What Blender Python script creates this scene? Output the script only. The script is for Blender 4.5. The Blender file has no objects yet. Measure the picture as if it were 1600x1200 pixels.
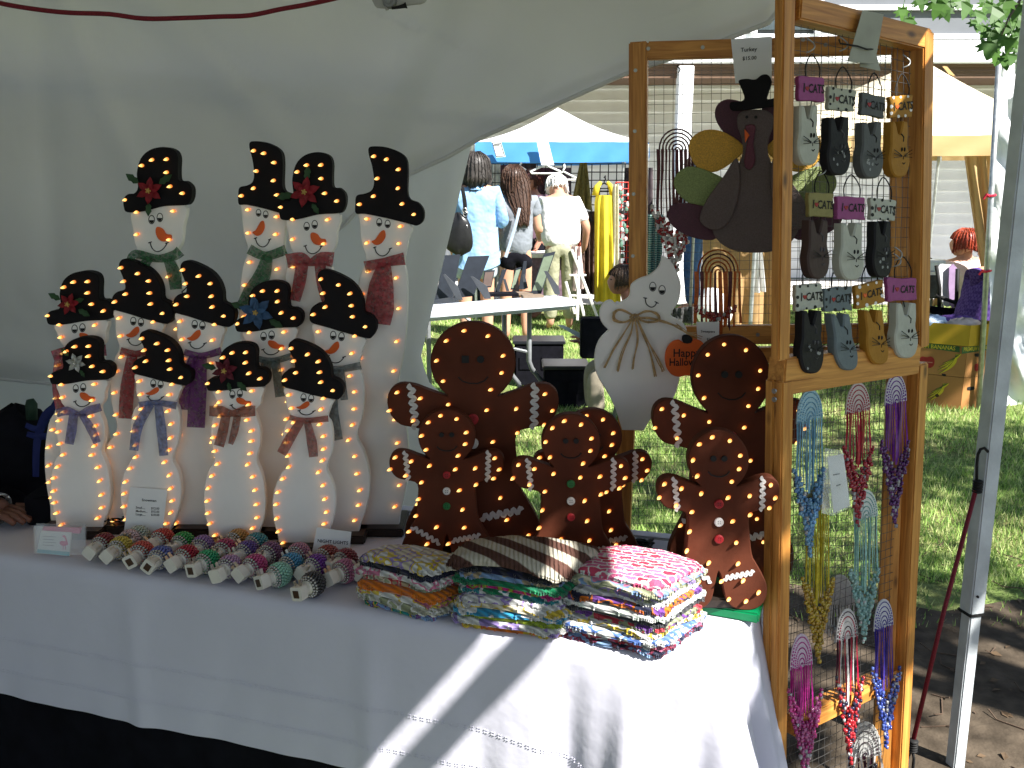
import bpy, bmesh, math, random
from mathutils import Vector, Matrix, Quaternion
random.seed(11)
R = math.radians
scene = bpy.context.scene
COL = scene.collection

# ------------------------------------------------------------------ camera, sky, sun, exposure
FPX = 1400.0; CAMH = 1.45; TILT = math.atan(320/1400)
cam = bpy.data.cameras.new("camera"); camo = bpy.data.objects.new("camera", cam); COL.objects.link(camo)
cam.sensor_width = 36; cam.lens = FPX/1600*36; cam.clip_start = .05; cam.clip_end = 400
camo.location = (0, 0, CAMH); camo.rotation_euler = (math.pi/2-TILT, 0, 0)
scene.camera = camo

SUN = Vector((.55, -.50, .75)).normalized()
world = bpy.data.worlds.new("World"); scene.world = world; world.use_nodes = True
wn = world.node_tree; sky = wn.nodes.new("ShaderNodeTexSky"); sky.sky_type = 'NISHITA'; sky.sun_disc = False
sky.sun_elevation = math.asin(SUN.z); sky.sun_rotation = math.atan2(SUN.x, SUN.y)
sky.air_density = 1.0; sky.dust_density = .6; sky.ozone_density = 1.0
wn.links.new(sky.outputs[0], wn.nodes["Background"].inputs[0]); wn.nodes["Background"].inputs[1].default_value = .05
sl = bpy.data.lights.new("sun", 'SUN'); sl.energy = 5.0; sl.angle = R(.53); sl.color = (1, .965, .91)
so = bpy.data.objects.new("sun", sl); COL.objects.link(so); so.rotation_euler = SUN.to_track_quat('Z', 'Y').to_euler()
scene.view_settings.view_transform = 'Standard'; scene.view_settings.look = 'None'
scene.view_settings.gamma = 1; scene.view_settings.exposure = 1.6
scene.render.engine = 'CYCLES'
scene.cycles.use_denoising = True
scene.cycles.max_bounces = 8; scene.cycles.transparent_max_bounces = 8
scene.cycles.sample_clamp_indirect = 4
scene.cycles.caustics_reflective = False; scene.cycles.caustics_refractive = False

# ------------------------------------------------------------------ materials
def lin(c):
    return tuple(c[:3])+(1,)
def M(name, col, rough=.6, var=.12, scale=25, bump=0, bscale=120, metal=0, spec=.3, transl=0, bdist=.004, emit=None, estr=0, sheen=0, map_scale=None):
    m = bpy.data.materials.new(name); m.use_nodes = True; t = m.node_tree; N = t.nodes; L = t.links
    b = N["Principled BSDF"]; b.inputs["Roughness"].default_value = rough; b.inputs["Metallic"].default_value = metal
    b.inputs["Specular IOR Level"].default_value = spec
    tc = N.new("ShaderNodeTexCoord"); src = tc.outputs["Object"]
    if map_scale:
        mp = N.new("ShaderNodeMapping"); mp.inputs["Scale"].default_value = map_scale; L.new(src, mp.inputs[0]); src = mp.outputs[0]
    nz = N.new("ShaderNodeTexNoise"); nz.inputs["Scale"].default_value = scale; nz.inputs["Detail"].default_value = 4
    L.new(src, nz.inputs["Vector"])
    mx = N.new("ShaderNodeMix"); mx.data_type = 'RGBA'
    mx.inputs[6].default_value = lin([c*(1-var) for c in col]); mx.inputs[7].default_value = lin([min(1, c*(1+var)) for c in col])
    rp = N.new("ShaderNodeMapRange"); rp.inputs[1].default_value = .3; rp.inputs[2].default_value = .7
    L.new(nz.outputs[0], rp.inputs[0]); L.new(rp.outputs[0], mx.inputs[0]); L.new(mx.outputs[2], b.inputs["Base Color"])
    if bump:
        nb = N.new("ShaderNodeTexNoise"); nb.inputs["Scale"].default_value = bscale; L.new(src, nb.inputs["Vector"])
        bp = N.new("ShaderNodeBump"); bp.inputs["Strength"].default_value = bump; bp.inputs["Distance"].default_value = bdist
        L.new(nb.outputs[0], bp.inputs["Height"]); L.new(bp.outputs[0], b.inputs["Normal"])
    if sheen: b.inputs["Sheen Weight"].default_value = sheen
    if emit:
        b.inputs["Emission Color"].default_value = lin(emit); b.inputs["Emission Strength"].default_value = estr
    if transl:
        tr = N.new("ShaderNodeBsdfTranslucent"); L.new(mx.outputs[2], tr.inputs[0])
        ms = N.new("ShaderNodeMixShader"); ms.inputs[0].default_value = transl
        L.new(b.outputs[0], ms.inputs[1]); L.new(tr.outputs[0], ms.inputs[2]); L.new(ms.outputs[0], N["Material Output"].inputs[0])
    return m
def yarn(name, cols, scale=30, rib=240):
    """knitted cotton: constant ramp of the yarn colours over stretched noise, ribbed bump"""
    m = M(name, cols[0], rough=.9, spec=.1, sheen=.3); t = m.node_tree; N = t.nodes; L = t.links; b = N["Principled BSDF"]
    tc = N.new("ShaderNodeTexCoord"); nz = N.new("ShaderNodeTexNoise"); nz.inputs["Scale"].default_value = scale; nz.inputs["Detail"].default_value = 1
    L.new(tc.outputs["Object"], nz.inputs["Vector"])
    cr = N.new("ShaderNodeValToRGB"); cr.color_ramp.interpolation = 'CONSTANT'
    n = len(cols); e = cr.color_ramp.elements
    e[0].position = 0; e[0].color = lin(cols[0])
    e[1].position = .38+.26/n; e[1].color = lin(cols[1 % n])
    for i in range(2, n):
        x = e.new(.38+.26*i/n); x.color = lin(cols[i])
    L.new(nz.outputs[0], cr.inputs[0])
    w = N.new("ShaderNodeTexWave"); w.inputs["Scale"].default_value = rib/6.28; w.inputs["Distortion"].default_value = 1.5; w.bands_direction = 'DIAGONAL'
    L.new(tc.outputs["Object"], w.inputs["Vector"])
    mx = N.new("ShaderNodeMix"); mx.data_type = 'RGBA'; mx.blend_type = 'MULTIPLY'; mx.inputs[0].default_value = .45
    L.new(cr.outputs[0], mx.inputs[6]); L.new(w.outputs["Color"], mx.inputs[7]); L.new(mx.outputs[2], b.inputs["Base Color"])
    bp = N.new("ShaderNodeBump"); bp.inputs["Strength"].default_value = .7; bp.inputs["Distance"].default_value = .003
    L.new(w.outputs["Fac"], bp.inputs["Height"]); L.new(bp.outputs[0], b.inputs["Normal"])
    return m
def stripes(name, c1, c2, scale, axis='X', dist=.6, rough=.9):
    m = M(name, c1, rough=rough, spec=.1); t = m.node_tree; N = t.nodes; L = t.links
    tc = N.new("ShaderNodeTexCoord"); w = N.new("ShaderNodeTexWave"); w.inputs["Scale"].default_value = scale; w.bands_direction = axis
    w.inputs["Distortion"].default_value = dist; L.new(tc.outputs["Object"], w.inputs["Vector"])
    cr = N.new("ShaderNodeValToRGB"); cr.color_ramp.elements[0].position = .42; cr.color_ramp.elements[1].position = .58
    cr.color_ramp.elements[0].color = lin(c1); cr.color_ramp.elements[1].color = lin(c2)
    L.new(w.outputs["Fac"], cr.inputs[0]); L.new(cr.outputs[0], N["Principled BSDF"].inputs["Base Color"])
    return m
def checks(name, c1, c2, scale):
    m = M(name, c1, rough=.9, spec=.1); t = m.node_tree; N = t.nodes; L = t.links
    tc = N.new("ShaderNodeTexCoord"); mp = N.new("ShaderNodeMapping"); mp.inputs["Rotation"].default_value = (0, 0, .4)
    w = N.new("ShaderNodeTexChecker"); w.inputs["Scale"].default_value = scale; L.new(tc.outputs["Object"], mp.inputs[0]); L.new(mp.outputs[0], w.inputs["Vector"])
    w.inputs["Color1"].default_value = lin(c1); w.inputs["Color2"].default_value = lin(c2)
    L.new(w.outputs[0], N["Principled BSDF"].inputs["Base Color"]); return m
def wood(name, c1, c2, rough=.45):
    m = M(name, c1, rough=rough, spec=.4); t = m.node_tree; N = t.nodes; L = t.links; b = N["Principled BSDF"]
    tc = N.new("ShaderNodeTexCoord"); mp = N.new("ShaderNodeMapping"); mp.inputs["Scale"].default_value = (60, 60, 4)
    oi = N.new("ShaderNodeObjectInfo"); ad = N.new("ShaderNodeVectorMath"); L.new(tc.outputs["Object"], ad.inputs[0]); L.new(oi.outputs["Random"], ad.inputs[1])
    nz = N.new("ShaderNodeTexNoise"); nz.inputs["Scale"].default_value = 1.6; nz.inputs["Detail"].default_value = 5; nz.inputs["Distortion"].default_value = 1.2
    L.new(ad.outputs[0], mp.inputs[0]); L.new(mp.outputs[0], nz.inputs["Vector"])
    cr = N.new("ShaderNodeValToRGB"); cr.color_ramp.elements[0].position = .35; cr.color_ramp.elements[1].position = .68
    cr.color_ramp.elements[0].color = lin(c2); cr.color_ramp.elements[1].color = lin(c1)
    L.new(nz.outputs[0], cr.inputs[0])
    # knots
    vo = N.new("ShaderNodeTexVoronoi"); vo.inputs["Scale"].default_value = 1; mk = N.new("ShaderNodeMapping"); mk.inputs["Scale"].default_value = (22, 22, 9)
    L.new(ad.outputs[0], mk.inputs[0]); L.new(mk.outputs[0], vo.inputs["Vector"])
    kr = N.new("ShaderNodeMapRange"); kr.inputs[1].default_value = .06; kr.inputs[2].default_value = .16; L.new(vo.outputs["Distance"], kr.inputs[0])
    mx = N.new("ShaderNodeMix"); mx.data_type = 'RGBA'; mx.inputs[6].default_value = lin([c*.35 for c in c2])
    L.new(kr.outputs[0], mx.inputs[0]); L.new(cr.outputs[0], mx.inputs[7]); L.new(mx.outputs[2], b.inputs["Base Color"])
    bp = N.new("ShaderNodeBump"); bp.inputs["Strength"].default_value = .25; bp.inputs["Distance"].default_value = .001
    L.new(nz.outputs[0], bp.inputs["Height"]); L.new(bp.outputs[0], b.inputs["Normal"])
    return m
def glitter(name, col):
    m = M(name, col, rough=.45, var=.25, scale=400, bump=.5, bscale=900, spec=.6); return m

mt = {}
mt['white'] = M("white_paint", (.82, .80, .77), rough=.5, var=.05, scale=9, bump=.25, bscale=45, bdist=.002)
mt['black'] = M("black_paint", (.006, .0055, .007), rough=.7, var=.25, scale=20, bump=.1, spec=.15)
mt['ink'] = M("black_ink", (.01, .01, .01), rough=.7)
mt['orange'] = M("orange_paint", (.72, .12, .02), rough=.5, var=.12)
mt['ginger'] = M("gingerbread_paint", (.085, .024, .012), rough=.7, spec=.12, var=.32, scale=7, bump=.12, bscale=90)
mt['rick'] = M("white_trim", (.62, .60, .58), rough=.85, bump=.3, bscale=500)
mt['darkbase'] = M("dark_stained_wood", (.025, .018, .014), rough=.4, var=.3)
mt['red'] = M("red_satin", (.30, .015, .02), rough=.5, var=.25, scale=120)
mt['green'] = M("green_button", (.02, .14, .04), rough=.4)
mt['leaf'] = M("silk_leaf", (.03, .075, .03), rough=.6, var=.3, transl=.15)
mt['pine'] = wood("stained_pine", (.66, .31, .07), (.40, .155, .03))
mt['wire'] = M("galvanised_wire", (.10, .095, .09), rough=.45, metal=.6)
mt['screw'] = M("screw_steel", (.35, .34, .32), rough=.35, metal=.9)
mt['paper'] = M("card_paper", (.78, .78, .77), rough=.7, var=.03)
def clear_mat(name, col, solid, rough=.12):
    """thin clear film: mostly see-through with a glossy coat"""
    m = M(name, col, rough=rough, spec=.6); t = m.node_tree; N = t.nodes; L = t.links
    tr = N.new("ShaderNodeBsdfTransparent"); ms = N.new("ShaderNodeMixShader"); ms.inputs[0].default_value = solid
    L.new(tr.outputs[0], ms.inputs[1]); L.new(N["Principled BSDF"].outputs[0], ms.inputs[2]); L.new(ms.outputs[0], N["Material Output"].inputs[0]); return m
mt['plastic'] = clear_mat("clear_plastic", (.8, .85, .88), .22)
mt['cloth'] = M("white_linen", (.65, .645, .735), rough=.85, var=.04, scale=5, bump=.30, bscale=28, bdist=.005, spec=.15, transl=.12)
mt['tarp'] = M("tent_polyester", (.80, .80, .80), rough=.8, var=.05, scale=1.6, bump=.5, bscale=9, bdist=.012, spec=.2, transl=.2)
mt['roof'] = M("tent_roof_fabric", (.66, .66, .66), rough=.8, var=.03, scale=2, transl=.015)
mt['blackcloth'] = M("black_fabric", (.006, .006, .009), rough=.9, var=.3, spec=.08)
mt['navy'] = M("navy_strap", (.010, .018, .11), rough=.7)
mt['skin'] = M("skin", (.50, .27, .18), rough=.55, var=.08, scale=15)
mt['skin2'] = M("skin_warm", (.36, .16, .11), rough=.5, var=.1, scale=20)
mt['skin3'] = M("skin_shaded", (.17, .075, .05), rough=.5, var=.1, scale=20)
mt['steel'] = M("grey_steel", (.20, .21, .22), rough=.4, metal=.3)
mt['polepaint'] = M("pole_enamel", (.52, .56, .58), rough=.4, var=.16, scale=14, bump=.15)
mt['chrome'] = M("galvanised_pole", (.42, .44, .44), rough=.35, metal=.6, var=.25, scale=30)
mt['prong'] = M("brass_prong", (.6, .55, .45), rough=.3, metal=.9)
mt['ivory'] = M("ivory_plastic", (.66, .63, .56), rough=.35, var=.04)
mt['silverbead'] = M("silver_bead", (.5, .49, .46), rough=.25, metal=.7)
mt['window'] = M("dark_window", (.06, .03, .015), rough=.3)
mt['redcord'] = M("red_bungee", (.17, .010, .02), rough=.6, var=.3, scale=300)

# bulb: warm glass, deep orange at the socket, pale at the tip (local z runs from socket to tip)
def bulb_mat():
    m = bpy.data.materials.new("lit_mini_bulb"); m.use_nodes = True; t = m.node_tree; N = t.nodes; L = t.links
    b = N["Principled BSDF"]; tc = N.new("ShaderNodeTexCoord"); sp = N.new("ShaderNodeSeparateXYZ"); L.new(tc.outputs["Object"], sp.inputs[0])
    mr = N.new("ShaderNodeMapRange"); mr.inputs[1].default_value = 0; mr.inputs[2].default_value = .010; L.new(sp.outputs[2], mr.inputs[0])
    cr = N.new("ShaderNodeValToRGB"); e = cr.color_ramp.elements
    e[0].position = .05; e[0].color = (.75, .13, .01, 1); e[1].position = .8; e[1].color = (1, .56, .16, 1)
    x = e.new(.35); x.color = (1, .30, .04, 1)
    L.new(mr.outputs[0], cr.inputs[0]); L.new(cr.outputs[0], b.inputs["Emission Color"])
    st = N.new("ShaderNodeMapRange"); st.inputs[1].default_value = .1; st.inputs[2].default_value = .8; st.inputs[3].default_value = .22; st.inputs[4].default_value = .85
    L.new(mr.outputs[0], st.inputs[0]); L.new(st.outputs[0], b.inputs["Emission Strength"])
    b.inputs["Base Color"].default_value = (.6, .25, .08, 1)
    return m
mt['bulb'] = bulb_mat()

# ------------------------------------------------------------------ camera helpers (points in the place under a photo pixel)
s_, c_ = math.sin(TILT), math.cos(TILT)
CAMP = Vector((0, 0, CAMH))
def ray(px, py):
    a = (px-800)/FPX; b = -(py-600)/FPX
    return Vector((a, c_+b*s_, -s_+b*c_))
def onz(px, py, z=0.0):
    d = ray(px, py); t = (z-CAMH)/d.z; return CAMP+d*t
def aty(px, py, y):
    d = ray(px, py); return CAMP+d*(y/d.y)
class Plane:
    def __init__(s, o, n, v=None):
        s.o = Vector(o); s.n = Vector(n).normalized()
        if s.n.dot(CAMP-s.o) < 0: s.n = -s.n
        v = Vector(v) if v else Vector((0, 0, 1)); s.v = (v-s.n*v.dot(s.n)).normalized(); s.u = s.v.cross(s.n).normalized()
    def at(s, px, py, off=0):
        d = ray(px, py); o = s.o+s.n*off
        return CAMP+d*((o-CAMP).dot(s.n)/d.dot(s.n))
def YP(y): return Plane((0, y, 0), (0, -1, 0))

# ------------------------------------------------------------------ objects
WLOC = {}
def tag(o, label=None, cat=None, group=None, kind=None):
    if label: o['label'] = label
    if cat: o['category'] = cat
    if group: o['group'] = group
    if kind: o['kind'] = kind
    return o
def thing(name, label, cat, loc=(0, 0, 0), group=None):
    o = bpy.data.objects.new(name, None); o.empty_display_size = .05; COL.objects.link(o); o.location = loc; WLOC[o] = Vector(loc)
    return tag(o, label, cat, group)
def wl(o): return WLOC.get(o, Vector((0, 0, 0)))
def place(name, mesh, parent=None, loc=None, rot=None):
    """link an object for a mesh given in its own local frame at world loc"""
    o = bpy.data.objects.new(name, mesh); COL.objects.link(o)
    loc = Vector(loc if loc is not None else (0, 0, 0)); WLOC[o] = loc
    if parent: o.parent = parent; o.location = loc-wl(parent)
    else: o.location = loc
    if rot is not None:
        o.rotation_mode = 'QUATERNION'; o.rotation_quaternion = rot
    return o
class MB:
    def __init__(s): s.v = []; s.f = []; s.m = []
    def add(s, vs, fs, m=0):
        k = len(s.v); s.v += [tuple(v) for v in vs]; s.f += [tuple(i+k for i in f) for f in fs]; s.m += [m]*len(fs)
    def box(s, c, h, ax=None, m=0):
        c = Vector(c); ax = ax or (Vector((1, 0, 0)), Vector((0, 1, 0)), Vector((0, 0, 1)))
        vs = [c+ax[0]*(h[0]*i)+ax[1]*(h[1]*j)+ax[2]*(h[2]*k) for i in (-1, 1) for j in (-1, 1) for k in (-1, 1)]
        s.add(vs, [(0, 1, 3, 2), (4, 6, 7, 5), (0, 4, 5, 1), (2, 3, 7, 6), (0, 2, 6, 4), (1, 5, 7, 3)], m)
    def tube(s, pts, r, n=6, m=0, caps=True):
        pts = [Vector(p) for p in pts]; k = len(pts); rr = r if isinstance(r, (list, tuple)) else [r]*k
        vs = []; up = None
        for i, p in enumerate(pts):
            t = (pts[min(i+1, k-1)]-pts[max(i-1, 0)])
            t = t.normalized() if t.length > 1e-9 else Vector((0, 0, 1))
            if up is None: up = t.orthogonal().normalized()
            else:
                up = up-t*up.dot(t); up = up.normalized() if up.length > 1e-6 else t.orthogonal().normalized()
            w = t.cross(up)
            vs += [p+(up*math.cos(2*math.pi*j/n)+w*math.sin(2*math.pi*j/n))*rr[i] for j in range(n)]
        fs = [(i*n+j, i*n+(j+1) % n, (i+1)*n+(j+1) % n, (i+1)*n+j) for i in range(k-1) for j in range(n)]
        if caps: fs += [tuple(range(n))[::-1], tuple((k-1)*n+j for j in range(n))]
        s.add(vs, fs, m)
    def ell(s, c, r, n=8, k=6, ax=None, m=0):
        c = Vector(c); ax = ax or (Vector((1, 0, 0)), Vector((0, 1, 0)), Vector((0, 0, 1)))
        if not isinstance(r, (list, tuple)): r = (r, r, r)
        vs = [c+ax[2]*r[2]]
        for i in range(1, k):
            a = math.pi*i/k
            for j in range(n):
                b = 2*math.pi*j/n; vs.append(c+ax[0]*(r[0]*math.sin(a)*math.cos(b))+ax[1]*(r[1]*math.sin(a)*math.sin(b))+ax[2]*(r[2]*math.cos(a)))
        vs.append(c-ax[2]*r[2]); e = len(vs)-1
        fs = [(0, 1+j, 1+(j+1) % n) for j in range(n)]
        for i in range(k-2):
            fs += [(1+i*n+j, 1+(i+1)*n+j, 1+(i+1)*n+(j+1) % n, 1+i*n+(j+1) % n) for j in range(n)]
        fs += [(e, 1+(k-2)*n+(j+1) % n, 1+(k-2)*n+j) for j in range(n)]
        s.add(vs, fs, m)
    def bead(s, c, r, m=0):
        c = Vector(c); a = [Vector(d)*r for d in ((1, 0, 0), (0, 1, 0), (-1, 0, 0), (0, -1, 0))]
        h = r*.62; q = r*.78
        vs = [c+Vector((0, 0, r))]+[c+Vector((q*math.cos(math.pi*j/3), q*math.sin(math.pi*j/3), h)) for j in range(6)] + \
             [c+Vector((q*math.cos(math.pi*j/3), q*math.sin(math.pi*j/3), -h)) for j in range(6)]+[c-Vector((0, 0, r))]
        fs = [(0, 1+j, 1+(j+1) % 6) for j in range(6)]+[(1+j, 7+j, 7+(j+1) % 6, 1+(j+1) % 6) for j in range(6)]+[(13, 7+(j+1) % 6, 7+j) for j in range(6)]
        s.add(vs, fs, m)
    def grid(s, rows, m=0, close=False):
        """rows of points -> quads"""
        n = len(rows[0]); vs = [p for r in rows for p in r]
        w = n if close else n-1
        s.add(vs, [(i*n+j, i*n+(j+1) % n, (i+1)*n+(j+1) % n, (i+1)*n+j) for i in range(len(rows)-1) for j in range(w)], m)
    def mesh(s, name, mats, loc=(0, 0, 0), smooth=False, bevel=0):
        L = Vector(loc); me = bpy.data.meshes.new(name)
        me.from_pydata([Vector(v)-L for v in s.v], [], s.f)
        for x in (mats if isinstance(mats, (list, tuple)) else [mats]): me.materials.append(x)
        if max(s.m, default=0): me.polygons.foreach_set("material_index", s.m)
        if bevel or True:
            bm = bmesh.new(); bm.from_mesh(me)
            if bevel: bmesh.ops.bevel(bm, geom=[e for e in bm.edges if e.calc_face_angle(0) > .6], offset=bevel, segments=2, affect='EDGES', clamp_overlap=True)
            bmesh.ops.recalc_face_normals(bm, faces=bm.faces); bm.to_mesh(me); bm.free()
        if smooth: me.polygons.foreach_set("use_smooth", [True]*len(me.polygons))
        return me
    def build(s, name, mats, parent=None, loc=None, smooth=False, bevel=0):
        if loc is None: loc = wl(parent) if parent else (0, 0, 0)
        return place(name, s.mesh(name, mats, loc, smooth, bevel), parent, loc)
def crom(pts, n=4, closed=True):
    """Catmull-Rom through 2D/3D points; a point given as (x, y, 'c') stays a sharp corner"""
    P = [Vector(p[:2]) if (len(p) > 2 and p[2] == 'c') else Vector(p) for p in pts]; C = [len(p) > 2 and p[2] == 'c' for p in pts]
    k = len(P); out = []
    for i in range(k if closed else k-1):
        p1, p2 = P[i], P[(i+1) % k]
        p0 = P[(i-1) % k] if (closed or i > 0) else p1; p3 = P[(i+2) % k] if (closed or i+2 < k) else p2
        if C[i]: p0 = p1
        if C[(i+1) % k]: p3 = p2
        for j in range(n):
            t = j/n
            out.append(.5*((2*p1)+(p2-p0)*t+(2*p0-5*p1+4*p2-p3)*t*t+(3*p1-p0-3*p2+p3)*t**3))
    if not closed: out.append(P[-1])
    return out
def cut(name, outline, plane, off, th, mat, parent=None, bev=.0015, smooth=4, loc=None, mb=None, m=0):
    """a sawn board: outline in photo pixels put on a plane in the place, sawn with a real thickness th"""
    pts = crom(outline, smooth) if smooth else [Vector(p[:2]) for p in outline]
    W = [plane.at(p[0], p[1], off+th) for p in pts]
    o = plane.o; uv = [((w-o).dot(plane.u), (w-o).dot(plane.v)) for w in W]
    n = len(W); area = sum(uv[i][0]*uv[(i+1) % n][1]-uv[(i+1) % n][0]*uv[i][1] for i in range(n))
    if area < 0: W.reverse(); uv.reverse()
    ins = []
    for i in range(n):
        a, b = Vector(uv[i-1]), Vector(uv[(i+1) % n]); d = b-a
        if d.length < 1e-9: ins.append(W[i]-plane.n*0); continue
        d.normalize(); ins.append(W[i]-(plane.u*d.y-plane.v*d.x)*bev)
    own = mb is None; mb = mb or MB()
    back = [w-plane.n*th for w in W]; mid = [w-plane.n*min(bev, th*.4) for w in W]
    vs = back+mid+ins
    fs = [(i, (i+1) % n, n+(i+1) % n, n+i) for i in range(n)]+[(n+i, n+(i+1) % n, 2*n+(i+1) % n, 2*n+i) for i in range(n)]
    fs += [tuple(range(2*n, 3*n)), tuple(range(n))[::-1]]
    mb.add(vs, fs, m)
    if own: return mb.build(name, mat, parent, loc=loc)
def bar(name, a, b, w, d, mat, parent, up=(0, 0, 1), bevel=.0025):
    """a length of squared timber from a to b; own local z runs along it so that the grain does too"""
    a = Vector(a); b = Vector(b); z = (b-a).normalized(); up = Vector(up); x = (up-z*up.dot(z)).normalized(); y = z.cross(x)
    q = Matrix((x, y, z)).transposed().to_quaternion()
    m = MB(); m.box((0, 0, 0), (w/2, d/2, (b-a).length/2))
    return place(name, m.mesh(name, mat, bevel=bevel), parent, (a+b)/2, q)
TXT = {}
def textmesh(s, align='CENTER', bold=0):
    k = (s, align, bold)
    if k not in TXT:
        cu = bpy.data.curves.new("lettering", 'FONT'); cu.body = s; cu.align_x = align; cu.align_y = 'CENTER'; cu.resolution_u = 2; cu.offset = bold
        o = bpy.data.objects.new("lettering", cu); COL.objects.link(o)
        me = bpy.data.meshes.new_from_object(o.evaluated_get(bpy.context.evaluated_depsgraph_get()))
        bpy.data.objects.remove(o); bpy.data.curves.remove(cu); TXT[k] = me
    return TXT[k]
def text(s, plane, px, py, h, mat, parent, off=.001, align='CENTER', name="lettering", sx=1, rot=0, bold=.012):
    """flat print: letters of height h metres lying on the plane"""
    me = textmesh(s, align, bold).copy(); me.materials.clear(); me.materials.append(mat)
    p = plane.at(px, py, off); k = h/.7; cr, sr = math.cos(rot), math.sin(rot)
    L = wl(parent)
    for v in me.vertices:
        x, y = v.co.x*k*sx, v.co.y*k; x, y = x*cr-y*sr, x*sr+y*cr
        v.co = p+plane.u*x+plane.v*y-L
    return place(name, me, parent, L)

# ------------------------------------------------------------------ ground
def ground_mat():
    m = bpy.data.materials.new("lawn_soil"); m.use_nodes = True; t = m.node_tree; N = t.nodes; L = t.links; b = N["Principled BSDF"]
    b.inputs["Roughness"].default_value = .95; b.inputs["Specular IOR Level"].default_value = .1
    tc = N.new("ShaderNodeTexCoord")
    def nz(sc, d=5):
        n = N.new("ShaderNodeTexNoise"); n.inputs["Scale"].default_value = sc; n.inputs["Detail"].default_value = d; L.new(tc.outputs["Object"], n.inputs["Vector"]); return n
    def ramp(src, stops):
        r = N.new("ShaderNodeValToRGB"); e = r.color_ramp.elements
        for i, (p, c) in enumerate(stops):
            x = e[i] if i < 2 else e.new(p)
            x.position = p; x.color = lin(c)
        L.new(src, r.inputs[0]); return r
    g = ramp(nz(38).outputs[0], [(.3, (.08, .12, .03)), (.7, (.24, .30, .10)), (.5, (.15, .21, .06))])
    p = ramp(nz(1.3).outputs[0], [(.45, (0, 0, 0)), (.62, (1, 1, 1))])
    dry = ramp(nz(60).outputs[0], [(.3, (.12, .11, .05)), (.7, (.27, .25, .11))])
    mx = N.new("ShaderNodeMix"); mx.data_type = 'RGBA'; L.new(p.outputs[0], mx.inputs[0]); L.new(g.outputs[0], mx.inputs[6]); L.new(dry.outputs[0], mx.inputs[7])
    L.new(mx.outputs[2], b.inputs["Base Color"])
    bp = N.new("ShaderNodeBump"); bp.inputs["Strength"].default_value = .8; bp.inputs["Distance"].default_value = .03; L.new(nz(45).outputs[0], bp.inputs["Height"]); L.new(bp.outputs[0], b.inputs["Normal"])
    return m
g = MB(); S = 150
g.add([(-S, -S, 0), (S, -S, 0), (S, S, 0), (-S, S, 0)], [(0, 1, 2, 3)])
tag(g.build("ground", ground_mat()), kind='structure')
def dirt_mat():
    m = M("bare_earth", (.072, .056, .040), rough=.95, var=.45, scale=14, bump=.9, bscale=60, spec=.1); return m
pv = MB(); pv.add([(-9, -14, .004), (9, -14, .004), (9, .55, .004), (-9, .55, .004)], [(0, 1, 2, 3)])
tag(pv.build("added_path", M("grey_bounce_asphalt", (.06, .063, .07), rough=.9, var=.25, scale=6, bump=.4, bscale=80)), kind='structure')  # added out of view behind the camera to grey the bounced light
d = MB(); ring = []
for i in range(40):
    a = 2*math.pi*i/40; r = 1+.12*math.sin(3*a+1)+.07*math.sin(7*a)+.05*math.sin(11*a+2)
    ring.append((1.25+1.75*r*math.cos(a), 1.75+1.32*r*math.sin(a), .008))
d.add([(1.25, 1.75, .010)]+ring, [(0, 1+i, 1+(i+1) % 40) for i in range(40)])
tag(d.build("bare_earth", dirt_mat()), kind='structure')
def in_dirt(x, y):
    return ((x-1.25)/1.75)**2+((y-1.75)/1.32)**2 < 1
# twigs, dead leaves and clods lying on the earth
db = MB(); rnd = random.Random(3)
for i in range(420):
    x = rnd.uniform(.5, 3.2); y = rnd.uniform(1.6, 3.4); a = rnd.uniform(0, 6.3); l = rnd.uniform(.006, .020)
    u = Vector((math.cos(a), math.sin(a), 0)); w = Vector((-u.y, u.x, 0)); c = Vector((x, y, .012))
    if i % 3: db.add([c-u*l, c+w*l*.5+Vector((0, 0, l*.3)), c+u*l, c-w*l*.5], [(0, 1, 2, 3)], i % 2)
    else: db.tube([c-u*l*3, c+u*l*2+w*l, c+u*l*4+Vector((0, 0, .01))], .002, 4, 1)
tag(db.build("leaf_litter", [M("dead_leaf", (.095, .062, .035), rough=.9, var=.4), M("twig", (.09, .06, .04), rough=.9)]), kind='stuff')
wk = MB(); wk.add([(-8, 10.55, .004), (14, 10.55, .004), (14, 13.4, .004), (-8, 13.4, .004)], [(0, 1, 2, 3)])
tag(wk.build("added_bounce_strip", M("pale_bounce_concrete", (.46, .45, .43), rough=.9, var=.12, scale=3)), kind='structure')  # added pale strip that bounces neutral light up onto the siding
# grass blades
gb = MB(); rnd = random.Random(5)
for i in range(150000):
    y = 2.7+9*rnd.random()**1.25; x = y*rnd.uniform(-.17, .64)
    if y > 10.5 or in_dirt(x, y) and rnd.random() > .05: continue
    if math.sin(x*2.1+1)*math.sin(y*1.7)+.3*math.sin(x*5+y*4) < -.55 and rnd.random() > .3: continue
    h = rnd.uniform(.014, .045)*(1 if rnd.random() < .97 else 2.0); w = rnd.uniform(.0013, .0030)*(.6+y/7); a = rnd.uniform(0, 6.3)
    u = Vector((math.cos(a)*w, math.sin(a)*w, 0)); t = Vector((rnd.uniform(-.6, .6)*h, rnd.uniform(-.6, .6)*h, h)); c = Vector((x, y, 0))
    gb.add([c-u, c+u, c+t*.55+u*.6, c+t], [(0, 1, 2, 3)], 0 if rnd.random() < .5 else (1 if rnd.random() < .7 else 2))
gm = [M("grass_blade", (.30, .46, .11), rough=.6, var=.3, scale=2, transl=.3), M("pale_grass_blade", (.52, .58, .25), rough=.6, var=.25, scale=2, transl=.3), M("dark_grass_blade", (.10, .21, .05), rough=.6, var=.3, scale=2, transl=.3)]
me = gb.mesh("grass", gm); tag(place("grass", me), kind='stuff')

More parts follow.
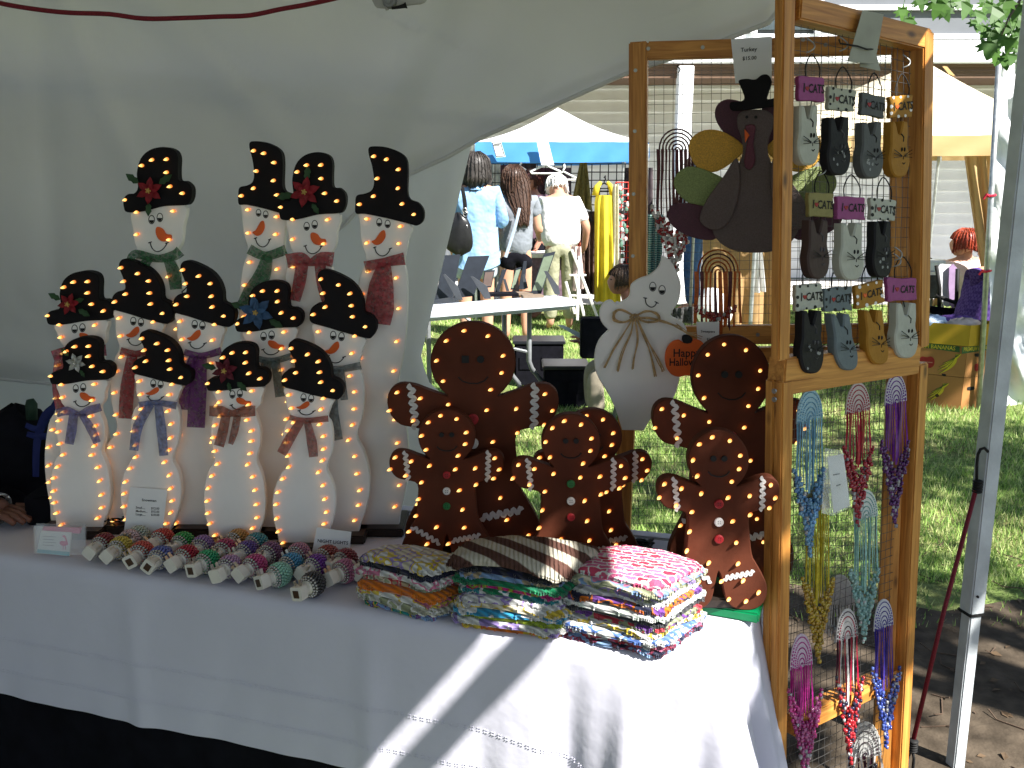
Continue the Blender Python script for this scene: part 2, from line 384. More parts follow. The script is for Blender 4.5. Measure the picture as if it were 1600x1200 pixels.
# ------------------------------------------------------------------ clapboard house behind
H = thing("clapboard_house", "white clapboard house with a porch beam and brown soffit behind the stalls", "house", (2, 11.3, 0))
board_m = M("white_siding", (.84, .84, .84), rough=.6, var=.06, scale=3, bump=.1); grey_m = M("grey_siding", (.13, .14, .155), rough=.65, var=.08, scale=3)
trim_m = M("white_trim_paint", (.78, .79, .80), rough=.5, var=.03); soff_m = M("brown_soffit", (.14, .085, .055), rough=.7, var=.2, map_scale=(1, 8, 8))
bm_ = MB(); bm_.add([(-6, .0, 0), (8, 0, 0), (8, -.035, 0), (-6, -.035, 0), (-6, 0, .165), (8, 0, .165), (8, -.006, .165), (-6, -.006, .165)],
    [(0, 3, 2, 1), (4, 5, 6, 7), (0, 1, 5, 4), (3, 7, 6, 2), (0, 4, 7, 3), (1, 2, 6, 5)])
bme = bm_.mesh("siding_board", board_m)
for i in range(20): place("siding_board", bme, H, (2, 13.4, .02+i*.158))
g2 = MB(); g2.add([(-6, 0, 0), (8, 0, 0), (8, -.03, 0), (-6, -.03, 0), (-6, 0, .31), (8, 0, .31), (8, -.008, .31), (-6, -.008, .31)],
    [(0, 3, 2, 1), (4, 5, 6, 7), (0, 1, 5, 4), (3, 7, 6, 2), (0, 4, 7, 3), (1, 2, 6, 5)])
gme = g2.mesh("gable_board", grey_m)
for i in range(7): place("gable_board", gme, H, (2, 11.32, 3.10+i*.30))
for z in (3.10, 3.42, 3.70): x = MB(); x.box((3, 11.27, z), (7, .02, .028)); x.build("trim_strip", trim_m, H)
x = MB(); x.box((3, 11.24, 2.92), (7, .06, .13)); x.build("porch_beam", trim_m, H, bevel=.01)
x = MB(); x.box((3, 12.3, 2.77), (7, 1.05, .02)); x.build("soffit", soff_m, H)
for k in range(3): x = MB(); x.box((3, 11.30, 2.74-.045*k), (7, .03-.005*k, .018)); x.build("soffit_board", soff_m, H)
x = MB(); x.box((3, 12.4, 3.14), (7, 1.1, .03)); x.build("porch_roof", grey_m, H)
for pxx in (1063, 1700):
    p = aty(pxx, 300, 11.24); x = MB(); x.box((p.x, 11.24, 1.38), (.09, .09, 1.38)); x.build("porch_column", trim_m, H, bevel=.008)
p = aty(1240, 40, 11.27); x = MB(); x.box((p.x-.1, 11.26, p.z+.25), (.36, .02, .30)); x.build("window", M("window_glass", (.06, .075, .08), rough=.1, spec=.6), H)
for dx in (-.38, .38): x = MB(); x.box((p.x-.1+dx, 11.235, p.z+.25), (.04, .03, .34)); x.build("window_frame", trim_m, H)

# ------------------------------------------------------------------ our tent: walls, roof, poles
def gauss(t, w): return math.exp(-(t/w)**2)
def seg_d(px, py, a, b):
    ax, ay = a; bx, by = b; dx, dy = bx-ax, by-ay; l = math.hypot(dx, dy); return ((px-ax)*dy-(py-ay)*dx)/l
def lerp_tab(tab, x):
    for (a, ya), (b, yb) in zip(tab, tab[1:]):
        if x <= b: return ya+(yb-ya)*max(0, (x-a))/(b-a)
    return tab[-1][1]
ELOW = [(-320, 600), (0, 592), (80, 600), (260, 565), (440, 440), (560, 330), (640, 272), (700, 245), (750, 216), (870, 163), (985, 112), (1100, 75), (1200, 36), (1225, 8)]
_cr = random.Random(77); CRE = []
for _i in range(26):
    _x = _cr.uniform(-100, 1150); _y = _cr.uniform(-40, 500); _a = _cr.uniform(.25, .85) if _x < 600 else _cr.uniform(-.45, .1); CRE.append(((_x, _y), (_x+100*math.cos(_a), _y+100*math.sin(_a)), _cr.uniform(-.009, .009), _cr.uniform(4, 12), _cr.uniform(90, 330)))
def creases(px, py):
    d = 0
    for a, b, amp, w, L in CRE:
        t = ((px-a[0])*(b[0]-a[0])+(py-a[1])*(b[1]-a[1]))/1e4
        if -.2 < t*100/L < 1.2: d += amp*gauss(seg_d(px, py, a, b)+6*math.sin(t*2), w)*max(0, 1-abs(2*t*100/L-1)**2)
    return d
def adepth(px, py):
    y = 2.52-.42*max(0, min(1, (px-620)/600))**1.3
    y -= .035*gauss(seg_d(px, py, (735, 0), (590, 290)), 38)
    y += .03*gauss(seg_d(px, py, (690, 0), (540, 300)), 50)
    y -= .016*gauss(seg_d(px, py, (180, 0), (470, 300))-40*math.sin(px/200), 26)
    y -= .014*gauss(seg_d(px, py, (120, 60), (260, 400)), 20)
    y += .018*gauss(seg_d(px, py, (60, 0), (90, 500)), 22)
    y -= .012*gauss(seg_d(px, py, (270, 140), (760, 180)), 12)
    y -= .010*gauss(seg_d(px, py, (300, 20), (1000, 260)), 30)
    y += creases(px, py)
    y += .006*math.sin(px/37+py/90)+.007*math.sin(px/61-py/43)
    return y
A = MB(); rows = []
cols = list(range(-320, 1226, 8)); NR = 70
for j in range(NR+1):
    r = []
    for px in cols:
        lo = lerp_tab(ELOW, px); up = -300-px*.02; py = lo+(up-lo)*(j/NR)**1.0
        edge = gauss(lo-py, 18)
        r.append(aty(px, py, adepth(px, py)+.035*edge))
    rows.append(r)
A.grid(rows)
A.tube([aty(px, lerp_tab(ELOW, px), adepth(px, lerp_tab(ELOW, px))+.035) for px in cols], .006, 6)
tag(A.build("tent_curtain", mt['tarp'], smooth=True), "pale grey tent wall swept up to the right like a curtain above the snowmen", "tent wall")
XR = [(0, 790), (225, 737), (400, 695), (560, 657), (600, 672), (630, 708), (700, 720), (1260, 725)]
B = MB(); rows = []
for j in range(56):
    py = 120+(1262-120)*j/55; xr = lerp_tab(XR, py); r = []
    for i in range(60):
        px = -330+(xr+330)*(i/59)
        y = 2.63+.012*math.sin(px/70+py/300)+.01*math.sin(px/31)*max(0, (py-500)/700)-.012*gauss(px-xr+14, 9)+.006*math.sin(py/48+px/110)
        y -= .02*gauss(seg_d(px, py, (0, 410), (75, 480)), 10)+.012*gauss(py-590-px*.12, 7)
        r.append(aty(px, py, y))
    rows.append(r)
B.grid(rows)
tag(B.build("tent_wall", mt['tarp'], smooth=True), "pale grey tent back wall hanging straight behind the snowmen, with a vertical right edge", "tent wall")
x = MB(); rows = []
for i in range(24):
    yy = 2.6-3.4*i/23
    rows.append([Vector((-2.05+.03*math.sin(yy*9+k), yy, 2.25*k/8)) for k in range(9)])
x.grid(rows); tag(x.build("tent_side_wall", mt['tarp'], smooth=True), "pale grey tent side wall hanging at the seller's end of the table", "tent wall")
# roof and frame (over the camera)
RF = thing("pop_up_canopy", "white pop up canopy roof over the craft table on enamelled square legs", "canopy", (0, 0, 0))
x = MB(); rows = []
for i in range(25):
    yy = -1.7+4.35*i/24; r = []
    for k in range(25):
        xr = .868+.0379*(yy+1.6); xx = -2.1+(xr+2.1)*k/24; hx = (xr+2.1)/2
        r.append(Vector((xx, yy, 2.08+.42*(1-max(abs(xx-xr+hx)/hx, abs(yy-.45)/2.2))+.008*math.sin(xx*7)*math.sin(yy*6))))
    rows.append(r)
x.grid(rows); x.build("roof_fabric", mt['roof'], RF, smooth=True)
def leg(name, pxb, pxt, y):
    a = aty(*pxb, y); b = aty(*pxt, y)
    return a, b
a = Vector((1.118, 1.99, 0)); b = Vector((1.086, 1.99, 2.1)); mid = a.lerp(b, .205)
bar("leg", mid, b, .040, .040, mt['polepaint'], RF, up=(1, .25, 0), bevel=.003)
bar("leg", a, mid+Vector((0, 0, .02)), .033, .033, mt['polepaint'], RF, up=(1, .25, 0), bevel=.003)
bar("leg_collar", mid-Vector((0, 0, .004)), mid+Vector((0, 0, .004)), .046, .046, mt['ink'], RF, up=(1, .25, 0))
x = MB(); pp = Plane((1.1, 1.965, 0), (-.25, -1, 0)); q = pp.at(1527, 932); x.tube([q, q+Vector((0, -.004, 0))], .003, 8); x.build("button_hole", mt['ink'], RF)
bar("leg", (-1.98, -1.6, 0), (-1.98, -1.6, 2.1), .04, .04, mt['polepaint'], RF, up=(1, 0, 0))
bar("leg", (.935, -1.6, 0), (.935, -1.6, 2.1), .04, .04, mt['polepaint'], RF, up=(1, 0, 0))
bar("eave_rail", (.935, -1.6, 2.08), (1.08, 1.99, 2.08), .042, .042, mt['polepaint'], RF)
# frame joint with clamp at the top of the picture
J = thing("frame_joint", "grey tent frame joint with a dark clamp lever at the top edge", "tent fitting", aty(615, 0, 1.7))
P = YP(1.70)
cut("joint_plate", [(575, -60), (582, 2), (600, 13), (640, 8), (668, -2), (672, -60)], P, 0, .004, M("joint_grey", (.42, .43, .41), rough=.5), J)
x = MB(); c = P.at(609, 2, .006); x.tube([c, c+Vector((0, -.012, 0))], [.013, .011], 16); x.tube([c+Vector((0, -.012, 0)), c+Vector((0, -.016, 0))], .006, 10); x.build("knob", mt['steel'], J, smooth=False)
x = MB(); x.tube([P.at(612, 13, .01), P.at(624, 11, .012), P.at(632, 9, .012), P.at(635, 8, .012)], [.002, .003, .004, .006], 8); x.build("lever", mt['ink'], J)
x = MB(); x.tube([P.at(604, 10, .01), P.at(605, 16, .01)], .003, 8); x.build("pin", mt['screw'], J)
# red bungee cord across the top
x = MB(); x.tube([aty(px, py, 1.75) for px, py in [tuple(v) for v in crom([(-60, -12), (0, 5), (60, 15), (110, 20), (170, 22), (225, 29), (290, 28), (340, 26), (390, 24), (440, 14), (490, 5), (560, -12), (610, -30)], 4, False)]], .0042, 8)
tag(x.build("bungee_cord", mt['redcord'], smooth=True), "dark red cord sagging across the tent wall at the top", "cord")

# guy bungee with hooks beside the pole
G = thing("guy_bungee", "dark red bungee with black hooks stretched from the enamelled pole to the ground", "bungee", onz(1425, 1190, .02))
p1 = aty(1526, 760, 1.97); p0 = aty(1425, 1165, 1.84)
x = MB(); x.tube([p1, p1.lerp(p0, .5)+Vector((-.004, 0, .0)), p0], .0052, 8); x.build("cord", mt['redcord'], G, smooth=True)
for q, d, lp in ((p1, 1, [(0, 0), (.4, 26), (2, 42), (6, 50), (12, 52), (18, 46)]), (p0, -1, [(0, 0), (-4, -12), (-9, -22), (-12, -45)])):
    x = MB()
    for k in range(5): x.ell(q+Vector((.002, 0, d*.006*(k-2))), (.012, .012, .0045), 10, 5)
    x.build("knot", mt['ink'], G, smooth=True)
    x = MB()
    base = (1526, 752, 1.97) if d > 0 else (1425, 1166, 1.84)
    x.tube([aty(base[0]+a_*(1 if d > 0 else 1), base[1]-b_, base[2]) for a_, b_ in lp], .0035, 8)
    if d < 0: x.tube([aty(1425, 1170, 1.84), aty(1428, 1185, 1.84), aty(1425, 1215, 1.84)], .0035, 8)
    x.build("hook", mt['ink'], G, smooth=True)

# ------------------------------------------------------------------ maple tree
LEAFO = [(0, -.5), (.10, -.24), (.40, -.36), (.35, -.14), (.66, .04), (.42, .10), (.50, .32), (.22, .22), (.17, .44), (0, .74)]
LEAFO = LEAFO+[(-a, b) for a, b in LEAFO[-2:0:-1]]
def leaf_verts(c, s, rnd, droop=.9):
    n = Vector((rnd.uniform(-.7, .7), rnd.uniform(-.8, .5), rnd.uniform(.25, 1))).normalized()
    t = Vector((rnd.uniform(-1, 1), rnd.uniform(-1, 1), -droop)); t = (t-n*t.dot(n)).normalized(); u = t.cross(n)
    return [c+u*(a*s)+t*(b*s)+n*(abs(a)*s*.25-b*b*s*.12) for a, b in LEAFO]
T = thing("maple_tree", "maple tree whose lobed green leaves hang into the top right corner", "tree", (4.6, -.6, 0))
bark = M("bark", (.11, .085, .065), rough=.9, var=.4, scale=18, bump=.9, bscale=30)
x = MB(); x.tube([(4.6, -.6, 0), (4.58, -.58, .5), (4.62, -.5, 1.6), (4.5, -.4, 2.8), (4.3, -.2, 4), (4.1, .1, 5.2)], [.24, .19, .17, .15, .12, .06], 12)
x.build("trunk", bark, T, smooth=True)
limbs = [((4.55, -.45, 2.3), (3.8, .6, 2.9), (2.9, 1.7, 2.8), (2.3, 3.2, 2.5), (2.15, 3.75, 2.28)), ((4.5, -.4, 2.8), (3.4, .3, 3.3), (2.2, .5, 3.3), (1.4, .7, 3.1)),
         ((4.3, -.2, 3.9), (3.6, 1.6, 4.2), (3.4, 3.0, 4.0)), ((4.5, -.3, 3), (5.4, 1.5, 3.6), (5.2, 3, 3.5))]
for l in limbs:
    x = MB(); x.tube([tuple(v) for v in crom(l, 4, False)], [.07*(1-.85*i/((len(l)-1)*4)) for i in range((len(l)-1)*4+1)], 7); x.build("limb", bark, T, smooth=True)
lm = [M("maple_leaf", (.055, .13, .022), rough=.5, var=.25, scale=6, transl=.35), M("maple_leaf_light", (.08, .18, .03), rough=.5, var=.25, scale=6, transl=.4)]
# leaves that can be told apart in the corner of the picture
rnd = random.Random(8)
spots = [(1412, 22), (1423, 38), (1440, 5), (1466, 12), (1478, 22), (1488, 6), (1503, 3), (1512, 14), (1533, 26), (1545, 12), (1526, 40), (1560, 22), (1540, 50), (1552, 58), (1570, 48), (1585, 40), (1596, 55), (1562, 66), (1578, 70), (1592, 78), (1545, 75), (1556, 88), (1570, 95), (1583, 92), (1597, 95), (1590, 18), (1598, 30), (1574, 10), (1610, 70), (1604, 10), (1560, 40), (1588, 64), (1455, -8), (1500, -14), (1540, -6)]
for i, (px, py) in enumerate(spots):
    c = aty(px, py-4, 3.75+rnd.uniform(-.15, .15)); m = MB()
    n = Vector((rnd.uniform(-.35, .35), -1, rnd.uniform(-.1, .7))).normalized(); t = Vector((rnd.uniform(-.7, .4), 0, -1)); t = (t-n*t.dot(n)).normalized(); u = t.cross(n); s = rnd.uniform(.060, .082)
    m.add([c+u*(a*s)+t*(b*s)+n*(-abs(a)*s*.3-b*b*s*.15) for a, b in LEAFO], [tuple(range(len(LEAFO)))])
    m.tube([c-t*s*.5, c-t*s*1.1+Vector((.01, 0, .012))], .0012, 4)
    place("leaf", m.mesh("leaf", lm[i % 3 == 0], c), T, c)
x = MB(); x.tube([aty(px, py, 3.78) for px, py in ((1640, -40), (1600, -10), (1575, 30), (1563, 60))], [.008, .006, .004, .003], 6)
x.tube([aty(px, py, 3.78) for px, py in ((1600, -10), (1540, -5), (1480, -8), (1425, 10))], [.006, .004, .003, .002], 6); x.build("twig", bark, T, smooth=True)
x = MB(); rnd = random.Random(21)
def shade_ok(x_, y_, z_):
    return True
n = 0
def leafcloud(cx, cy, cz, rx, ry, rz, k, s=(.10, .15)):  # out-of-view clumps of the maple, set where their shade should fall
    for i in range(k):
        while True:
            a, b, c = rnd.uniform(-1, 1), rnd.uniform(-1, 1), rnd.uniform(-1, 1)
            if a*a+b*b+c*c < 1: break
        p = Vector((cx+a*rx, cy+b*ry, cz+c*rz))
        x.add(leaf_verts(p, rnd.uniform(*s)*.62, rnd), [tuple(range(len(LEAFO)))], rnd.random() < .35)
for i in range(26): leafcloud(rnd.uniform(1.7, 3.0), rnd.uniform(.2, 1.5), rnd.uniform(2.9, 3.6), .33, .30, .22, 62)
for i in range(36): leafcloud(rnd.uniform(1.7, 2.9), rnd.uniform(-.08, .40), rnd.uniform(3.12, 3.28), .26, .14, .12, 60)
for i in range(22): leafcloud(rnd.uniform(2.6, 5.0), rnd.uniform(-.1, 2.0), rnd.uniform(3.2, 4.4), .40, .40, .28, 50)
for i in range(34): leafcloud(rnd.uniform(4.8, 6.3), rnd.uniform(.95, 2.2), rnd.uniform(3.9, 4.5), .45, .40, .22, 50)
for i in range(10): leafcloud(rnd.uniform(5.3, 6.3), rnd.uniform(2.9, 3.4), rnd.uniform(4.05, 4.35), .38, .22, .18, 55)
for i in range(12): leafcloud(rnd.uniform(2.3, 3.4), rnd.uniform(2.4, 2.85), rnd.uniform(4.2, 4.45), .30, .16, .14, 50)
leafcloud(2.44, -.48, 3.2, .16, .12, .12, 70); leafcloud(2.36, -.24, 3.2, .14, .12, .12, 70)
x.build("foliage", lm, T)

# ------------------------------------------------------------------ craft table and cloth
TZ = .74
FR = onz(1128, 1043, TZ); FLd = (onz(0, 868, TZ)-FR); FLd.z = 0; U = FLd.normalized()          # along the front edge to the left
FL = FR+U*2.0; BRp = FR+Vector((.235, .455, 0)); NB = Vector((-U.y, U.x, 0)); NB = NB if NB.y > 0 else -NB
BL = FL+NB*.46
TB = thing("craft_table", "long craft table hidden under a white cloth and black skirt", "table", ((FL+FR)/2*1).to_tuple()[:2]+(0,))
x = MB(); top = [FL, FR, BRp, BL]; c0_ = (FL+FR+BRp+BL)/4; ins_ = [p.lerp(c0_, .07) for p in top]
x.add([p+Vector((0, 0, -.012)) for p in ins_]+[p+Vector((0, 0, -.04)) for p in ins_], [(0, 1, 2, 3), (7, 6, 5, 4)]+[(i, i+4, (i+1) % 4+4, (i+1) % 4) for i in range(4)])
x.build("table_top", M("laminate", (.5, .48, .45)), TB)
ctr = (FL+FR+BRp+BL)/4
for p in top:
    q = p.lerp(ctr, .12); x = MB(); x.tube([(q.x, q.y, 0), (q.x, q.y, .70)], .014, 8); x.build("leg", mt['steel'], TB)
x = MB(); rows = [[], []]
edge = [BL+NB*-.03, FL-U*.03+NB*.02, FR+U*.02+NB*.02, BRp-NB*.02]
for a, b in zip(edge, edge[1:]):
    for i in range(60):
        p = a.lerp(b, i/60); q = p+NB*.008*math.sin(i*1.3); rows[0].append(Vector((p.x, p.y, .715))); rows[1].append(Vector((q.x, q.y, .01)))
x.grid(rows); tag(x.build("table_skirt", mt['blackcloth'], smooth=True), "black fabric skirt hanging under the white tablecloth", "table skirt")
# white cloth: top + hanging sides with folds
cl = MB(); rnd = random.Random(2)
added_path = []          # perimeter BL -> FL -> FR -> BR with outward directions
def perim(n=360):
    segs = [(BL, FL), (FL, FR), (FR, BRp)]; ln = [(b-a).length for a, b in segs]; tot = sum(ln); out = []
    for k, (a, b) in enumerate(segs):
        m = max(2, int(n*ln[k]/tot)); d = (b-a).normalized(); o = Vector((d.y, -d.x, 0)); o = o if o.dot(a-ctr) > 0 else -o
        for i in range(m):
            out.append((a.lerp(b, i/m), o, k, i/m))
    out.append((BRp, o, 2, 1.0)); return out
per = perim()
# round the outward direction at the corners and pull the corners in a little
sm = []
for i, (p, o, k, t) in enumerate(per):
    acc = Vector((0, 0, 0)); ap = Vector((0, 0, 0)); c = 0
    for j in range(-7, 8):
        q = per[max(0, min(len(per)-1, i+j))]; acc += q[1]; ap += q[0]; c += 1
    sm.append((ap/c, acc.normalized(), k, t))
s_fr = [i for i, q in enumerate(per) if q[2] == 2][0]
DR = 16
rows = []
inner = [q[0].lerp(ctr, .12) for q in sm]
def wig(i): return .004*math.sin(i*.9)*0
rows.append([Vector((q.x, q.y, TZ)) for q in inner])
rows.append([Vector((q[0].x, q[0].y, TZ))-q[1]*.012 for q in sm])
rows.append([Vector((q[0].x, q[0].y, TZ-.0025))-q[1]*.004 for q in sm])
rows.append([Vector((q[0].x, q[0].y, TZ-.010))+q[1]*.003 for q in sm])
for j in range(1, DR+1):
    r = []
    for i, (p, o, k, t) in enumerate(sm):
        dc = abs(i-s_fr); near = gauss(dc, 26)
        drop = .285+.17*gauss(dc, 24)+(.03 if k == 2 else 0)
        f = j/DR
        wob = (.0012*math.sin(i*.19)+.0015*math.sin(i*.083+1)+.0008*math.sin(i*.31+f*2)+.0008*math.sin(i*.53+f*5))*f
        wob += near*f*(.075*math.sin((i-s_fr)*.30+.4)+.02*math.sin((i-s_fr)*.71)+.05) + f*.01
        wob += .010*gauss(i-(s_fr-70), 3)*f**.5+.008*gauss(i-(s_fr-128), 3)*f**.4+.007*gauss(i-(s_fr-190), 4)*f**.4
        if k == 2: wob += .05*f*gauss(dc-14, 18)+.012*math.sin(i*.8)*f
        sw = near*f*.012*math.sin((i-s_fr)*.2)
        d = U if k == 1 else NB
        q = p+o*(.004+wob)+d*sw; r.append(Vector((q.x, q.y, TZ-.012-drop*f)))
    rows.append(r)
cl.grid(rows)
k = len(cl.v); cl.add([Vector((q.x, q.y, TZ)) for q in inner], [])
cl.f.append(tuple(range(k, k+len(inner)))); cl.m.append(0)
# back hem strip
CL = thing("tablecloth", "white linen tablecloth with drawn thread hem lines covering the craft table", "tablecloth", (ctr.x, ctr.y, TZ))
ob = cl.build("linen", mt['cloth'], CL, smooth=True)
bk = MB(); rows = [[], [], []]
for i in range(41):
    p = BL.lerp(BRp, i/40); rows[0].append(Vector(((p.lerp(ctr, .12)).x, (p.lerp(ctr, .12)).y, TZ))); rows[1].append(Vector((p.x, p.y, TZ-.001))); rows[2].append(p+NB*.01-Vector((0, 0, .3)))
bk.grid(rows); bk.build("back_drop", mt['cloth'], CL, smooth=True)
# drawn-thread hem stitching: small raised knots along two lines of the front drop
st = MB(); j1 = [r for r in rows]
allrows = cl.v; w = len(sm)
for jj in (9, 13):
    base = (3+jj)*w
    for i in range(60, s_fr-14):
        a = Vector(allrows[base+i]); b = Vector(allrows[base+i+1])
        for t in (0, .5):
            p = a.lerp(b, t)-NB*.0012
            if (i*2+int(t*2)) % 3 != 2: st.ell(p+Vector((0, 0, .0025)), (.0015, .0009, .0011), 5, 4); st.ell(p-Vector((0, 0, .0025)), (.0015, .0009, .0011), 5, 4)
tag(st.build("hem_stitch", mt['cloth'], CL), kind='stuff')

# ------------------------------------------------------------------ bulbs
def bulb_mesh():
    m = MB(); prof = [(.0, .0030), (.002, .0038), (.0055, .0036), (.009, .0022), (.0118, .0004)]
    rows = [[Vector((r*math.cos(a*math.pi/4), r*math.sin(a*math.pi/4), z)) for a in range(8)] for z, r in prof]
    m.grid(rows, close=True); return m.mesh("bulb", mt['bulb'], smooth=True)
BULB = bulb_mesh()
def bulb(p, parent, rnd, s=1.0):
    d = Vector((-.75+rnd.uniform(-.25, .25), -1, -.18+rnd.uniform(-.2, .2))).normalized()
    o = place("bulb", BULB, parent, p, d.to_track_quat('Z', 'Y')); o.scale = (s*.84, s*.84, s*.95); return o

# ------------------------------------------------------------------ snowmen
def K4(l): return [(300+a/3.158, 500+b/3.158) for a, b in l]
TP = dict(
  anch=[(535, 480), (620, 481), (652, 484), (728, 481), (860, 474)],
  hat=K4([(450, 330), (440, 300), (447, 270), (470, 250), (500, 244), (507, 222), (495, 185), (476, 140), (480, 113), (505, 100), (560, 115), (625, 148), (665, 190), (684, 235), (690, 282), (720, 298), (745, 325), (746, 360), (728, 388), (700, 392), (600, 373), (520, 350)]),
  body=K4([(468, 330), (462, 390), (468, 435), (488, 478), (462, 510), (447, 570), (452, 635), (478, 705), (438, 760), (408, 830), (396, 900), (402, 980), (420, 1050), (452, 1137), (622, 1137), (658, 1080), (688, 1010), (705, 940), (706, 860), (690, 795), (664, 733), (690, 650), (694, 570), (684, 510), (668, 482), (684, 430), (684, 385)]),
  eyes=K4([(550, 383), (588, 387)]), nose=K4([(574, 404), (578, 420), (560, 436), (535, 441), (513, 432), (530, 427), (545, 415), (560, 405)]),
  smile=K4([(529, 447), (536, 459), (552, 467), (572, 468), (590, 461), (602, 450)]),
  bulbs=K4([(497, 138), (578, 165), (633, 200), (510, 200), (640, 255), (520, 258), (467, 292), (645, 303), (705, 345), (658, 382), (488, 367), (500, 433), (645, 436), (507, 500), (483, 543), (475, 603), (483, 665), (486, 720), (458, 778), (432, 845), (425, 905), (425, 972), (435, 1035), (458, 1093), (638, 512), (658, 570), (658, 632), (652, 688), (632, 745), (655, 810), (663, 878), (670, 942), (662, 1000), (640, 1060)]))
TF = dict(
  anch=[(535.5, 373), (607.7, 373), (641, 373), (720, 367), (851, 366)],
  hat=K4([(88, 350), (72, 335), (72, 305), (92, 288), (120, 285), (136, 262), (131, 210), (148, 155), (190, 122), (250, 111), (298, 122), (316, 150), (315, 200), (320, 236), (350, 240), (376, 262), (377, 298), (362, 324), (335, 330), (250, 334), (160, 348)]),
  body=K4([(118, 335), (117, 395), (126, 425), (142, 448), (105, 475), (92, 540), (95, 605), (110, 695), (78, 745), (58, 850), (63, 950), (80, 1025), (104, 1108), (288, 1108), (335, 1030), (358, 960), (362, 870), (345, 765), (318, 692), (334, 620), (335, 540), (316, 475), (310, 448), (335, 420), (341, 385), (340, 325)]),
  eyes=K4([(199, 367), (236, 362)]), nose=K4([(222, 384), (217, 397), (230, 412), (255, 418), (287, 412), (286, 402), (265, 400), (248, 388)]),
  smile=K4([(194, 420), (202, 432), (218, 440), (238, 440), (258, 432), (270, 421)]),
  bulbs=K4([(162, 180), (207, 157), (273, 155), (273, 205), (290, 257), (345, 284), (90, 307), (142, 348), (303, 347), (142, 400), (288, 413), (147, 467), (122, 515), (115, 578), (122, 645), (135, 705), (107, 763), (88, 822), (85, 885), (88, 945), (98, 995), (122, 1053), (280, 490), (302, 543), (302, 595), (295, 655), (282, 707), (310, 768), (318, 833), (327, 903), (328, 968), (307, 1018), (283, 1075)]))
def mapper(T, anch):
    ta = T['anch']
    def f(p):
        y = p[1]; k = 0
        while k < 3 and y > ta[k+1][0]: k += 1
        t = (y-ta[k][0])/(ta[k+1][0]-ta[k][0]); tx = ta[k][1]+(ta[k+1][1]-ta[k][1])*t
        (y0, x0, s0), (y1, x1, s1) = anch[k], anch[k+1]
        tc = max(-.3, min(1.3, t)); s = s0+(s1-s0)*max(0, min(1, tc))
        return (x0+(x1-x0)*tc+(p[0]-tx)*s, y0+(y1-y0)*t)
    return f
_T4 = [(230, 600, 1.09), (345, 600, 1.09), (407, 603, 1.06), (605, 591, 1.0), (832, 592, 1.02)]; _f = mapper(TP, _T4)
def K2(l): return [(340+a/3.333, 200+b/3.333) for a, b in l]
TT_ = {k: [_f(p) for p in TP[k]] for k in ('body', 'eyes', 'nose', 'smile')}; TT_['anch'] = [(a, b) for a, b, c in _T4]
TT_['hat'] = K2([(720, 445), (716, 395), (724, 352), (768, 341), (803, 322), (814, 275), (804, 200), (787, 140), (786, 104), (812, 95), (880, 100), (950, 128), (984, 165), (991, 230), (988, 330), (1002, 372), (1045, 390), (1073, 430), (1070, 482), (1040, 508), (1000, 500), (880, 470), (770, 448)])
TT_['bulbs'] = K2([(822, 145), (887, 160), (950, 213), (840, 260), (945, 310), (820, 352), (748, 396), (968, 392), (1033, 447), (787, 473), (962, 510)])+[_f(p) for p in TP['bulbs'][11:]]
def ribbon(name, strips, plane, off, mat, parent, ripple=.007):
    m = MB()
    for si, st in enumerate(strips):
        pts = crom([(a, b) for a, b, w in st], 5, False); ws = []
        for i in range(len(st)-1):
            ws += [st[i][2]+(st[i+1][2]-st[i][2])*j/5 for j in range(5)]
        ws.append(st[-1][2]); r0 = []; r1 = []; r2 = []; rm = []
        for i, p in enumerate(pts):
            t = pts[min(i+1, len(pts)-1)]-pts[max(i-1, 0)]; t = t/max(t.length, 1e-6); nn = Vector((-t.y, t.x)); w = ws[i]
            z = off+.002+si*.0015+ripple*(.5+.5*math.sin(i*.7+si*2)); zz = z+ripple*.9*math.sin(i*.5+si)
            r0.append(plane.at(p.x-nn.x*w, p.y-nn.y*w, z)); r2.append(plane.at(p.x+nn.x*w, p.y+nn.y*w, zz)); rm.append(plane.at(p.x, p.y, (z+zz)/2+ripple*.8))
        m.grid([r0, rm, r2])
    return m.build(name, mat, parent, smooth=True)
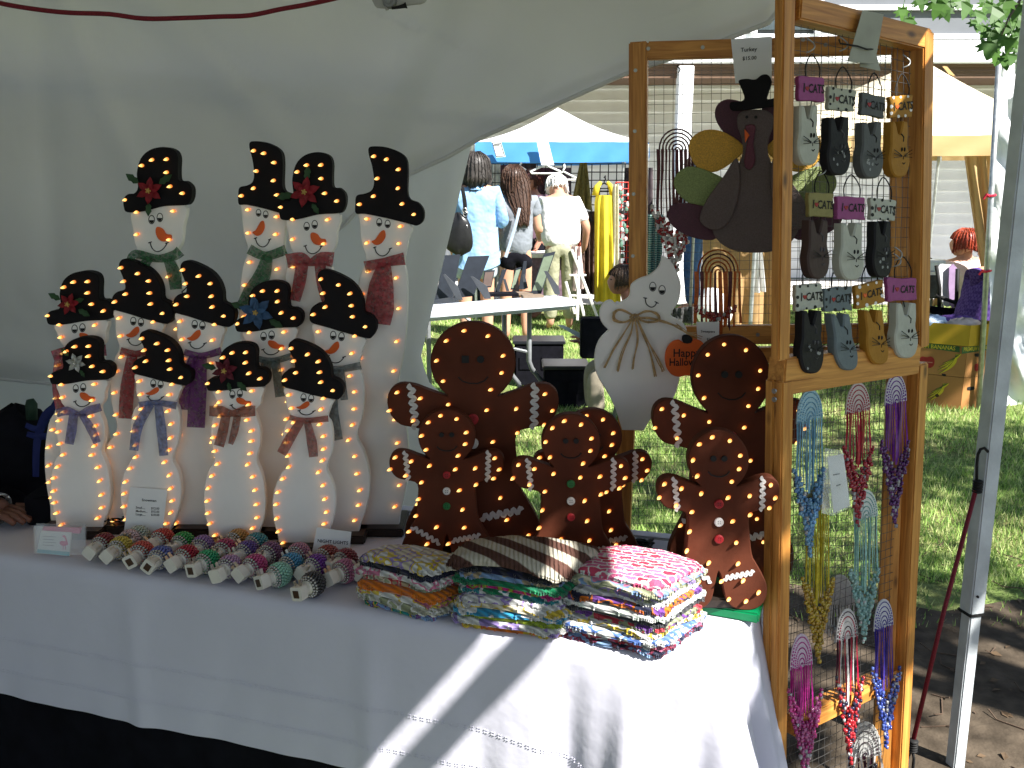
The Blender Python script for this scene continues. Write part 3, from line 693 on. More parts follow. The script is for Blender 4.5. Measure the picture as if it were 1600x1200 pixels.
def flower(center, r, pm, plane, off, parent, leaves, rot=0, cm=None):
    c = plane.at(*center, off+.006); F = place("flower", None, parent, c) if False else None
    m = MB(); m.ell(c+plane.n*.006, .0035, 8, 5)
    for k in range(5): m.ell(c+plane.n*.006+plane.u*.004*math.cos(k*1.26)+plane.v*.004*math.sin(k*1.26), .0018, 6, 4)
    F = m.build("flower", cm or mt['gold'], parent, loc=c)
    for ring, k, rr in ((0, 6, 1.0), (1, 5, .62)):
        for i in range(k):
            a = 2*math.pi*(i+.5*ring)/k+rot; d = Vector((math.cos(a), math.sin(a))); e = Vector((-d.y, d.x)); L = r*rr
            ctrl = [(0, 0, .002), (.35, .26, .006), (.65, .22, .007), (1, 0, .001)]
            m = MB(); l_, c_2, r_ = [], [], []
            for t, wd, z in ctrl:
                bx, by = center[0]+d.x*L*t, center[1]+d.y*L*t; zz = off+.004+z+ring*.004
                l_.append(plane.at(bx-e.x*wd*L, by-e.y*wd*L, zz)); c_2.append(plane.at(bx, by, zz-.0025)); r_.append(plane.at(bx+e.x*wd*L, by+e.y*wd*L, zz))
            m.grid([l_, c_2, r_]); m.build("petal", pm, F, smooth=True)
    for lx, ly, lr in leaves:
        d = Vector((lx-center[0], ly-center[1])); d = d/max(d.length, .1); e = Vector((-d.y, d.x)); m = MB(); rows = [[], [], []]
        b = Vector((lx, ly))-d*lr*.8
        for t, wd in ((0, .05), (.25, .42), (.45, .34), (.6, .46), (.8, .25), (1, .02)):
            p = b+d*lr*1.9*t
            for q, sgn in zip(rows, (-1, 0, 1)): q.append(plane.at(p.x+e.x*wd*lr*sgn, p.y+e.y*wd*lr*sgn, off+.004+.003*abs(sgn)))
        m.grid(rows); m.build("leaf", mt['leaf'], parent, smooth=True)
mt['gold'] = M("gold_stamen", (.45, .30, .08), rough=.4)
mt['pred'] = M("red_silk_petal", (.22, .008, .015), rough=.6, var=.3, scale=90); mt['pdark'] = M("wine_silk_petal", (.10, .006, .016), rough=.6, var=.3, scale=90)
mt['pblue'] = M("blue_silk_petal", (.03, .075, .16), rough=.6, var=.3, scale=90); mt['psilver'] = M("silver_petal", (.42, .42, .40), rough=.35, var=.2, metal=.3)
def rib_m(n, c, tr=.3, **k):
    m = mt[n] = M("ribbon_"+n, c, rough=.5, var=.5, scale=110, bump=.5, bscale=600, transl=tr, **k); t = m.node_tree; N = t.nodes; L = t.links; o = N["Material Output"]
    src = o.inputs[0].links[0].from_socket; tp = N.new("ShaderNodeBsdfTransparent"); ms = N.new("ShaderNodeMixShader"); tc = N.new("ShaderNodeTexCoord"); vo = N.new("ShaderNodeTexVoronoi"); vo.inputs["Scale"].default_value = 160
    L.new(tc.outputs["Object"], vo.inputs["Vector"]); mr = N.new("ShaderNodeMapRange"); mr.inputs[1].default_value = .1; mr.inputs[2].default_value = .6; mr.inputs[3].default_value = 1.0; mr.inputs[4].default_value = .74
    L.new(vo.outputs["Distance"], mr.inputs[0]); L.new(mr.outputs[0], ms.inputs[0]); L.new(tp.outputs[0], ms.inputs[1]); L.new(src, ms.inputs[2]); L.new(ms.outputs[0], o.inputs[0])
rib_m('rgreen', (.035, .13, .06)); rib_m('rplaid', (.30, .03, .04)); rib_m('rred', (.30, .035, .045)); rib_m('rpink', (.34, .05, .09)); rib_m('rmred', (.26, .02, .03))
rib_m('rpurple', (.12, .02, .16)); rib_m('rteal', (.10, .16, .17)); rib_m('rgrey', (.13, .17, .18)); rib_m('rlav', (.14, .14, .34)); rib_m('rblue', (.13, .18, .38)); rib_m('rrust', (.24, .075, .05)); rib_m('rrose', (.28, .085, .075))
SN = []
def snowman(T, base, anch, label, ribm, strips, flow=None, group="light up wooden snowmen on the table", lift=0):
    bx, by = base; p0 = onz(bx, by, TZ+lift); pl = YP(p0.y); rnd = random.Random(int(bx*7+by)); f = mapper(T, anch)
    root = thing("snowman", label, "snowman", (p0.x, p0.y, TZ+lift), group); th = .016; SN.append((root, pl))
    cut("body", [f(p) for p in T['body']], pl, -th, th, mt['white'], root)
    cut("hat", [f(p) for p in T['hat']], pl, -th-.002, th+.007, mt['black'], root)
    sc = anch[2][2]; hd = .0008
    for e in T['eyes']:
        ex, ey = f(e); m = MB()
        def oval(rx, ry, cx=ex, cy=ey): return [(cx+rx*math.cos(a*math.pi/7), cy+ry*math.sin(a*math.pi/7)) for a in range(14)]
        cut("eye", oval(4.6*sc, 6.6*sc), pl, .0002, .0006, None, mb=m, smooth=0, bev=.0001)
        cut("eye", oval(3.5*sc, 5.4*sc), pl, .0009, .0003, None, mb=m, m=1, smooth=0, bev=.0001)
        ob = oval(3.3*sc, 5.2*sc); low = [(px, max(py, ey+.8)) for px, py in ob]
        cut("eye", low, pl, .0013, .0003, None, mb=m, smooth=0, bev=.0001)
        m.build("eye", [mt['ink'], mt['white']], root)
    cut("nose", [f(p) for p in T['nose']], pl, .0002, .003, mt['orange'], root, bev=.001, smooth=3)
    m = MB(); sp = [f(p) for p in T['smile']]; m.tube([pl.at(q.x, q.y, .0006) for q in crom(sp, 3, False)], .0010, 5)
    for q, dx in ((sp[0], -2.5), (sp[-1], 2.5)): m.tube([pl.at(q[0]-2.4*sc, q[1]+.6, .0006), pl.at(q[0]+2.4*sc, q[1]-1.2, .0006)], .0010, 5)
    m.build("smile", mt['ink'], root)
    for b in T['bulbs']:
        q = f(b); inhat = b[1] < T['anch'][1][0]-14
        bulb(pl.at(q[0], q[1], .006 if inhat else .001), root, rnd)
    ribbon("scarf", strips, pl, .006, ribm, root)
    if flow: flower(flow[0], flow[1], flow[2], pl, .006, root, flow[3], rot=rnd.random(), cm=flow[4] if len(flow) > 4 else None)
    m = MB(); w = .036*anch[4][2]; c = Vector((pl.at(anch[4][1], by).x, p0.y+.028, TZ+.009+lift)); m.box(c, (w*1.5, .055, .009)); m.build("base", mt['darkbase'], root, bevel=.003)
    # wiring tucked behind the board
    m = MB(); zz = [pl.at(anch[1][1]+rnd.uniform(-26, 26)*sc, anch[0][0]+(anch[4][0]-anch[0][0])*(i+.5)/14, -th-.012-rnd.uniform(0, .008)) for i in range(14)]
    m.tube([tuple(v) for v in crom([tuple(z) for z in zz], 4, False)], .0014, 4); m.build("light_wire", mt['ink'], root)
    return root
snowman(TF, (247, 822), [(230, 248, 1.1), (325, 248, 1.1), (396, 247, 1.1), (590, 247, 1.25), (822, 247, 1.3)], "tall snowman leftmost in the back row with red poinsettia hat and green scarf", mt['rgreen'],
  [[(202, 408, 5), (212, 397, 7), (246, 404, 6), (272, 399, 8), (282, 392, 9)], [(234, 403, 6), (224, 418, 9), (226, 436, 11)], [(262, 404, 7), (272, 428, 11), (275, 452, 9)]], ((233, 298), 22, mt['pred'], [(208, 280, 13), (232, 326, 11), (257, 281, 13)]))
snowman(TT_, (420, 826), [(222, 410, .845), (330, 410, .845), (393, 416, .925), (590, 420, 1.2), (826, 420, 1.28)], "tall snowman with a plain top hat and long green scarf behind the blue flower hat", mt['rgreen'],
  [[(389, 389, 8), (415, 400, 7), (447, 390, 8)], [(418, 400, 8), (410, 430, 13), (394, 458, 15), (380, 482, 12)]])
snowman(TF, (490, 829), [(238, 490, 1.07), (338, 490, 1.07), (399, 489, 1.06), (595, 490, 1.2), (829, 490, 1.3)], "tall snowman with red poinsettia hat and red plaid bow", mt['rplaid'],
  [[(448, 408, 11), (470, 404, 10), (485, 410, 6), (502, 404, 10), (521, 406, 12)], [(472, 412, 10), (468, 440, 10), (461, 470, 8)], [(500, 412, 9), (503, 445, 8), (510, 474, 6)]], ((476, 300), 25, mt['pred'], [(446, 306, 14), (480, 272, 12), (492, 325, 10)]))
snowman(TT_, (596, 832), [(230, 600, 1), (345, 600, 1), (407, 603, 1), (605, 591, 1), (832, 592, 1)], "tall snowman beside the tent wall's edge with plain hat and wide red glitter scarf", mt['rred'],
  [[(570, 417, 9), (600, 410, 7), (632, 404, 10)], [(601, 411, 9), (596, 445, 19), (593, 480, 23), (590, 506, 20)]])
snowman(TF, (122, 826), [(424, 126, 1.06), (504, 126, 1.06), (543, 130, 1.06), (640, 120, 1.06), (826, 120, 1.03)], "middle row snowman with red poinsettia hat and pink bow behind the silver flower hat", mt['rpink'],
  [[(82, 556, 8), (108, 548, 7), (135, 550, 6), (166, 547, 9)], [(94, 556, 8), (90, 600, 9), (95, 640, 8)]], ((107, 475), 18, mt['pred'], [(86, 464, 11), (130, 488, 11), (122, 470, 9)]))
snowman(TP, (215, 828), [(408, 215, 1.0), (500, 215, 1.0), (545, 217, 1.04), (677, 215, 1.1), (828, 213, 1.1)], "middle row snowman with plain hat and long dark red scarf", mt['rmred'],
  [[(188, 548, 6), (212, 553, 5), (232, 549, 6)], [(207, 554, 8), (199, 605, 11), (196, 654, 11)]])
snowman(TP, (312, 832), [(411, 311, 1), (505, 311, 1), (550, 313, 1.05), (680, 312, 1.1), (832, 310, 1.1)], "middle row snowman with plain hat and long purple scarf", mt['rpurple'],
  [[(288, 550, 5), (315, 556, 5), (346, 548, 6)], [(303, 556, 7), (292, 595, 9), (286, 640, 8)], [(313, 557, 10), (309, 610, 14), (306, 668, 14)]])
snowman(TF, (421, 836), [(439, 421, 1.08), (515, 422, 1.08), (556, 424, 1.08), (672, 422, 1.1), (836, 420, 1.1)], "middle row snowman with a blue poinsettia on its hat and sheer teal scarf", mt['rteal'],
  [[(394, 558, 5), (424, 564, 5), (456, 556, 5)], [(418, 563, 8), (411, 592, 10)], [(430, 563, 7), (438, 620, 8)]], ((400, 488), 28, mt['pblue'], [(373, 478, 12), (430, 505, 13)]))
snowman(TP, (525, 843), [(425, 528, 1.08), (522, 528, 1.08), (573, 530, 1.08), (676, 524, 1.15), (843, 524, 1.18)], "middle row snowman at the right with plain hat and grey glitter scarf", mt['rgrey'],
  [[(496, 573, 6), (528, 577, 5), (564, 571, 6)], [(522, 577, 8), (516, 630, 12), (526, 688, 10)], [(533, 577, 5), (538, 625, 6)]])
snowman(TF, (125, 836), [(527, 128, 1), (597, 128, 1), (637, 129, 1), (706, 125, .98), (836, 126, .96)], "short front snowman with a silver flower on its hat and lavender scarf", mt['rlav'],
  [[(88, 646, 6), (105, 642, 7), (123, 647, 4), (140, 641, 7), (158, 636, 6)], [(115, 648, 7), (112, 672, 8), (108, 694, 7)], [(128, 648, 5), (142, 670, 7), (152, 692, 6)]], ((118, 567), 16, mt['psilver'], [(102, 551, 9), (128, 583, 7)], mt['silverbead']))
snowman(TP, (236, 841), [(520, 246, .95), (598, 246, .96), (630, 247, 1.0), (713, 241, .97), (841, 235, .96)], "short front snowman with plain hat and blue snowflake scarf behind the price card", mt['rblue'],
  [[(217, 633, 5), (243, 629, 4), (276, 634, 6)], [(236, 631, 6), (216, 665, 8), (209, 704, 7)], [(247, 631, 6), (252, 670, 8), (256, 712, 7)]])
snowman(TF, (366, 853), [(536, 373, 1), (608, 373, 1), (641, 373, 1), (720, 367, 1), (853, 366, 1)], "short front snowman with a wine poinsettia on its hat and rust scarf", mt['rrust'],
  [[(327, 642, 8), (345, 643, 9), (363, 646, 5), (382, 643, 9), (399, 642, 8)], [(353, 650, 7), (348, 675, 8), (342, 697, 8)], [(371, 650, 6), (366, 675, 6), (360, 694, 4)]], ((351, 579), 21, mt['pdark'], [(328, 573, 12), (377, 603, 11), (358, 604, 8)]))
snowman(TP, (474, 861), [(535, 480, 1), (620, 481, 1), (652, 484, 1), (728, 481, 1), (861, 474, 1)], "short front snowman at the right with plain hat and rose scarf", mt['rrose'],
  [[(452, 652, 4), (476, 657, 4), (513, 654, 5)], [(470, 658, 6), (453, 685, 8), (440, 709, 8)], [(480, 659, 5), (487, 690, 8), (490, 714, 7)]])

# ------------------------------------------------------------------ gingerbread men
GO = [(0, -168), (-60, -157), (-119, -119), (-157, -60), (-168, 0), (-157, 62), (-125, 115), (-100, 143), (-175, 118), (-232, 96), (-290, 92), (-328, 120), (-338, 170), (-322, 225), (-285, 262), (-230, 275), (-172, 300), (-172, 400), (-185, 520), (-210, 570), (-248, 640), (-268, 700), (-258, 770), (-215, 815), (-150, 828), (-80, 812), (-40, 770), (-22, 700), (0, 610)]
GO = GO+[(-a, b) for a, b in GO[-2:0:-1]]
def gingerbread(xc, top, sx, sy, base, label, group="light up gingerbread men on the table", droop=0, lift=0):
    p0 = onz(*base, TZ+lift); pl = YP(p0.y); rnd = random.Random(int(xc)); k = 1/3.53
    def f(q): return (xc+q[0]*k*sx, top+(q[1]+168)*k*sy)
    root = thing("gingerbread_man", label, "gingerbread man", (p0.x, p0.y, TZ+lift), group); th = .02
    cut("body", [f(q) for q in GO], pl, -th, th, mt['ginger'], root, bev=.002, smooth=3)
    for ex in (-30, 30):
        m = MB(); c = pl.at(*f((ex, -12)), .001)
        if sx > 1.38 and ex < 0: m.box(c, (.0066, .002, .0066))
        else: m.tube([c, c-Vector((0, .003, 0))], .0048*sx, 12)
        m.build("eye", mt['ink'], root)
    m = MB(); m.tube([pl.at(*f(q), .0005) for q in ((-58, 62), (-40, 80), (-12, 89), (18, 89), (45, 78), (60, 60))], .0012, 5); m.build("smile", mt['ink'], root)
    for y, c in ((238, mt['red'] if sx > .97 or xc < 750 else mt['green']), (338, mt['rick']), (432, mt['green'] if xc < 750 else mt['red'])):
        q = pl.at(*f((0, y)), .0005); m = MB(); m.tube([q, q-Vector((0, .003, 0)), q-Vector((0, .004, 0))], [.0075*sx, .0075*sx, .006*sx], 14)
        for ax in (-1, 1):
            for az in (-1, 1): m.tube([q+Vector((ax*.0017, -.0041, az*.0017)), q+Vector((ax*.0017, -.0043, az*.0017))], .0008, 6, 1)
        m.build("button", [c, mt['ink']], root)
    for pa, pb, nw in (((-245, 95), (-225, 278), 5.5), ((245, 92), (240, 278), 5.5), ((-205, 565), (-40, 668), 5.5), ((30, 652), (195, 618), 6)):
        m = MB(); a = Vector(f(pa)); b = Vector(f(pb)); L = (b-a).length; t = (b-a)/L; nn = Vector((-t.y, t.x)); amp = 11*k*sx; wd = 7.5*k*sx; r0, r1 = [], []; N_ = 44
        for i in range(N_+1):
            s_f = i/N_; ph = s_f*nw*2*math.pi; c = a+t*(L*s_f)+nn*(amp*math.sin(ph)); dt = (t+nn*(amp*nw*2*math.pi/L*math.cos(ph))).normalized(); pn = Vector((-dt.y, dt.x))
            q0 = c-pn*wd; q1 = c+pn*wd; r0.append(pl.at(q0.x, q0.y, .0018)); r1.append(pl.at(q1.x, q1.y, .0018))
        m.grid([r0, r1]); m.grid([[v+Vector((0, .0016, 0)) for v in r0], [v+Vector((0, .0016, 0)) for v in r1]]); m.build("rickrack", mt['rick'], root)
    B_ = [(-28, -133), (65, -113), (-98, -93), (-137, -10), (-112, 78), (118, 42), (125, -30), (77, 113), (-92, 175), (60, 198), (175, 190), (-292, 123), (-322, 200), (-200, 148), (-230, 240), (180, 293), (290, 130), (318, 200), (285, 258), (-140, 280), (85, 330), (-155, 385), (100, 448), (-172, 490), (-50, 557), (112, 563), (-212, 588), (-105, 662), (20, 662), (140, 655), (60, 760), (155, 770), (225, 720), (-235, 740), (-150, 785)]
    for q in B_: bulb(pl.at(*f(q), .001), root, rnd)
    m = MB(); m.box((p0.x, p0.y+.036, TZ+lift+.009), (.05*sx, .032, .009)); m.build("base", mt['darkbase'], root, bevel=.003)
    m = MB(); zz = [pl.at(*f((rnd.uniform(-110, 110), 60+i*50)), -th-.012-rnd.uniform(0, .01)) for i in range(14)]
    m.tube([tuple(v) for v in crom([tuple(z) for z in zz], 4, False)], .0014, 4); m.build("light_wire", mt['ink'], root)
gingerbread(739, 503, 1.40, 1.32, (739, 872), "big gingerbread man with one square eye, standing tallest beside the tent wall's edge")
gingerbread(1143, 524, 1.29, 1.38, (1143, 908), "big gingerbread man at the right behind the orange pumpkin tag")
gingerbread(926, 640, .97, .90, (926, 888), "dark gingerbread man standing half hidden behind its smaller neighbour", droop=1)
gingerbread(698, 640, .94, .885, (698, 889), "gingerbread man overlapping the big one beside the tall snowmen, over the left cloth stack")
gingerbread(892, 647, .97, .945, (892, 912), "gingerbread man with the unobscured smile in the middle, over the brown striped cloth")
gingerbread(1123, 672, 1.0, 1.0, (1123, 953), "gingerbread man standing on the green box at the right end of the table", lift=.019)
# green box under the right-hand gingerbread man
gp = [onz(1084, 958, TZ), onz(1193, 977, TZ)]; gd = (gp[1]-gp[0]).normalized(); gn = Vector((-gd.y, gd.x, 0)); L_ = (gp[1]-gp[0]).length
x = MB(); c = (gp[0]+gp[1])/2+gn*.06-gd*.004; x.box((c.x, c.y, TZ+.009), (L_/2-.004, .06, .009), (gd, gn, Vector((0, 0, 1))))
tag(x.build("green_box", M("green_lacquer", (.0, .16, .055), rough=.45), loc=(c.x, c.y, TZ), bevel=.003), "flat bright green box lying on the table behind the right cloth stack", "box")

# ------------------------------------------------------------------ stacks of dishcloths
def dishcloth(C, EL, ER, z0, h, mat, label, group, rnd, over=0, droop=.004, scal=.0028):
    lu, ru = EL.normalized(), ER.normalized(); c = C+(EL+ER)/2; hl, hr = EL.length/2+over, ER.length/2+over
    a = rnd.uniform(-.06, .06); q = Quaternion((0, 0, 1), a); lu = q @ lu; ru = q @ ru
    c = c+Vector((rnd.uniform(-.004, .004), rnd.uniform(-.004, .004), 0)); N_ = 96
    per = []
    for i in range(N_):
        t = 2*math.pi*i/N_; ct, st = math.cos(t), math.sin(t); e = .28
        x = math.copysign(abs(ct)**e, ct); y = math.copysign(abs(st)**e, st)
        per.append((x, y, t))
    ph = rnd.uniform(0, 6); ph2 = rnd.uniform(0, 6)
    prof = [(.55, 0, 0), (.93, .02, .2), (.985, .16, 1), (1.0, .30, 1), (.978, .48, .9), (1.0, .66, 1), (.985, .84, 1), (.94, .98, .3), (.55, 1.0, 0)]
    m = MB(); rows = []
    for r, zf, w in prof:
        row = []
        for x, y, t in per:
            sc = scal*math.sin(t*34+ph)*w+.0018*math.sin(t*9+ph2)*w
            X, Y = x*r*hl, y*r*hr
            p = c+lu*(X+math.copysign(sc, x)*(abs(x) > .9))+ru*(Y+math.copysign(sc, y)*(abs(y) > .9))
            wv = .0016*math.sin(t*13+ph+zf*2)*w+.0014*math.sin(t*5+ph2)*w+.0008*math.sin(t*37+ph)*w
            p.z = z0+h*zf*(1-.10*w)+wv-droop*(abs(x*y))**2*w
            row.append(p)
        rows.append(row)
    m.grid(rows, close=True)
    k = len(m.v); m.add(rows[-1]+rows[0], [tuple(range(N_)), tuple(range(2*N_-1, N_-1, -1))])
    o = m.build("dishcloth", mat, None, loc=(c.x, c.y, z0), smooth=True); tag(o, label, "dishcloth", group)
    # crocheted border: bobbles round the folded rim
    e = MB()
    for zf in (.32, .68):
        row = rows[3 if zf < .5 else 5]
        for i in range(0, N_, 1):
            p = row[i].lerp(row[(i+1) % N_], .5); e.bead(p, h*.19)
    eo = e.build("crochet_edge", mat, o, loc=(c.x, c.y, z0), smooth=True); eo['kind'] = 'stuff'
    return o
W_, CR, NV, BK = (.68, .68, .66), (.60, .55, .40), (.012, .014, .04), (.012, .012, .016)
LAV, PK, YL, OR, GN, TL, LB, RD, LM, SG, BR, MG, PU, TQ, TN, MR = (.30, .22, .50), (.60, .18, .30), (.62, .46, .05), (.62, .15, .01), (.01, .20, .08), (.02, .22, .24), (.20, .32, .52), (.50, .04, .06), (.36, .45, .04), (.30, .33, .20), (.09, .045, .035), (.50, .02, .20), (.16, .05, .28), (.03, .26, .45), (.42, .33, .20), (.17, .02, .05)
def ym(name, *cols, scale=50): return yarn("yarn_"+name, list(cols), scale)
stackA = [("teal", "green and yellow speckled", ym("a0", TL, GN, YL, PU, LB)), ("sage", "sage green and white", ym("a1", SG, W_, (.45, .45, .35))), ("wyp", "white, yellow and pink", ym("a2", W_, W_, YL, PK)), ("or", "plain orange", ym("a3", OR, (.66, .18, .01))),
  ("tan", "tan and red speckled", ym("a4", TN, RD, CR, SG)), ("wp", "white and pink", ym("a5", W_, PK, W_)), ("nv", "navy black", ym("a6", NV, BK, NV)), ("top", "cream, yellow and lavender", ym("a7", CR, LAV, YL, W_))]
stackB = [("or", "orange", ym("b0", OR, OR, YL)), ("lav", "lavender and white", ym("b1", LAV, W_, W_)), ("lime", "lime green", ym("b2", LM, LM, (.3, .4, .03))), ("tq", "turquoise blue", ym("b3", TQ, TQ, W_)), ("gold", "cream and gold", ym("b4", CR, YL, W_)), ("wl", "white and lavender", ym("b5", W_, LAV, W_)), ("tl", "teal and white", ym("b6", GN, W_, TL)),
  ("mg", "magenta and lime", ym("b7", MG, RD, LM, MG)), ("gn", "emerald green", ym("b8", GN, GN, (.01, .14, .07))), ("lb", "light blue", ym("b9", LB, LB, TN)), ("bk", "navy", ym("b10", NV, BK)), ("pw", "white and purple", ym("b11", W_, MG, W_, PU)), ("top", "brown and cream striped", None)]
stackC = [("nv", "navy and maroon", ym("c0", NV, MR, LB)), ("pk", "pink and red speckled", ym("c1", PK, RD, W_)), ("wb", "white and bright blue", ym("c2", W_, (.10, .2, .55), W_)), ("wh", "white with yellow", ym("c3", W_, YL, W_)), ("ro", "red and olive", ym("c4", RD, SG, PU)), ("ch", "charcoal black", ym("c5", (.035, .033, .04), (.05, .05, .055))), ("mt", "mint white", ym("c6", (.55, .62, .55), W_)),
  ("po", "purple and orange", ym("c7", PU, OR, NV)), ("w2", "plain white", ym("c8", W_, W_)), ("sg", "sage and lilac", ym("c9", SG, LAV, SG)), ("pa", "pastel striped", ym("c10", PK, LB, CR, SG)), ("top", "red, white and pink checked", None)]
sd = random.Random(4)
brst = stripes("brown_cream_knit", BR, (.46, .43, .35), 9, 'DIAGONAL', .6); rwp = M("red_white_pink_knit", RD, rough=.9, spec=.1, bump=.8, bscale=260); _t = rwp.node_tree; _k = _t.nodes.new("ShaderNodeTexBrick"); _tc = _t.nodes.new("ShaderNodeTexCoord"); _mp = _t.nodes.new("ShaderNodeMapping"); _mp.inputs["Rotation"].default_value = (0, 0, .35)
_k.inputs["Scale"].default_value = 23; _k.inputs["Mortar Size"].default_value = .045; _k.inputs["Mortar Smooth"].default_value = .6; _k.inputs["Color1"].default_value = (.42, .03, .06, 1); _k.inputs["Color2"].default_value = (.55, .16, .30, 1); _k.inputs["Mortar"].default_value = (.6, .6, .58, 1)
_nz = _t.nodes.new("ShaderNodeTexNoise"); _nz.inputs["Scale"].default_value = 55; _va = _t.nodes.new("ShaderNodeVectorMath"); _va.operation = 'MULTIPLY_ADD'; _va.inputs[1].default_value = (.018, .018, .018)
_t.links.new(_tc.outputs["Object"], _mp.inputs[0]); _t.links.new(_tc.outputs["Object"], _nz.inputs["Vector"]); _t.links.new(_nz.outputs["Color"], _va.inputs[0]); _t.links.new(_mp.outputs[0], _va.inputs[2]); _t.links.new(_va.outputs[0], _k.inputs["Vector"]); _t.links.new(_k.outputs[0], _t.nodes["Principled BSDF"].inputs["Base Color"])
_t = brst.node_tree; _w = _t.nodes.new("ShaderNodeTexWave"); _w.inputs["Scale"].default_value = 45; _w.bands_direction = 'X'; _w.inputs["Distortion"].default_value = 2; _tc = _t.nodes.new("ShaderNodeTexCoord"); _t.links.new(_tc.outputs["Object"], _w.inputs["Vector"])
_bp = _t.nodes.new("ShaderNodeBump"); _bp.inputs["Strength"].default_value = .8; _bp.inputs["Distance"].default_value = .003; _t.links.new(_w.outputs["Fac"], _bp.inputs["Height"]); _t.links.new(_bp.outputs[0], _t.nodes["Principled BSDF"].inputs["Normal"])
def onTab(px, py): return onz(px, py, TZ)
ORD = {0: "bottom", 1: "second from the bottom", 2: "third from the bottom", 3: "fourth from the bottom", 4: "fifth from the bottom", 5: "sixth from the bottom", 6: "seventh from the bottom"}
for lst, c_px, l_px, r_px, h, sname, tz in ((stackA, (672, 972), (560, 942), (742, 952), .0126, "stack by the night lights", None), (stackB, (872, 1001), (712, 978), (925, 968), .0106, "middle stack", brst), (stackC, (1025, 1029), (876, 990), (1100, 980), .0101, "table corner stack", rwp)):
    C = onTab(*c_px); EL = onTab(*l_px)-C; ER = onTab(*r_px)-C; z = TZ
    for i, (k, desc, mat) in enumerate(lst):
        topc = i == len(lst)-1
        posn = "top" if topc else (ORD[i] if i < 7 else {0: "", 1: "just under the top", 2: "second under the top", 3: "third under the top", 4: "fourth under the top", 5: "fifth under the top"}[len(lst)-1-i])
        hh = h*sd.uniform(.9, 1.12)
        dishcloth(C, EL, ER, z, hh, mat or tz, f"{desc} dishcloth, {posn} of the {sname}", "folded dishcloths in three stacks", sd, over=sd.uniform(-.007, .007)+(.012 if mat is None and tz is brst else 0), droop=.002+.009*(i/len(lst))+(.02 if mat is None and tz is brst else 0))
        z += hh*.94

# ------------------------------------------------------------------ beaded night lights
def nl_meshes():
    P = MB(); z = Vector((0, 0, 1))
    a, b = .0125, .0135
    sect = [(0, a, b, 0), (.017, a, b, 0), (.022, .011, .012, 1), (.028, .0105, .0105, 1), (.031, .015, .015, 1)]
    rows = []
    for zz, x, y, rd in sect:
        r = []
        for i in range(24):
            t = 2*math.pi*(i+.5)/24; e = .30 if not rd else .9; ct, st = math.cos(t), math.sin(t)
            r.append(Vector((x*math.copysign(abs(ct)**e, ct), y*math.copysign(abs(st)**e, st), zz)))
        rows.append(r)
    P.grid(rows, close=True); P.add(rows[0], [tuple(range(24))]); P.add(rows[-1], [tuple(range(24))])
    plug = P.mesh("plug", mt['ivory'])
    m = MB(); m.box((0, 0, -.0004), (.0062, .0072, .0009)); win = m.mesh("sensor_window", mt['window'])
    m = MB(); m.box((-.0055, -.0165, .009), (.0008, .006, .003)); pr1 = m.mesh("prong", mt['prong'])
    m = MB(); m.tube([(0, .0115, .024), (0, .0135, .024)], .0035, 10); sw = m.mesh("switch", mt['ivory'])
    m = MB()
    for zz, r in ((.031, .0165), (.0355, .0195)):
        n = int(2*math.pi*r/.0058)
        for i in range(n):
            t = 2*math.pi*(i+.5*(zz > .033))/n; m.bead((r*math.cos(t), r*math.sin(t), zz), .0030)
    sb = m.mesh("silver_beads", mt['silverbead'], smooth=True)
    m = MB(); k = 0
    for zz, r in ((.0405, .0212), (.046, .0220), (.0515, .0216), (.057, .0198), (.062, .0165), (.0662, .0120), (.069, .0062), (.0700, .0004)):
        n = max(1, int(2*math.pi*r/.0062)); k += 1
        for i in range(n):
            t = 2*math.pi*(i+.5*(k % 2))/n; m.bead((r*math.cos(t), r*math.sin(t), zz), .0034)
    bc = m.mesh("bead_cover", mt['silverbead'], smooth=True)
    m = MB(); m.tube([(0, 0, .030), (0, 0, .045), (0, 0, .060), (0, 0, .068)], [.015, .0195, .016, .006], 14); core = m.mesh("dome", mt['ivory'], smooth=True)
    return plug, win, pr1, sw, sb, bc, core
NLM = nl_meshes(); BC = {}
def beadm(name, c):
    if name not in BC: BC[name] = M("beads_"+name, c, rough=.22, var=.35, scale=260, spec=.6)
    return BC[name]
cB = dict(darkred=(.20, .02, .03), yellow=(.45, .36, .05), palepink=(.50, .36, .36), coral=(.48, .07, .05), blue=(.10, .13, .36), red=(.34, .01, .03), green=(.02, .26, .06), lilac=(.38, .22, .36), pink=(.45, .05, .17), mint=(.26, .50, .38), black=(.03, .03, .033), purple=(.15, .03, .24), rose=(.42, .14, .25), royal=(.07, .08, .30), palegreen=(.36, .42, .34), violet=(.22, .12, .30), multi=(.42, .22, .06), teal=(.04, .22, .25), crimson=(.32, .03, .09), navyred=(.10, .05, .22), plum=(.16, .06, .13), azure=(.05, .22, .36), dusty=(.38, .16, .22), rust=(.25, .04, .03), scarlet=(.45, .05, .04), emerald=(.02, .30, .12))
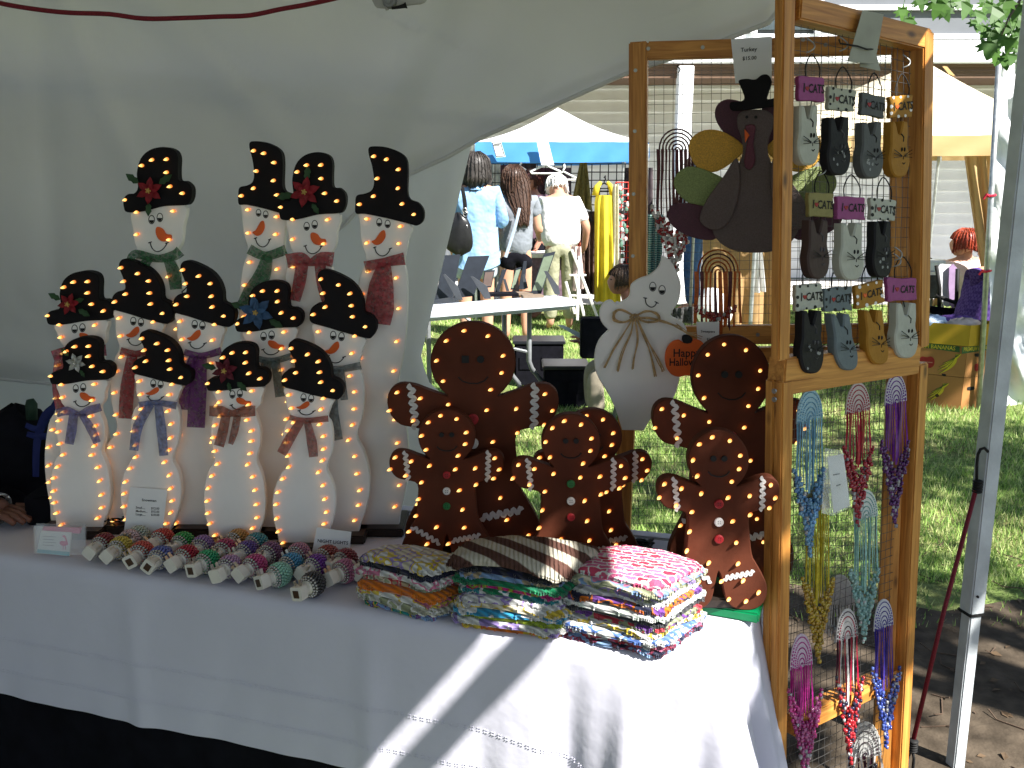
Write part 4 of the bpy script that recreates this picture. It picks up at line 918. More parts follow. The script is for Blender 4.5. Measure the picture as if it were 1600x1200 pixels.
def nightlight(plug, bead, col, label, win=None):
    r = .0215; p = onz(plug[0], plug[1], TZ+.016); q = onz(bead[0], bead[1], TZ+r); d = (q-p); d.z = 0; d.normalize(); rr = random.Random(int(plug[0]*3+plug[1]))
    d = (Quaternion((0, 0, 1), rr.uniform(-.12, .12)) @ d); x = d.cross(Vector((0, 0, 1))).normalized(); roll = rr.uniform(-.9, .9)
    base = Vector((p.x, p.y, TZ+r+.0015)); root = thing("night_light", label, "night light", (base.x, base.y, TZ), "beaded night lights along the front of the table")
    rot = Matrix((x, d.cross(x), d)).transposed().to_quaternion() @ Quaternion((0, 0, 1), roll)
    for nm, me in zip(("plug", "sensor_window", "prong", "switch", "silver_beads", "bead_cover", "dome"), NLM):
        if nm == "sensor_window" and not win: continue
        o = place(nm, me, root, base, rot); o.scale = (.92, .92, .95)
        if nm in ("bead_cover", "dome"):
            o.material_slots[0].link = 'OBJECT'; o.material_slots[0].material = beadm(col, cB[col])
        if nm == "silver_beads": o['kind'] = 'stuff'
        if nm == "bead_cover": o['kind'] = 'stuff'
        if nm == "prong":
            o2 = place("prong", me, root, base+rot @ Vector((.011, 0, 0)), rot)
FL_ = "front row night light with %s beads, %s"
for a in [((139, 870), (161, 852), 'darkred', "night light with dark red beads lying nearest the business card holder"), ((166, 876), (186, 856), 'yellow', "night light with yellow beads next to the dark red one at the left end"),
  ((203, 884), (222, 866), 'coral', "night light with coral beads and a dark square sensor window", 1), ((231, 892), (255, 870), 'blue', "night light with slate blue beads and a dark red sensor window", 1), ((266, 890), (292, 872), 'red', "night light with red beads in front of the violet one"),
  ((298, 898), (324, 880), 'emerald', "night light with emerald beads and an amber sensor window", 1), ((336, 907), (360, 886), 'lilac', "night light with pale lilac beads in the middle of the front row"), ((371, 905), (394, 888), 'pink', "night light with hot pink beads and a bright white plug"),
  ((404, 917), (432, 899), 'mint', "large night light with mint green beads in the front row", 1), ((463, 935), (492, 915), 'black', "night light with black and silver beads nearest the front edge", 1), ((468, 904), (492, 889), 'purple', "night light with purple beads behind the black beaded one"),
  ((512, 912), (535, 897), 'rose', "night light with rose pink beads next to the black beaded one"), ((556, 902), (578, 884), 'royal', "night light with royal blue beads against the left stack of dishcloths"),
  ((196, 858), (215, 840), 'palegreen', "night light with pale green beads under the snowmen price card"), ((178, 864), (198, 848), 'palepink', "night light with pale pink beads behind the yellow one"), ((231, 862), (251, 845), 'scarlet', "night light with scarlet beads at the price card's right corner"), ((263, 868), (284, 852), 'green', "night light with bright green beads in the back row"),
  ((298, 874), (317, 857), 'violet', "night light with violet beads behind the red one"), ((346, 862), (366, 846), 'multi', "night light with orange and yellow beads at the back by the wine flower snowman"), ((330, 879), (352, 862), 'crimson', "night light with crimson beads in the back row"), ((361, 882), (383, 866), 'navyred', "night light with navy and red beads behind the pink one"),
  ((374, 868), (396, 851), 'teal', "night light with teal beads between the two front snowmen"), ((400, 884), (424, 864), 'plum', "large night light with plum beads in front of the rose scarf snowman"), ((428, 902), (450, 884), 'azure', "night light with azure blue beads behind the mint one"), ((447, 886), (468, 868), 'dusty', "night light with dusty pink beads left of the night lights card"),
  ((484, 888), (506, 872), 'rust', "night light with rust red beads in front of the night lights card"), ((513, 894), (536, 879), 'darkred', "night light with ruby beads at the right end of the back row")]:
    nightlight(*a)

# ------------------------------------------------------------------ cards, holder, bag
def card(name, label, cat, quad, plane, lines, h, parent=None, th=.0006, mat=None, off=.0, rot=0):
    c = plane.at(sum(q[0] for q in quad)/4, max(q[1] for q in quad), off); root = thing(name, label, cat, c)
    cut("card", quad, plane, off, th, mat or mt['paper'], root, smooth=0, bev=.0001)
    for s, px, py, hh, al in lines: text(s, plane, px, py, hh, mt['ink'], root, off=off+th+.0006, align=al, rot=rot)
    return root
y1 = onz(226, 846, TZ).y
cp = Plane((0, y1-.012, TZ), (0, -1, .22))
card("price_card", "white price card for the snowmen leaning on the short front snowman", "price card", [(203, 761), (262, 765), (253, 837), (193, 834)], cp,
     [("Snowmen", 233, 782, .0052, 'CENTER'), ("Small.....", 212, 793, .0042, 'LEFT'), ("Medium...", 212, 798.5, .0042, 'LEFT'), ("Large.....", 212, 803.5, .0042, 'LEFT'), ("$12.00", 249, 795, .0042, 'RIGHT'), ("$15.00", 249, 800, .0042, 'RIGHT'), ("$18.00", 249, 805, .0042, 'RIGHT')], .0, rot=-.06)
y2 = onz(518, 878, TZ).y
card("price_card", "small white card lettered NIGHT LIGHTS standing behind the night lights", "price card", [(495, 824), (549, 831), (545, 873), (487, 866)], Plane((0, y2, TZ), (0, -1, .25)),
     [("NIGHT LIGHTS", 520, 847, .0062, 'CENTER'), ("$5.00", 517, 864, .0058, 'CENTER')], 0, rot=-.08)
hp = onz(92, 868, TZ); HC = thing("card_holder", "clear acrylic holder of pink flamingo business cards at the left end of the table", "card holder", hp); pl = Plane((hp.x, hp.y, TZ), (0, -1, .35))
pv = YP(hp.y-.004)
cut("front_wall", [(52, 822), (132, 824), (134, 868), (54, 866)], YP(hp.y-.006), 0, .0012, mt['plastic'], HC, smooth=0, bev=.0002)
cut("back_wall", [(56, 818), (134, 820), (135, 860), (57, 858)], YP(hp.y+.03), 0, .0012, mt['plastic'], HC, smooth=0, bev=.0002)
cut("business_card", [(64, 829), (111, 832), (108, 869), (57, 864)], pl, .003, .004, mt['paper'], HC, smooth=0, bev=.0002)
cut("card_band", [(58.5, 858), (109, 862.5), (108, 868.5), (57, 863.5)], pl, .0074, .0003, M("aqua_print", (.25, .5, .55)), HC, smooth=0, bev=.0001)
fl = M("flamingo_print", (.70, .16, .30)); 
cut("flamingo", [(98, 853), (93, 849), (96, 845), (102, 846), (101, 841), (97, 838), (100, 836), (103, 839), (105, 846), (106, 851)], pl, .0074, .0003, fl, HC, smooth=3, bev=.0001)
m = MB(); m.tube([pl.at(99, 852, .0076), pl.at(98.5, 859, .0076)], .0006, 4); m.tube([pl.at(102, 852, .0076), pl.at(102.5, 859, .0076)], .0006, 4); m.build("flamingo_leg", fl, HC)
for k in range(4): m = MB(); m.tube([pl.at(67, 838+k*4.5, .0075), pl.at(67+20-3*(k % 2), 839+k*4.6, .0075)], .0005, 4); m.build("print_line", M("grey_print", (.3, .3, .33)), HC)
cut("pink_card", [(67, 824), (126, 826), (124, 834), (66, 830)], YP(hp.y+.018), 0, .006, fl, HC, smooth=0, bev=.0004)
# loose cardboard leaf behind the lights
for q, lb in (([(262, 838), (330, 845), (300, 868), (255, 855)], "tan card lying flat behind the green night lights"), ([(340, 838), (352, 842), (330, 860), (310, 850)], None)):
    if not lb: continue
    m = MB(); m.add([onz(a, b, TZ+.001) for a, b in q]+[onz(a, b, TZ+.004) for a, b in q], [(0, 3, 2, 1), (4, 5, 6, 7), (0, 1, 5, 4), (1, 2, 6, 5), (2, 3, 7, 6), (3, 0, 4, 7)]); tag(m.build("cardboard", M("grey_card", (.30, .26, .24)), loc=onz(290, 852, TZ)), lb, "card")
# black backpack at the left end
BG = thing("backpack", "black backpack with navy straps standing behind the table at the left edge", "backpack", aty(38, 832, 1.98)); bp_ = aty(36, 740, 1.98)
m = MB(); rows = []
for j in range(15):
    v = -1+2*j/14; r = []
    for i in range(26):
        t = 2*math.pi*i/26; ct, st = math.cos(t), math.sin(t); e = .55
        k = (1-abs(v)**3.2)**.45 if abs(v) < 1 else 0.05
        r.append(bp_+Vector((.082*k*math.copysign(abs(ct)**e, ct)*(1.0-.12*v)+.006*math.sin(v*5+t*2), .075*k*math.copysign(abs(st)**e, st), .165*v+.004*math.sin(t*3))))
    rows.append(r)
m.grid(rows, close=True); m.build("bag", mt['blackcloth'], BG, smooth=True)
m = MB(); pk_ = bp_+Vector((-.005, -.07, -.06)); m.ell(pk_, (.06, .022, .06), 14, 8); m.build("front_pocket", mt['blackcloth'], BG, smooth=True)
bpl = YP(1.885)
for st, w in (([(93, 632, 6), (72, 650, 8), (58, 690, 6), (56, 745, 5)], 0), ([(88, 628, 5), (62, 668, 5), (40, 664, 4)], 0), ([(84, 680, 5), (60, 682, 5), (42, 678, 4)], 0)):
    ribbon("strap", [st], bpl, 0, mt['navy'], BG, ripple=.006)
m = MB(); m.tube([aty(50, 655, 1.93), aty(49, 632, 1.93), aty(47, 624, 1.93)], [.012, .013, .008], 10); m.build("bottle_cap", M("dark_green", (.012, .035, .02)), BG, smooth=True)
m = MB(); q = onz(62, 826, TZ); m.box((q.x, q.y+.06, TZ+.032), (.036, .045, .032)); tag(m.build("small_box", mt['blackcloth'], loc=(q.x, q.y, TZ), bevel=.004), "small black box on the table beside the lavender scarf snowman", "box")
# wires lying behind the figures
rnd = random.Random(9)
for (cx, cy, n, lab) in ((180, 812, 5, "tangle of dark light wires on the table between the two left front snowmen"), (1002, 850, 9, "tangle of light wires on the table between the gingerbread men")):
    m = MB()
    for k in range(n):
        pts = []
        for i in range(7):
            q = onz(cx+rnd.uniform(-22, 22), cy+rnd.uniform(-8, 10), TZ+.003+rnd.uniform(0, .03)); pts.append(tuple(q))
        m.tube([tuple(v) for v in crom(pts, 4, False)], .0015, 4)
    tag(m.build("light_wires", mt['ink'], smooth=True), lab, "wires")

# ------------------------------------------------------------------ hinged wooden display screen
B1 = aty(1226, 0, 1.40); B2 = aty(1214, 1200, 1.40); B3 = aty(1436, 55, 1.60)
PB = Plane(B1, (B2-B1).cross(B3-B1), B1-B2)
A1 = aty(998, 70, 1.76); A2 = aty(996, 510, 1.76); A3 = aty(1412, 60, 1.625)
PA = Plane(A1, (A2-A1).cross(A3-A1), A1-A2)
ST = thing("display_screen", "folding pine screen of wire mesh panels hung with crafts at the table's right end", "display screen", (B2.x, 1.40, 0))
def ground_on(pl, px0, px1):
    """continue a stile line down to the ground"""
    a, b = px0, px1; d = (b-a); t = (0-a.z)/d.z; return a+d*t
def stile(pl, a, b, w, d, off=0, n=1):
    for k in range(n):
        o = off+(k-(n-1)/2)*d/n
        bar("stile", pl.at(*a, o), pl.at(*b, o), w, d/n-.0006*(n > 1), mt['pine'], ST, up=pl.u)
def rail(pl, a, b, w, d, off=0): bar("rail", pl.at(*a, off), pl.at(*b, off), w, d, mt['pine'], ST, up=pl.v)
dB = .036
stile(PB, (1227, -20), (1219, 562), .028, dB, 0, 2); a_ = PB.at(1218, 592); v_ = (PB.at(1209, 1190)-a_).normalized(); e_ = a_+v_*((.0-a_.z)/v_.z)
for k in (-.5, .5): bar("stile", a_+PB.n*(k*dB/2), e_+PB.n*(k*dB/2), .028, dB/2-.0006, mt['pine'], ST, up=PB.u)
rail(PB, (1213, 577), (1425, 553), .040, dB*.96)
rail(PB, (1236, 14), (1440, 64), .034, dB*.97)
stile(PB, (1437, 52), (1431, 541), .030, dB); a_ = PB.at(1430, 566); v_ = (PB.at(1401, 1190)-a_).normalized(); e_ = a_+v_*((.0-a_.z)/v_.z); bar("stile", a_, e_, .030, dB, mt['pine'], ST, up=PB.u)
rail(PB, (1222, 603), (1424, 572), .024, dB*.95)
rail(PB, (1232, 1132), (1392, 1056), .036, dB*.9, -.004)
z0 = .03
# panel A (behind, side-on to the table)
dA = .022
stile(PA, (998, 66), (997, 540), .034, dA); rail(PA, (1012, 80), (1398, 70), .032, dA*.96); rail(PA, (1012, 524), (1392, 520), .036, dA*.96)
stile(PA, (1410, 66), (1402, 540), .034, dA)
a_ = PA.at(984, 545); e_ = PA.at(972, 830); d_ = (e_-a_).normalized(); bar("stile", a_, a_+d_*((.02-a_.z)/d_.z), .034, dA, mt['pine'], ST, up=PA.u)
a_ = PA.at(1402, 545); e_ = PA.at(1384, 1000); d_ = (e_-a_).normalized(); bar("stile", a_, a_+d_*((.02-a_.z)/d_.z), .034, dA, mt['pine'], ST, up=PA.u)
rail(PA, (1000, 556), (1396, 552), .030, dA*.96)
# screws
for pl, pts, o in ((PA, [(1013, 76), (1098, 74), (993, 110), (992, 205), (990, 303), (989, 400), (1255, 62), (1290, 70), (1184, 523)], dA/2), ):
    for q in pts:
        m = MB(); c = pl.at(*q, o); m.tube([c, c+pl.n*.0012], .0036, 8); m.tube([c+pl.n*.0012, c+pl.n*.0014], .0012, 6); m.build("screw", mt['screw'], ST)
for q in ((1221, 608), (1221, 621), (1212, 1161), (1212, 1175)):
    m = MB(); c = PB.at(*q, .012)-PB.u*.016; m.tube([c, c-PB.u*.003], .0042, 8); m.build("screw", mt['screw'], ST)
def wiremesh(pl, q, sp=.0168, off=0, r=.00052, rv=None):
    """hardware cloth between four inner corners (tl, tr, br, bl)"""
    tl, tr, br, bl = [pl.at(*p, off) for p in q]; m = MB(); rn = random.Random(1)
    nu = int((tr-tl).length/sp); nv = int((bl-tl).length/sp)
    def wav(a, b, ph):
        return [a.lerp(b, t/12)+pl.n*(.0012*math.sin(t*1.7+ph)) for t in range(13)]
    for i in range(nu+1): m.tube(wav(tl.lerp(tr, i/nu), bl.lerp(br, i/nu), i), r, 4, caps=False)
    for j in range(nv+1): m.tube(wav(tl.lerp(bl, j/nv), tr.lerp(br, j/nv), j+3), r, 4, caps=False)
    o = m.build("wire_mesh", mt['wire'], ST); o['kind'] = 'stuff'
wiremesh(PB, [(1240, 20), (1430, 66), (1424, 548), (1232, 572)], off=-.006)
wiremesh(PB, [(1232, 610), (1420, 578), (1400, 1052), (1224, 1130)], off=-.006)
wiremesh(PB, [(1224, 1145), (1400, 1062), (1390, 1280), (1220, 1360)], off=-.006)
wiremesh(PA, [(1008, 88), (1400, 78), (1394, 516), (1008, 518)], off=-.006)
wiremesh(PA, [(992, 560), (1394, 558), (1376, 1000), (978, 1000)], off=-.006)

# ------------------------------------------------------------------ wooden cats with signs
def CM(n, c): 
    k = "cat_"+n
    if k not in mt: mt[k] = M(k, [v*.72 for v in c], rough=.6, var=.12, scale=25, bump=.2, spec=.2)
    return mt[k]
ccol = dict(pink=(.42, .10, .30), white=(.62, .64, .55), cream=(.55, .57, .46), grey=(.14, .15, .15), orange=(.50, .24, .03), olive=(.36, .32, .12), blue=(.20, .25, .27), black=(.018, .018, .022), brown=(.09, .06, .055))
CATO = [(.10, 0, 'c'), (.30, 0, 'c'), (.44, .22, 'c'), (.54, .22, 'c'), (.68, -.01, 'c'), (.92, .0, 'c'), (.93, .25), (.90, .42), (1.0, .60), (.99, .78), (.84, .95), (.55, 1.0), (.22, .97), (.04, .82), (.0, .62), (.08, .42), (.08, .22)]
def catsign(sq, scol, cbb, ccolr, label, spots=False, tilt=0, heart=True, ink=None, txt=True):
    (x0, y0, x1, y1) = cbb; c0 = PB.at((x0+x1)/2, y0, .014); root = thing("cat_hanger", label, "cat ornament", c0, "wooden cat ornaments on the screen")
    def cf(u, v): return (x0+(x1-x0)*u+tilt*(v-.5)-(0 if True else 0), y0+(y1-y0)*v)
    sl = CATO
    cut("cat", [cf(p[0], p[1])+tuple(p[2:]) for p in sl], PB, .008, .016, CM(ccolr, ccol[ccolr]), root, bev=.0025, smooth=4)
    sgn = []; tlq, trq, brq, blq = [Vector(q) for q in sq]; rn = random.Random(int(x0))
    for a, b in ((tlq, trq), (trq, brq), (brq, blq), (blq, tlq)):
        for i in range(5): sgn.append(tuple(a.lerp(b, i/5)+Vector((rn.uniform(-.9, .9), rn.uniform(-.9, .9)))))
    cut("sign", sgn, PB, .010, .007, CM(scol, ccol[scol]), root, bev=.001, smooth=2)
    c = (tlq+trq+brq+blq)/4; ink = ink or mt['ink']; pp = PB
    sl_ = math.atan2(-(trq.y-tlq.y), (trq.x-tlq.x))
    wd = (PB.at(trq.x, trq.y)-PB.at(tlq.x, tlq.y)); rot = math.atan2(wd.dot(PB.v), wd.dot(PB.u)); h = .0125
    if txt:
        W = wd.length; uu = (trq-tlq)/2
        text("I", PB, *(c-uu*.60), h, ink, root, off=.0178, rot=rot, bold=.02); text("CATS", PB, *(c+uu*.38), h, ink, root, off=.0178, rot=rot, sx=min(1, W*.46/(.012*2.6)), bold=.02)
        hc = c-uu*.33; hr = 3.0
        cut("heart", [(hc.x, hc.y+hr*1.2, 'c'), (hc.x-hr*.9, hc.y-.2), (hc.x-hr*.75, hc.y-hr), (hc.x-hr*.3, hc.y-hr*1.05), (hc.x, hc.y-hr*.5, 'c'), (hc.x+hr*.3, hc.y-hr*1.05), (hc.x+hr*.75, hc.y-hr), (hc.x+hr*.9, hc.y-.2)], PB, .0172, .0008, mt['red'] if scol != 'orange' else mt['orange'], root, smooth=3, bev=.0001)
    if spots:
        m = MB()
        for i in range(9):
            t = i/9; e = [(tlq, trq), (trq, brq), (brq, blq), (blq, tlq)][int(t*4)]; q = e[0].lerp(e[1], (t*4) % 1*.8+.1).lerp(c, .12); r = rn.uniform(1.4, 2.8)
            k = [PB.at(q.x+r*math.cos(a*.785)*rn.uniform(.8, 1.1), q.y+r*1.2*math.sin(a*.785), .0174) for a in range(8)]; m.add(k, [tuple(range(8))])
        m.build("spots", mt['ink'] if scol != 'orange' else mt['white'], root)
    # face: nose dots, whiskers, mouth, brow
    fi = mt['ink'] if ccolr not in ('black', 'brown') else CM('greyink', (.12, .12, .13))
    m = MB()
    for u in (.58, .72): 
        q = PB.at(*cf(u, .50), .0242); m.ell(q, (.0022, .0022, .0036), 8, 5)
    m.build("eye", fi, root)
    m = MB()
    nx, ny = cf(.66, .62)
    for sgn_ in (-1, 1):
        for k in (-1, 0, 1): m.tube([PB.at(nx+sgn_*2, ny+k*.8, .0245), PB.at(nx+sgn_*9, ny-2.5+k*4, .027), PB.at(nx+sgn_*14, ny-4+k*6, .032)], .0006, 4)
    m.build("whisker", mt['ink'], root)
    m = MB(); m.tube([PB.at(*cf(.62, .74), .0243), PB.at(*cf(.68, .765), .0243), PB.at(*cf(.75, .735), .0243)], .0008, 4); m.tube([PB.at(*cf(.66, .62), .0243), PB.at(*cf(.66, .68), .0243)], .0007, 4); m.build("mouth", fi, root)
    m = MB(); m.tube([PB.at(*cf(.56, .22), .0243), PB.at(*cf(.68, .28), .0243), PB.at(*cf(.66, .36), .0243)], .001, 4); m.build("ear_mark", fi, root)
    if ccolr in ('black', 'grey'):
        m = MB()
        for k in range(6):
            q = cf(rn.uniform(.25, .85), rn.uniform(.55, .92)); m.add([PB.at(q[0]+rn.uniform(1, 2.2)*math.cos(a*1.05), q[1]+rn.uniform(2, 3.4)*math.sin(a*1.05), .0244) for a in range(6)], [tuple(range(6))])
        m.build("patch", CM('pale', (.4, .42, .42)), root)
    # hanging wire
    m = MB(); tm = (tlq+trq)/2; xa, xb = tlq.lerp(trq, .25), tlq.lerp(trq, .8)
    m.tube([tuple(v) for v in crom([tuple(PB.at(xa.x, xa.y+2, .013)), tuple(PB.at(xa.x, xa.y-16, .006)), tuple(PB.at(tm.x, tm.y-34, .002)), tuple(PB.at(xb.x, xb.y-16, .006)), tuple(PB.at(xb.x, xb.y+2, .013))], 4, False)], .0011, 5); m.build("hanging_wire", mt['ink'], root, smooth=True); m = MB()
    m.tube([PB.at((blq.x+brq.x)/2, (blq.y+brq.y)/2-3, .014), PB.at((x0+x1)/2, y0+(y1-y0)*.2, .014)], .0009, 4); m.build("hanging_wire", mt['ink'], root, smooth=True)
catsign([(1249, 118), (1288, 121), (1288, 159), (1249, 157)], 'pink', (1248, 165, 1281, 258), 'white', "white wooden cat under a pink I love cats sign, top row beside the near post")
catsign([(1296, 135), (1338, 142), (1334, 175), (1295, 170)], 'cream', (1294, 183, 1330, 274), 'black', "black wooden cat under a cream spotted sign in the top row", True)
catsign([(1348, 144), (1384, 152), (1381, 185), (1346, 178)], 'grey', (1346, 191, 1381, 279), 'grey', "dark grey wooden cat under a dark grey sign")
catsign([(1391, 151), (1427, 148), (1425, 182), (1391, 185)], 'orange', (1391, 190, 1422, 277), 'orange', "orange wooden cat under an orange sign in the top row", True)
catsign([(1264, 300), (1302, 303), (1301, 340), (1264, 338)], 'olive', (1263, 344, 1297, 436), 'brown', "dark brown wooden cat under an olive sign")
catsign([(1308, 306), (1352, 308), (1351, 344), (1309, 342)], 'pink', (1313, 349, 1351, 438), 'white', "white wooden cat under a pink sign in the middle row")
catsign([(1361, 309), (1400, 313), (1399, 345), (1361, 343)], 'white', (1365, 346, 1395, 434), 'black', "black wooden cat under a white spotted sign in the middle row", True)
catsign([(1244, 446), (1284, 443), (1287, 480), (1244, 487)], 'white', (1252, 486, 1288, 584), 'black', "black wooden cat with pale patches, bottom row, beside the screen's near post", True)
catsign([(1289, 451), (1331, 447), (1331, 484), (1289, 488)], 'blue', (1304, 491, 1338, 579), 'blue', "blue grey wooden cat hanging aslant in the bottom row", True, tilt=14)
catsign([(1337, 448), (1379, 437), (1382, 472), (1338, 483)], 'orange', (1354, 485, 1387, 570), 'orange', "orange wooden cat hanging aslant in the bottom row", True, tilt=10)
catsign([(1387, 434), (1432, 435), (1433, 468), (1387, 472)], 'pink', (1399, 474, 1435, 560), 'white', "white wooden cat under a pink sign against the far post, bottom row")
# stray hooks and wires on the mesh
rn = random.Random(6)
for q in ((1260, 70), (1312, 68), (1410, 95), (1278, 262), (1300, 385), (1398, 395), (1255, 390), (1396, 405)):
    m = MB(); p = PB.at(*q, .004); m.tube([tuple(v) for v in crom([tuple(p+PB.v*.01), tuple(p+PB.u*.008+PB.n*.008), tuple(p-PB.v*.008+PB.n*.012), tuple(p-PB.v*.012-PB.u*.006+PB.n*.004)], 4, False)], .0012, 5)
    m.build("hook", mt['chrome'], ST, smooth=True)
# folded grey tags over the top rail
pg = M("grey_tag_paper", (.36, .37, .32), rough=.8)
tg = thing("paper_tag", "grey paper tag folded over the screen's top rail with dark wire", "paper tag", PB.at(1355, 110, .02))
cut("paper", [(1348, 16), (1381, 22), (1367, 100, ), (1325, 96)], PB, .026, .001, pg, tg, smooth=0, bev=.0002)
cut("paper", [(1345, 76), (1368, 78), (1376, 111), (1344, 104)], PB, .014, .001, pg, tg, smooth=0, bev=.0002)
m = MB(); m.tube([PB.at(1311, 62, .01), PB.at(1313, 68, .02), PB.at(1340, 72, .032), PB.at(1355, 77, .032), PB.at(1372, 77, .02)], .0014, 5); m.build("wire", mt['ink'], tg)

# ------------------------------------------------------------------ beaded ribbon hangers
def hanger(pl, arch, rib_y, bead, cols, label, group="beaded ribbon hangers on the screen", plate=(.55, .55, .52), off=.012, openp=False, nrib=11, br=.0038):
    """arch = (x0, y0, x1, ybl, ybr); ribbons hang to rib_y; beads fill a V down to bead[1]"""
    x0, y0, x1, yl, yr = arch; root = thing("ribbon_hanger", label, "ribbon hanger", pl.at((x0+x1)/2, y0, off), group); rn = random.Random(int(x0+y0))
    cx = (x0+x1)/2; pm = M("hanger_plate", plate, rough=.5, var=.06)
    def am(f):
        out = []
        for i in range(13):
            t = math.pi*(1-i/12); out.append((cx+(x1-x0)/2*f*math.cos(t), (yl*(1-i/12)+yr*i/12)-((yl+yr)/2-y0)*f*math.sin(t)**.9))
        return out
    if not openp: cut("arch_plate", am(1), pl, off, .002, pm, root, smooth=0, bev=.0004)
    for k, f in enumerate((.90, .74, .58, .42, .27, .12)):
        m = MB(); pts = [pl.at(q[0], q[1], off+.0026) for q in am(f)]
        if openp: m.tube(pts, .0016, 5)
        else:
            for a, b in zip(pts, pts[1:]):
                for t in (.0, .5): m.tube([a.lerp(b, t+.08), a.lerp(b, t+.36)], .0011, 4)
        m.build("cord_row", cols[k % len(cols)], root)
    ends = []
    for i in range(nrib):
        t = i/(nrib-1); x = x0+1.5+(x1-x0-3)*t; ytop = yl+(yr-yl)*t-2; v = 1-abs(2*t-1); xe = x+rn.uniform(-2, 2); ye = rib_y+(bead[0]-rib_y)*0+v*6
        w = (x1-x0)/nrib*.50; m = MB(); r0, r1 = [], []
        for s in range(7):
            f = s/6; xx = x+(xe-x)*f+.8*math.sin(f*5+i); yy = ytop+(ye+20*v-ytop)*f; tw = math.cos(f*1.6+i)*w*.3+w*.72
            r0.append(pl.at(xx-tw, yy, off+.001+.003*(i % 3)+.002*math.sin(f*4+i))); r1.append(pl.at(xx+tw, yy, off+.001+.003*(i % 3)+.002*math.sin(f*4+i+1)))
        m.grid([r0, r1]); m.build("ribbon", cols[i % len(cols)], root, smooth=True); ends.append((xe, v))
    if bead:
        bx0, by0, bx1, by1, bmats = bead; m = MB()
        for i in range(nrib):
            t = i/(nrib-1); v = 1-abs(2*t-1); ya = by0+(by1-by0)*.42*v; yb = by0+(by1-by0)*(.40+.6*v); x = bx0+(bx1-bx0)*(t*(1-.35*v)+.5*.35*v)
            n = max(3, int((yb-ya)/5.6))
            for k in range(n):
                y = ya+(yb-ya)*k/n; px = x+(bx0*.5+bx1*.5-x)*.35*(k/n)
                for z in (0, 1):
                    p = pl.at(px+rn.uniform(-2.2, 2.2), y+rn.uniform(-2, 2), off+.002+z*.006+rn.uniform(-.003, .004)); kk = rn.randrange(len(bmats)); kk = kk if (bmats[kk] is not clear or rn.random() < .35) else 0; m.bead(p, br*rn.uniform(.75, 1.3), kk)
        o = m.build("beads", bmats, root, smooth=True); o['kind'] = 'stuff'
def rb(n, c): return M("satin_"+n, c, rough=.35, var=.3, scale=150, transl=.2)
def bd(n, c, tr=True):
    m = M("glassbead_"+n, c, rough=.12, var=.3, scale=300, spec=.8)
    if tr: m.node_tree.nodes["Principled BSDF"].inputs["Transmission Weight"].default_value = .35
    return m
clear = bd("clear", (.5, .5, .5))
blu = rb("lightblue", (.20, .42, .58)); redr = rb("red", (.42, .01, .05)); pur = rb("purple", (.17, .02, .32)); yel = rb("yellow", (.50, .40, .03)); mnt_ = rb("mint", (.28, .50, .46)); pnk = rb("pink", (.50, .03, .28)); ryl = rb("royal", (.06, .04, .32)); wht = rb("white", (.62, .6, .58)); blk = rb("blackred", (.05, .015, .03)); org = rb("orange", (.45, .10, .02)); mar = rb("maroon", (.09, .02, .025)); sil = rb("silver", (.5, .5, .5))
hanger(PB, (1245, 608, 1286, 663, 651), 745, (1241, 735, 1288, 872, [bd("aqua", (.18, .42, .66)), bd("sky", (.10, .28, .56)), clear]), [blu], "light blue ribbon hanger with blue glass beads, upper left of the lower panel", plate=(.30, .46, .52))
hanger(PB, (1322, 597, 1360, 648, 641), 705, (1319, 700, 1363, 826, [bd("ruby", (.42, .01, .03)), bd("red", (.5, .03, .05)), clear]), [redr], "red ribbon hanger with ruby beads in the upper row", plate=(.5, .42, .40))
hanger(PB, (1383, 583, 1417, 634, 626), 700, (1377, 690, 1420, 826, [bd("amethyst", (.14, .02, .20)), bd("plum", (.10, .01, .12)), clear]), [pur], "purple ribbon hanger with amethyst beads at the far post", plate=(.5, .47, .52))
hanger(PB, (1259, 752, 1297, 800, 794), 922, (1256, 905, 1301, 1040, [bd("amber", (.58, .40, .02)), bd("gold", (.5, .30, .02))]), [yel], "yellow ribbon hanger with amber beads below the light blue one", off=.006, plate=(.45, .42, .25))
hanger(PB, (1334, 765, 1372, 814, 806), 902, (1329, 890, 1372, 1008, [bd("mint", (.28, .52, .48)), bd("seafoam", (.36, .58, .52)), clear]), [mnt_], "mint ribbon hanger with sea green beads in the middle of the lower panel", plate=(.58, .62, .60))
hanger(PB, (1235, 990, 1270, 1048, 1038), 1105, (1233, 1080, 1284, 1225, [bd("magenta", (.55, .04, .26)), bd("rose", (.6, .15, .36)), clear]), [pnk], "pink ribbon hanger with magenta beads at the bottom beside the near post", plate=(.52, .42, .50))
hanger(PB, (1307, 951, 1341, 1004, 994), 1078, (1308, 1060, 1348, 1196, [bd("patriot_red", (.45, .02, .03)), clear, bd("ink", (.02, .02, .06))]), [blk, redr, wht], "red, white and black ribbon hanger in the bottom row", plate=(.52, .50, .48))
hanger(PB, (1366, 936, 1396, 987, 976), 1060, (1363, 1045, 1406, 1172, [bd("cobalt", (.04, .07, .34)), bd("sapphire", (.10, .16, .48)), clear]), [ryl], "royal blue ribbon hanger with cobalt beads at the bottom by the far post", plate=(.52, .52, .56))
hanger(PA, (1290, 898, 1336, 944, 946), 990, None or (1300, 980, 1330, 1010, [clear]), [sil], "white ribbon hanger behind the yellow beads on the rear panel", off=.01)
hanger(PA, (1325, 1128, 1378, 1186, 1180), 1200, (1330, 1195, 1370, 1240, [bd("jet", (.02, .02, .03))]), [sil, blk], "silver dotted ribbon hanger low on the rear panel", off=.01)
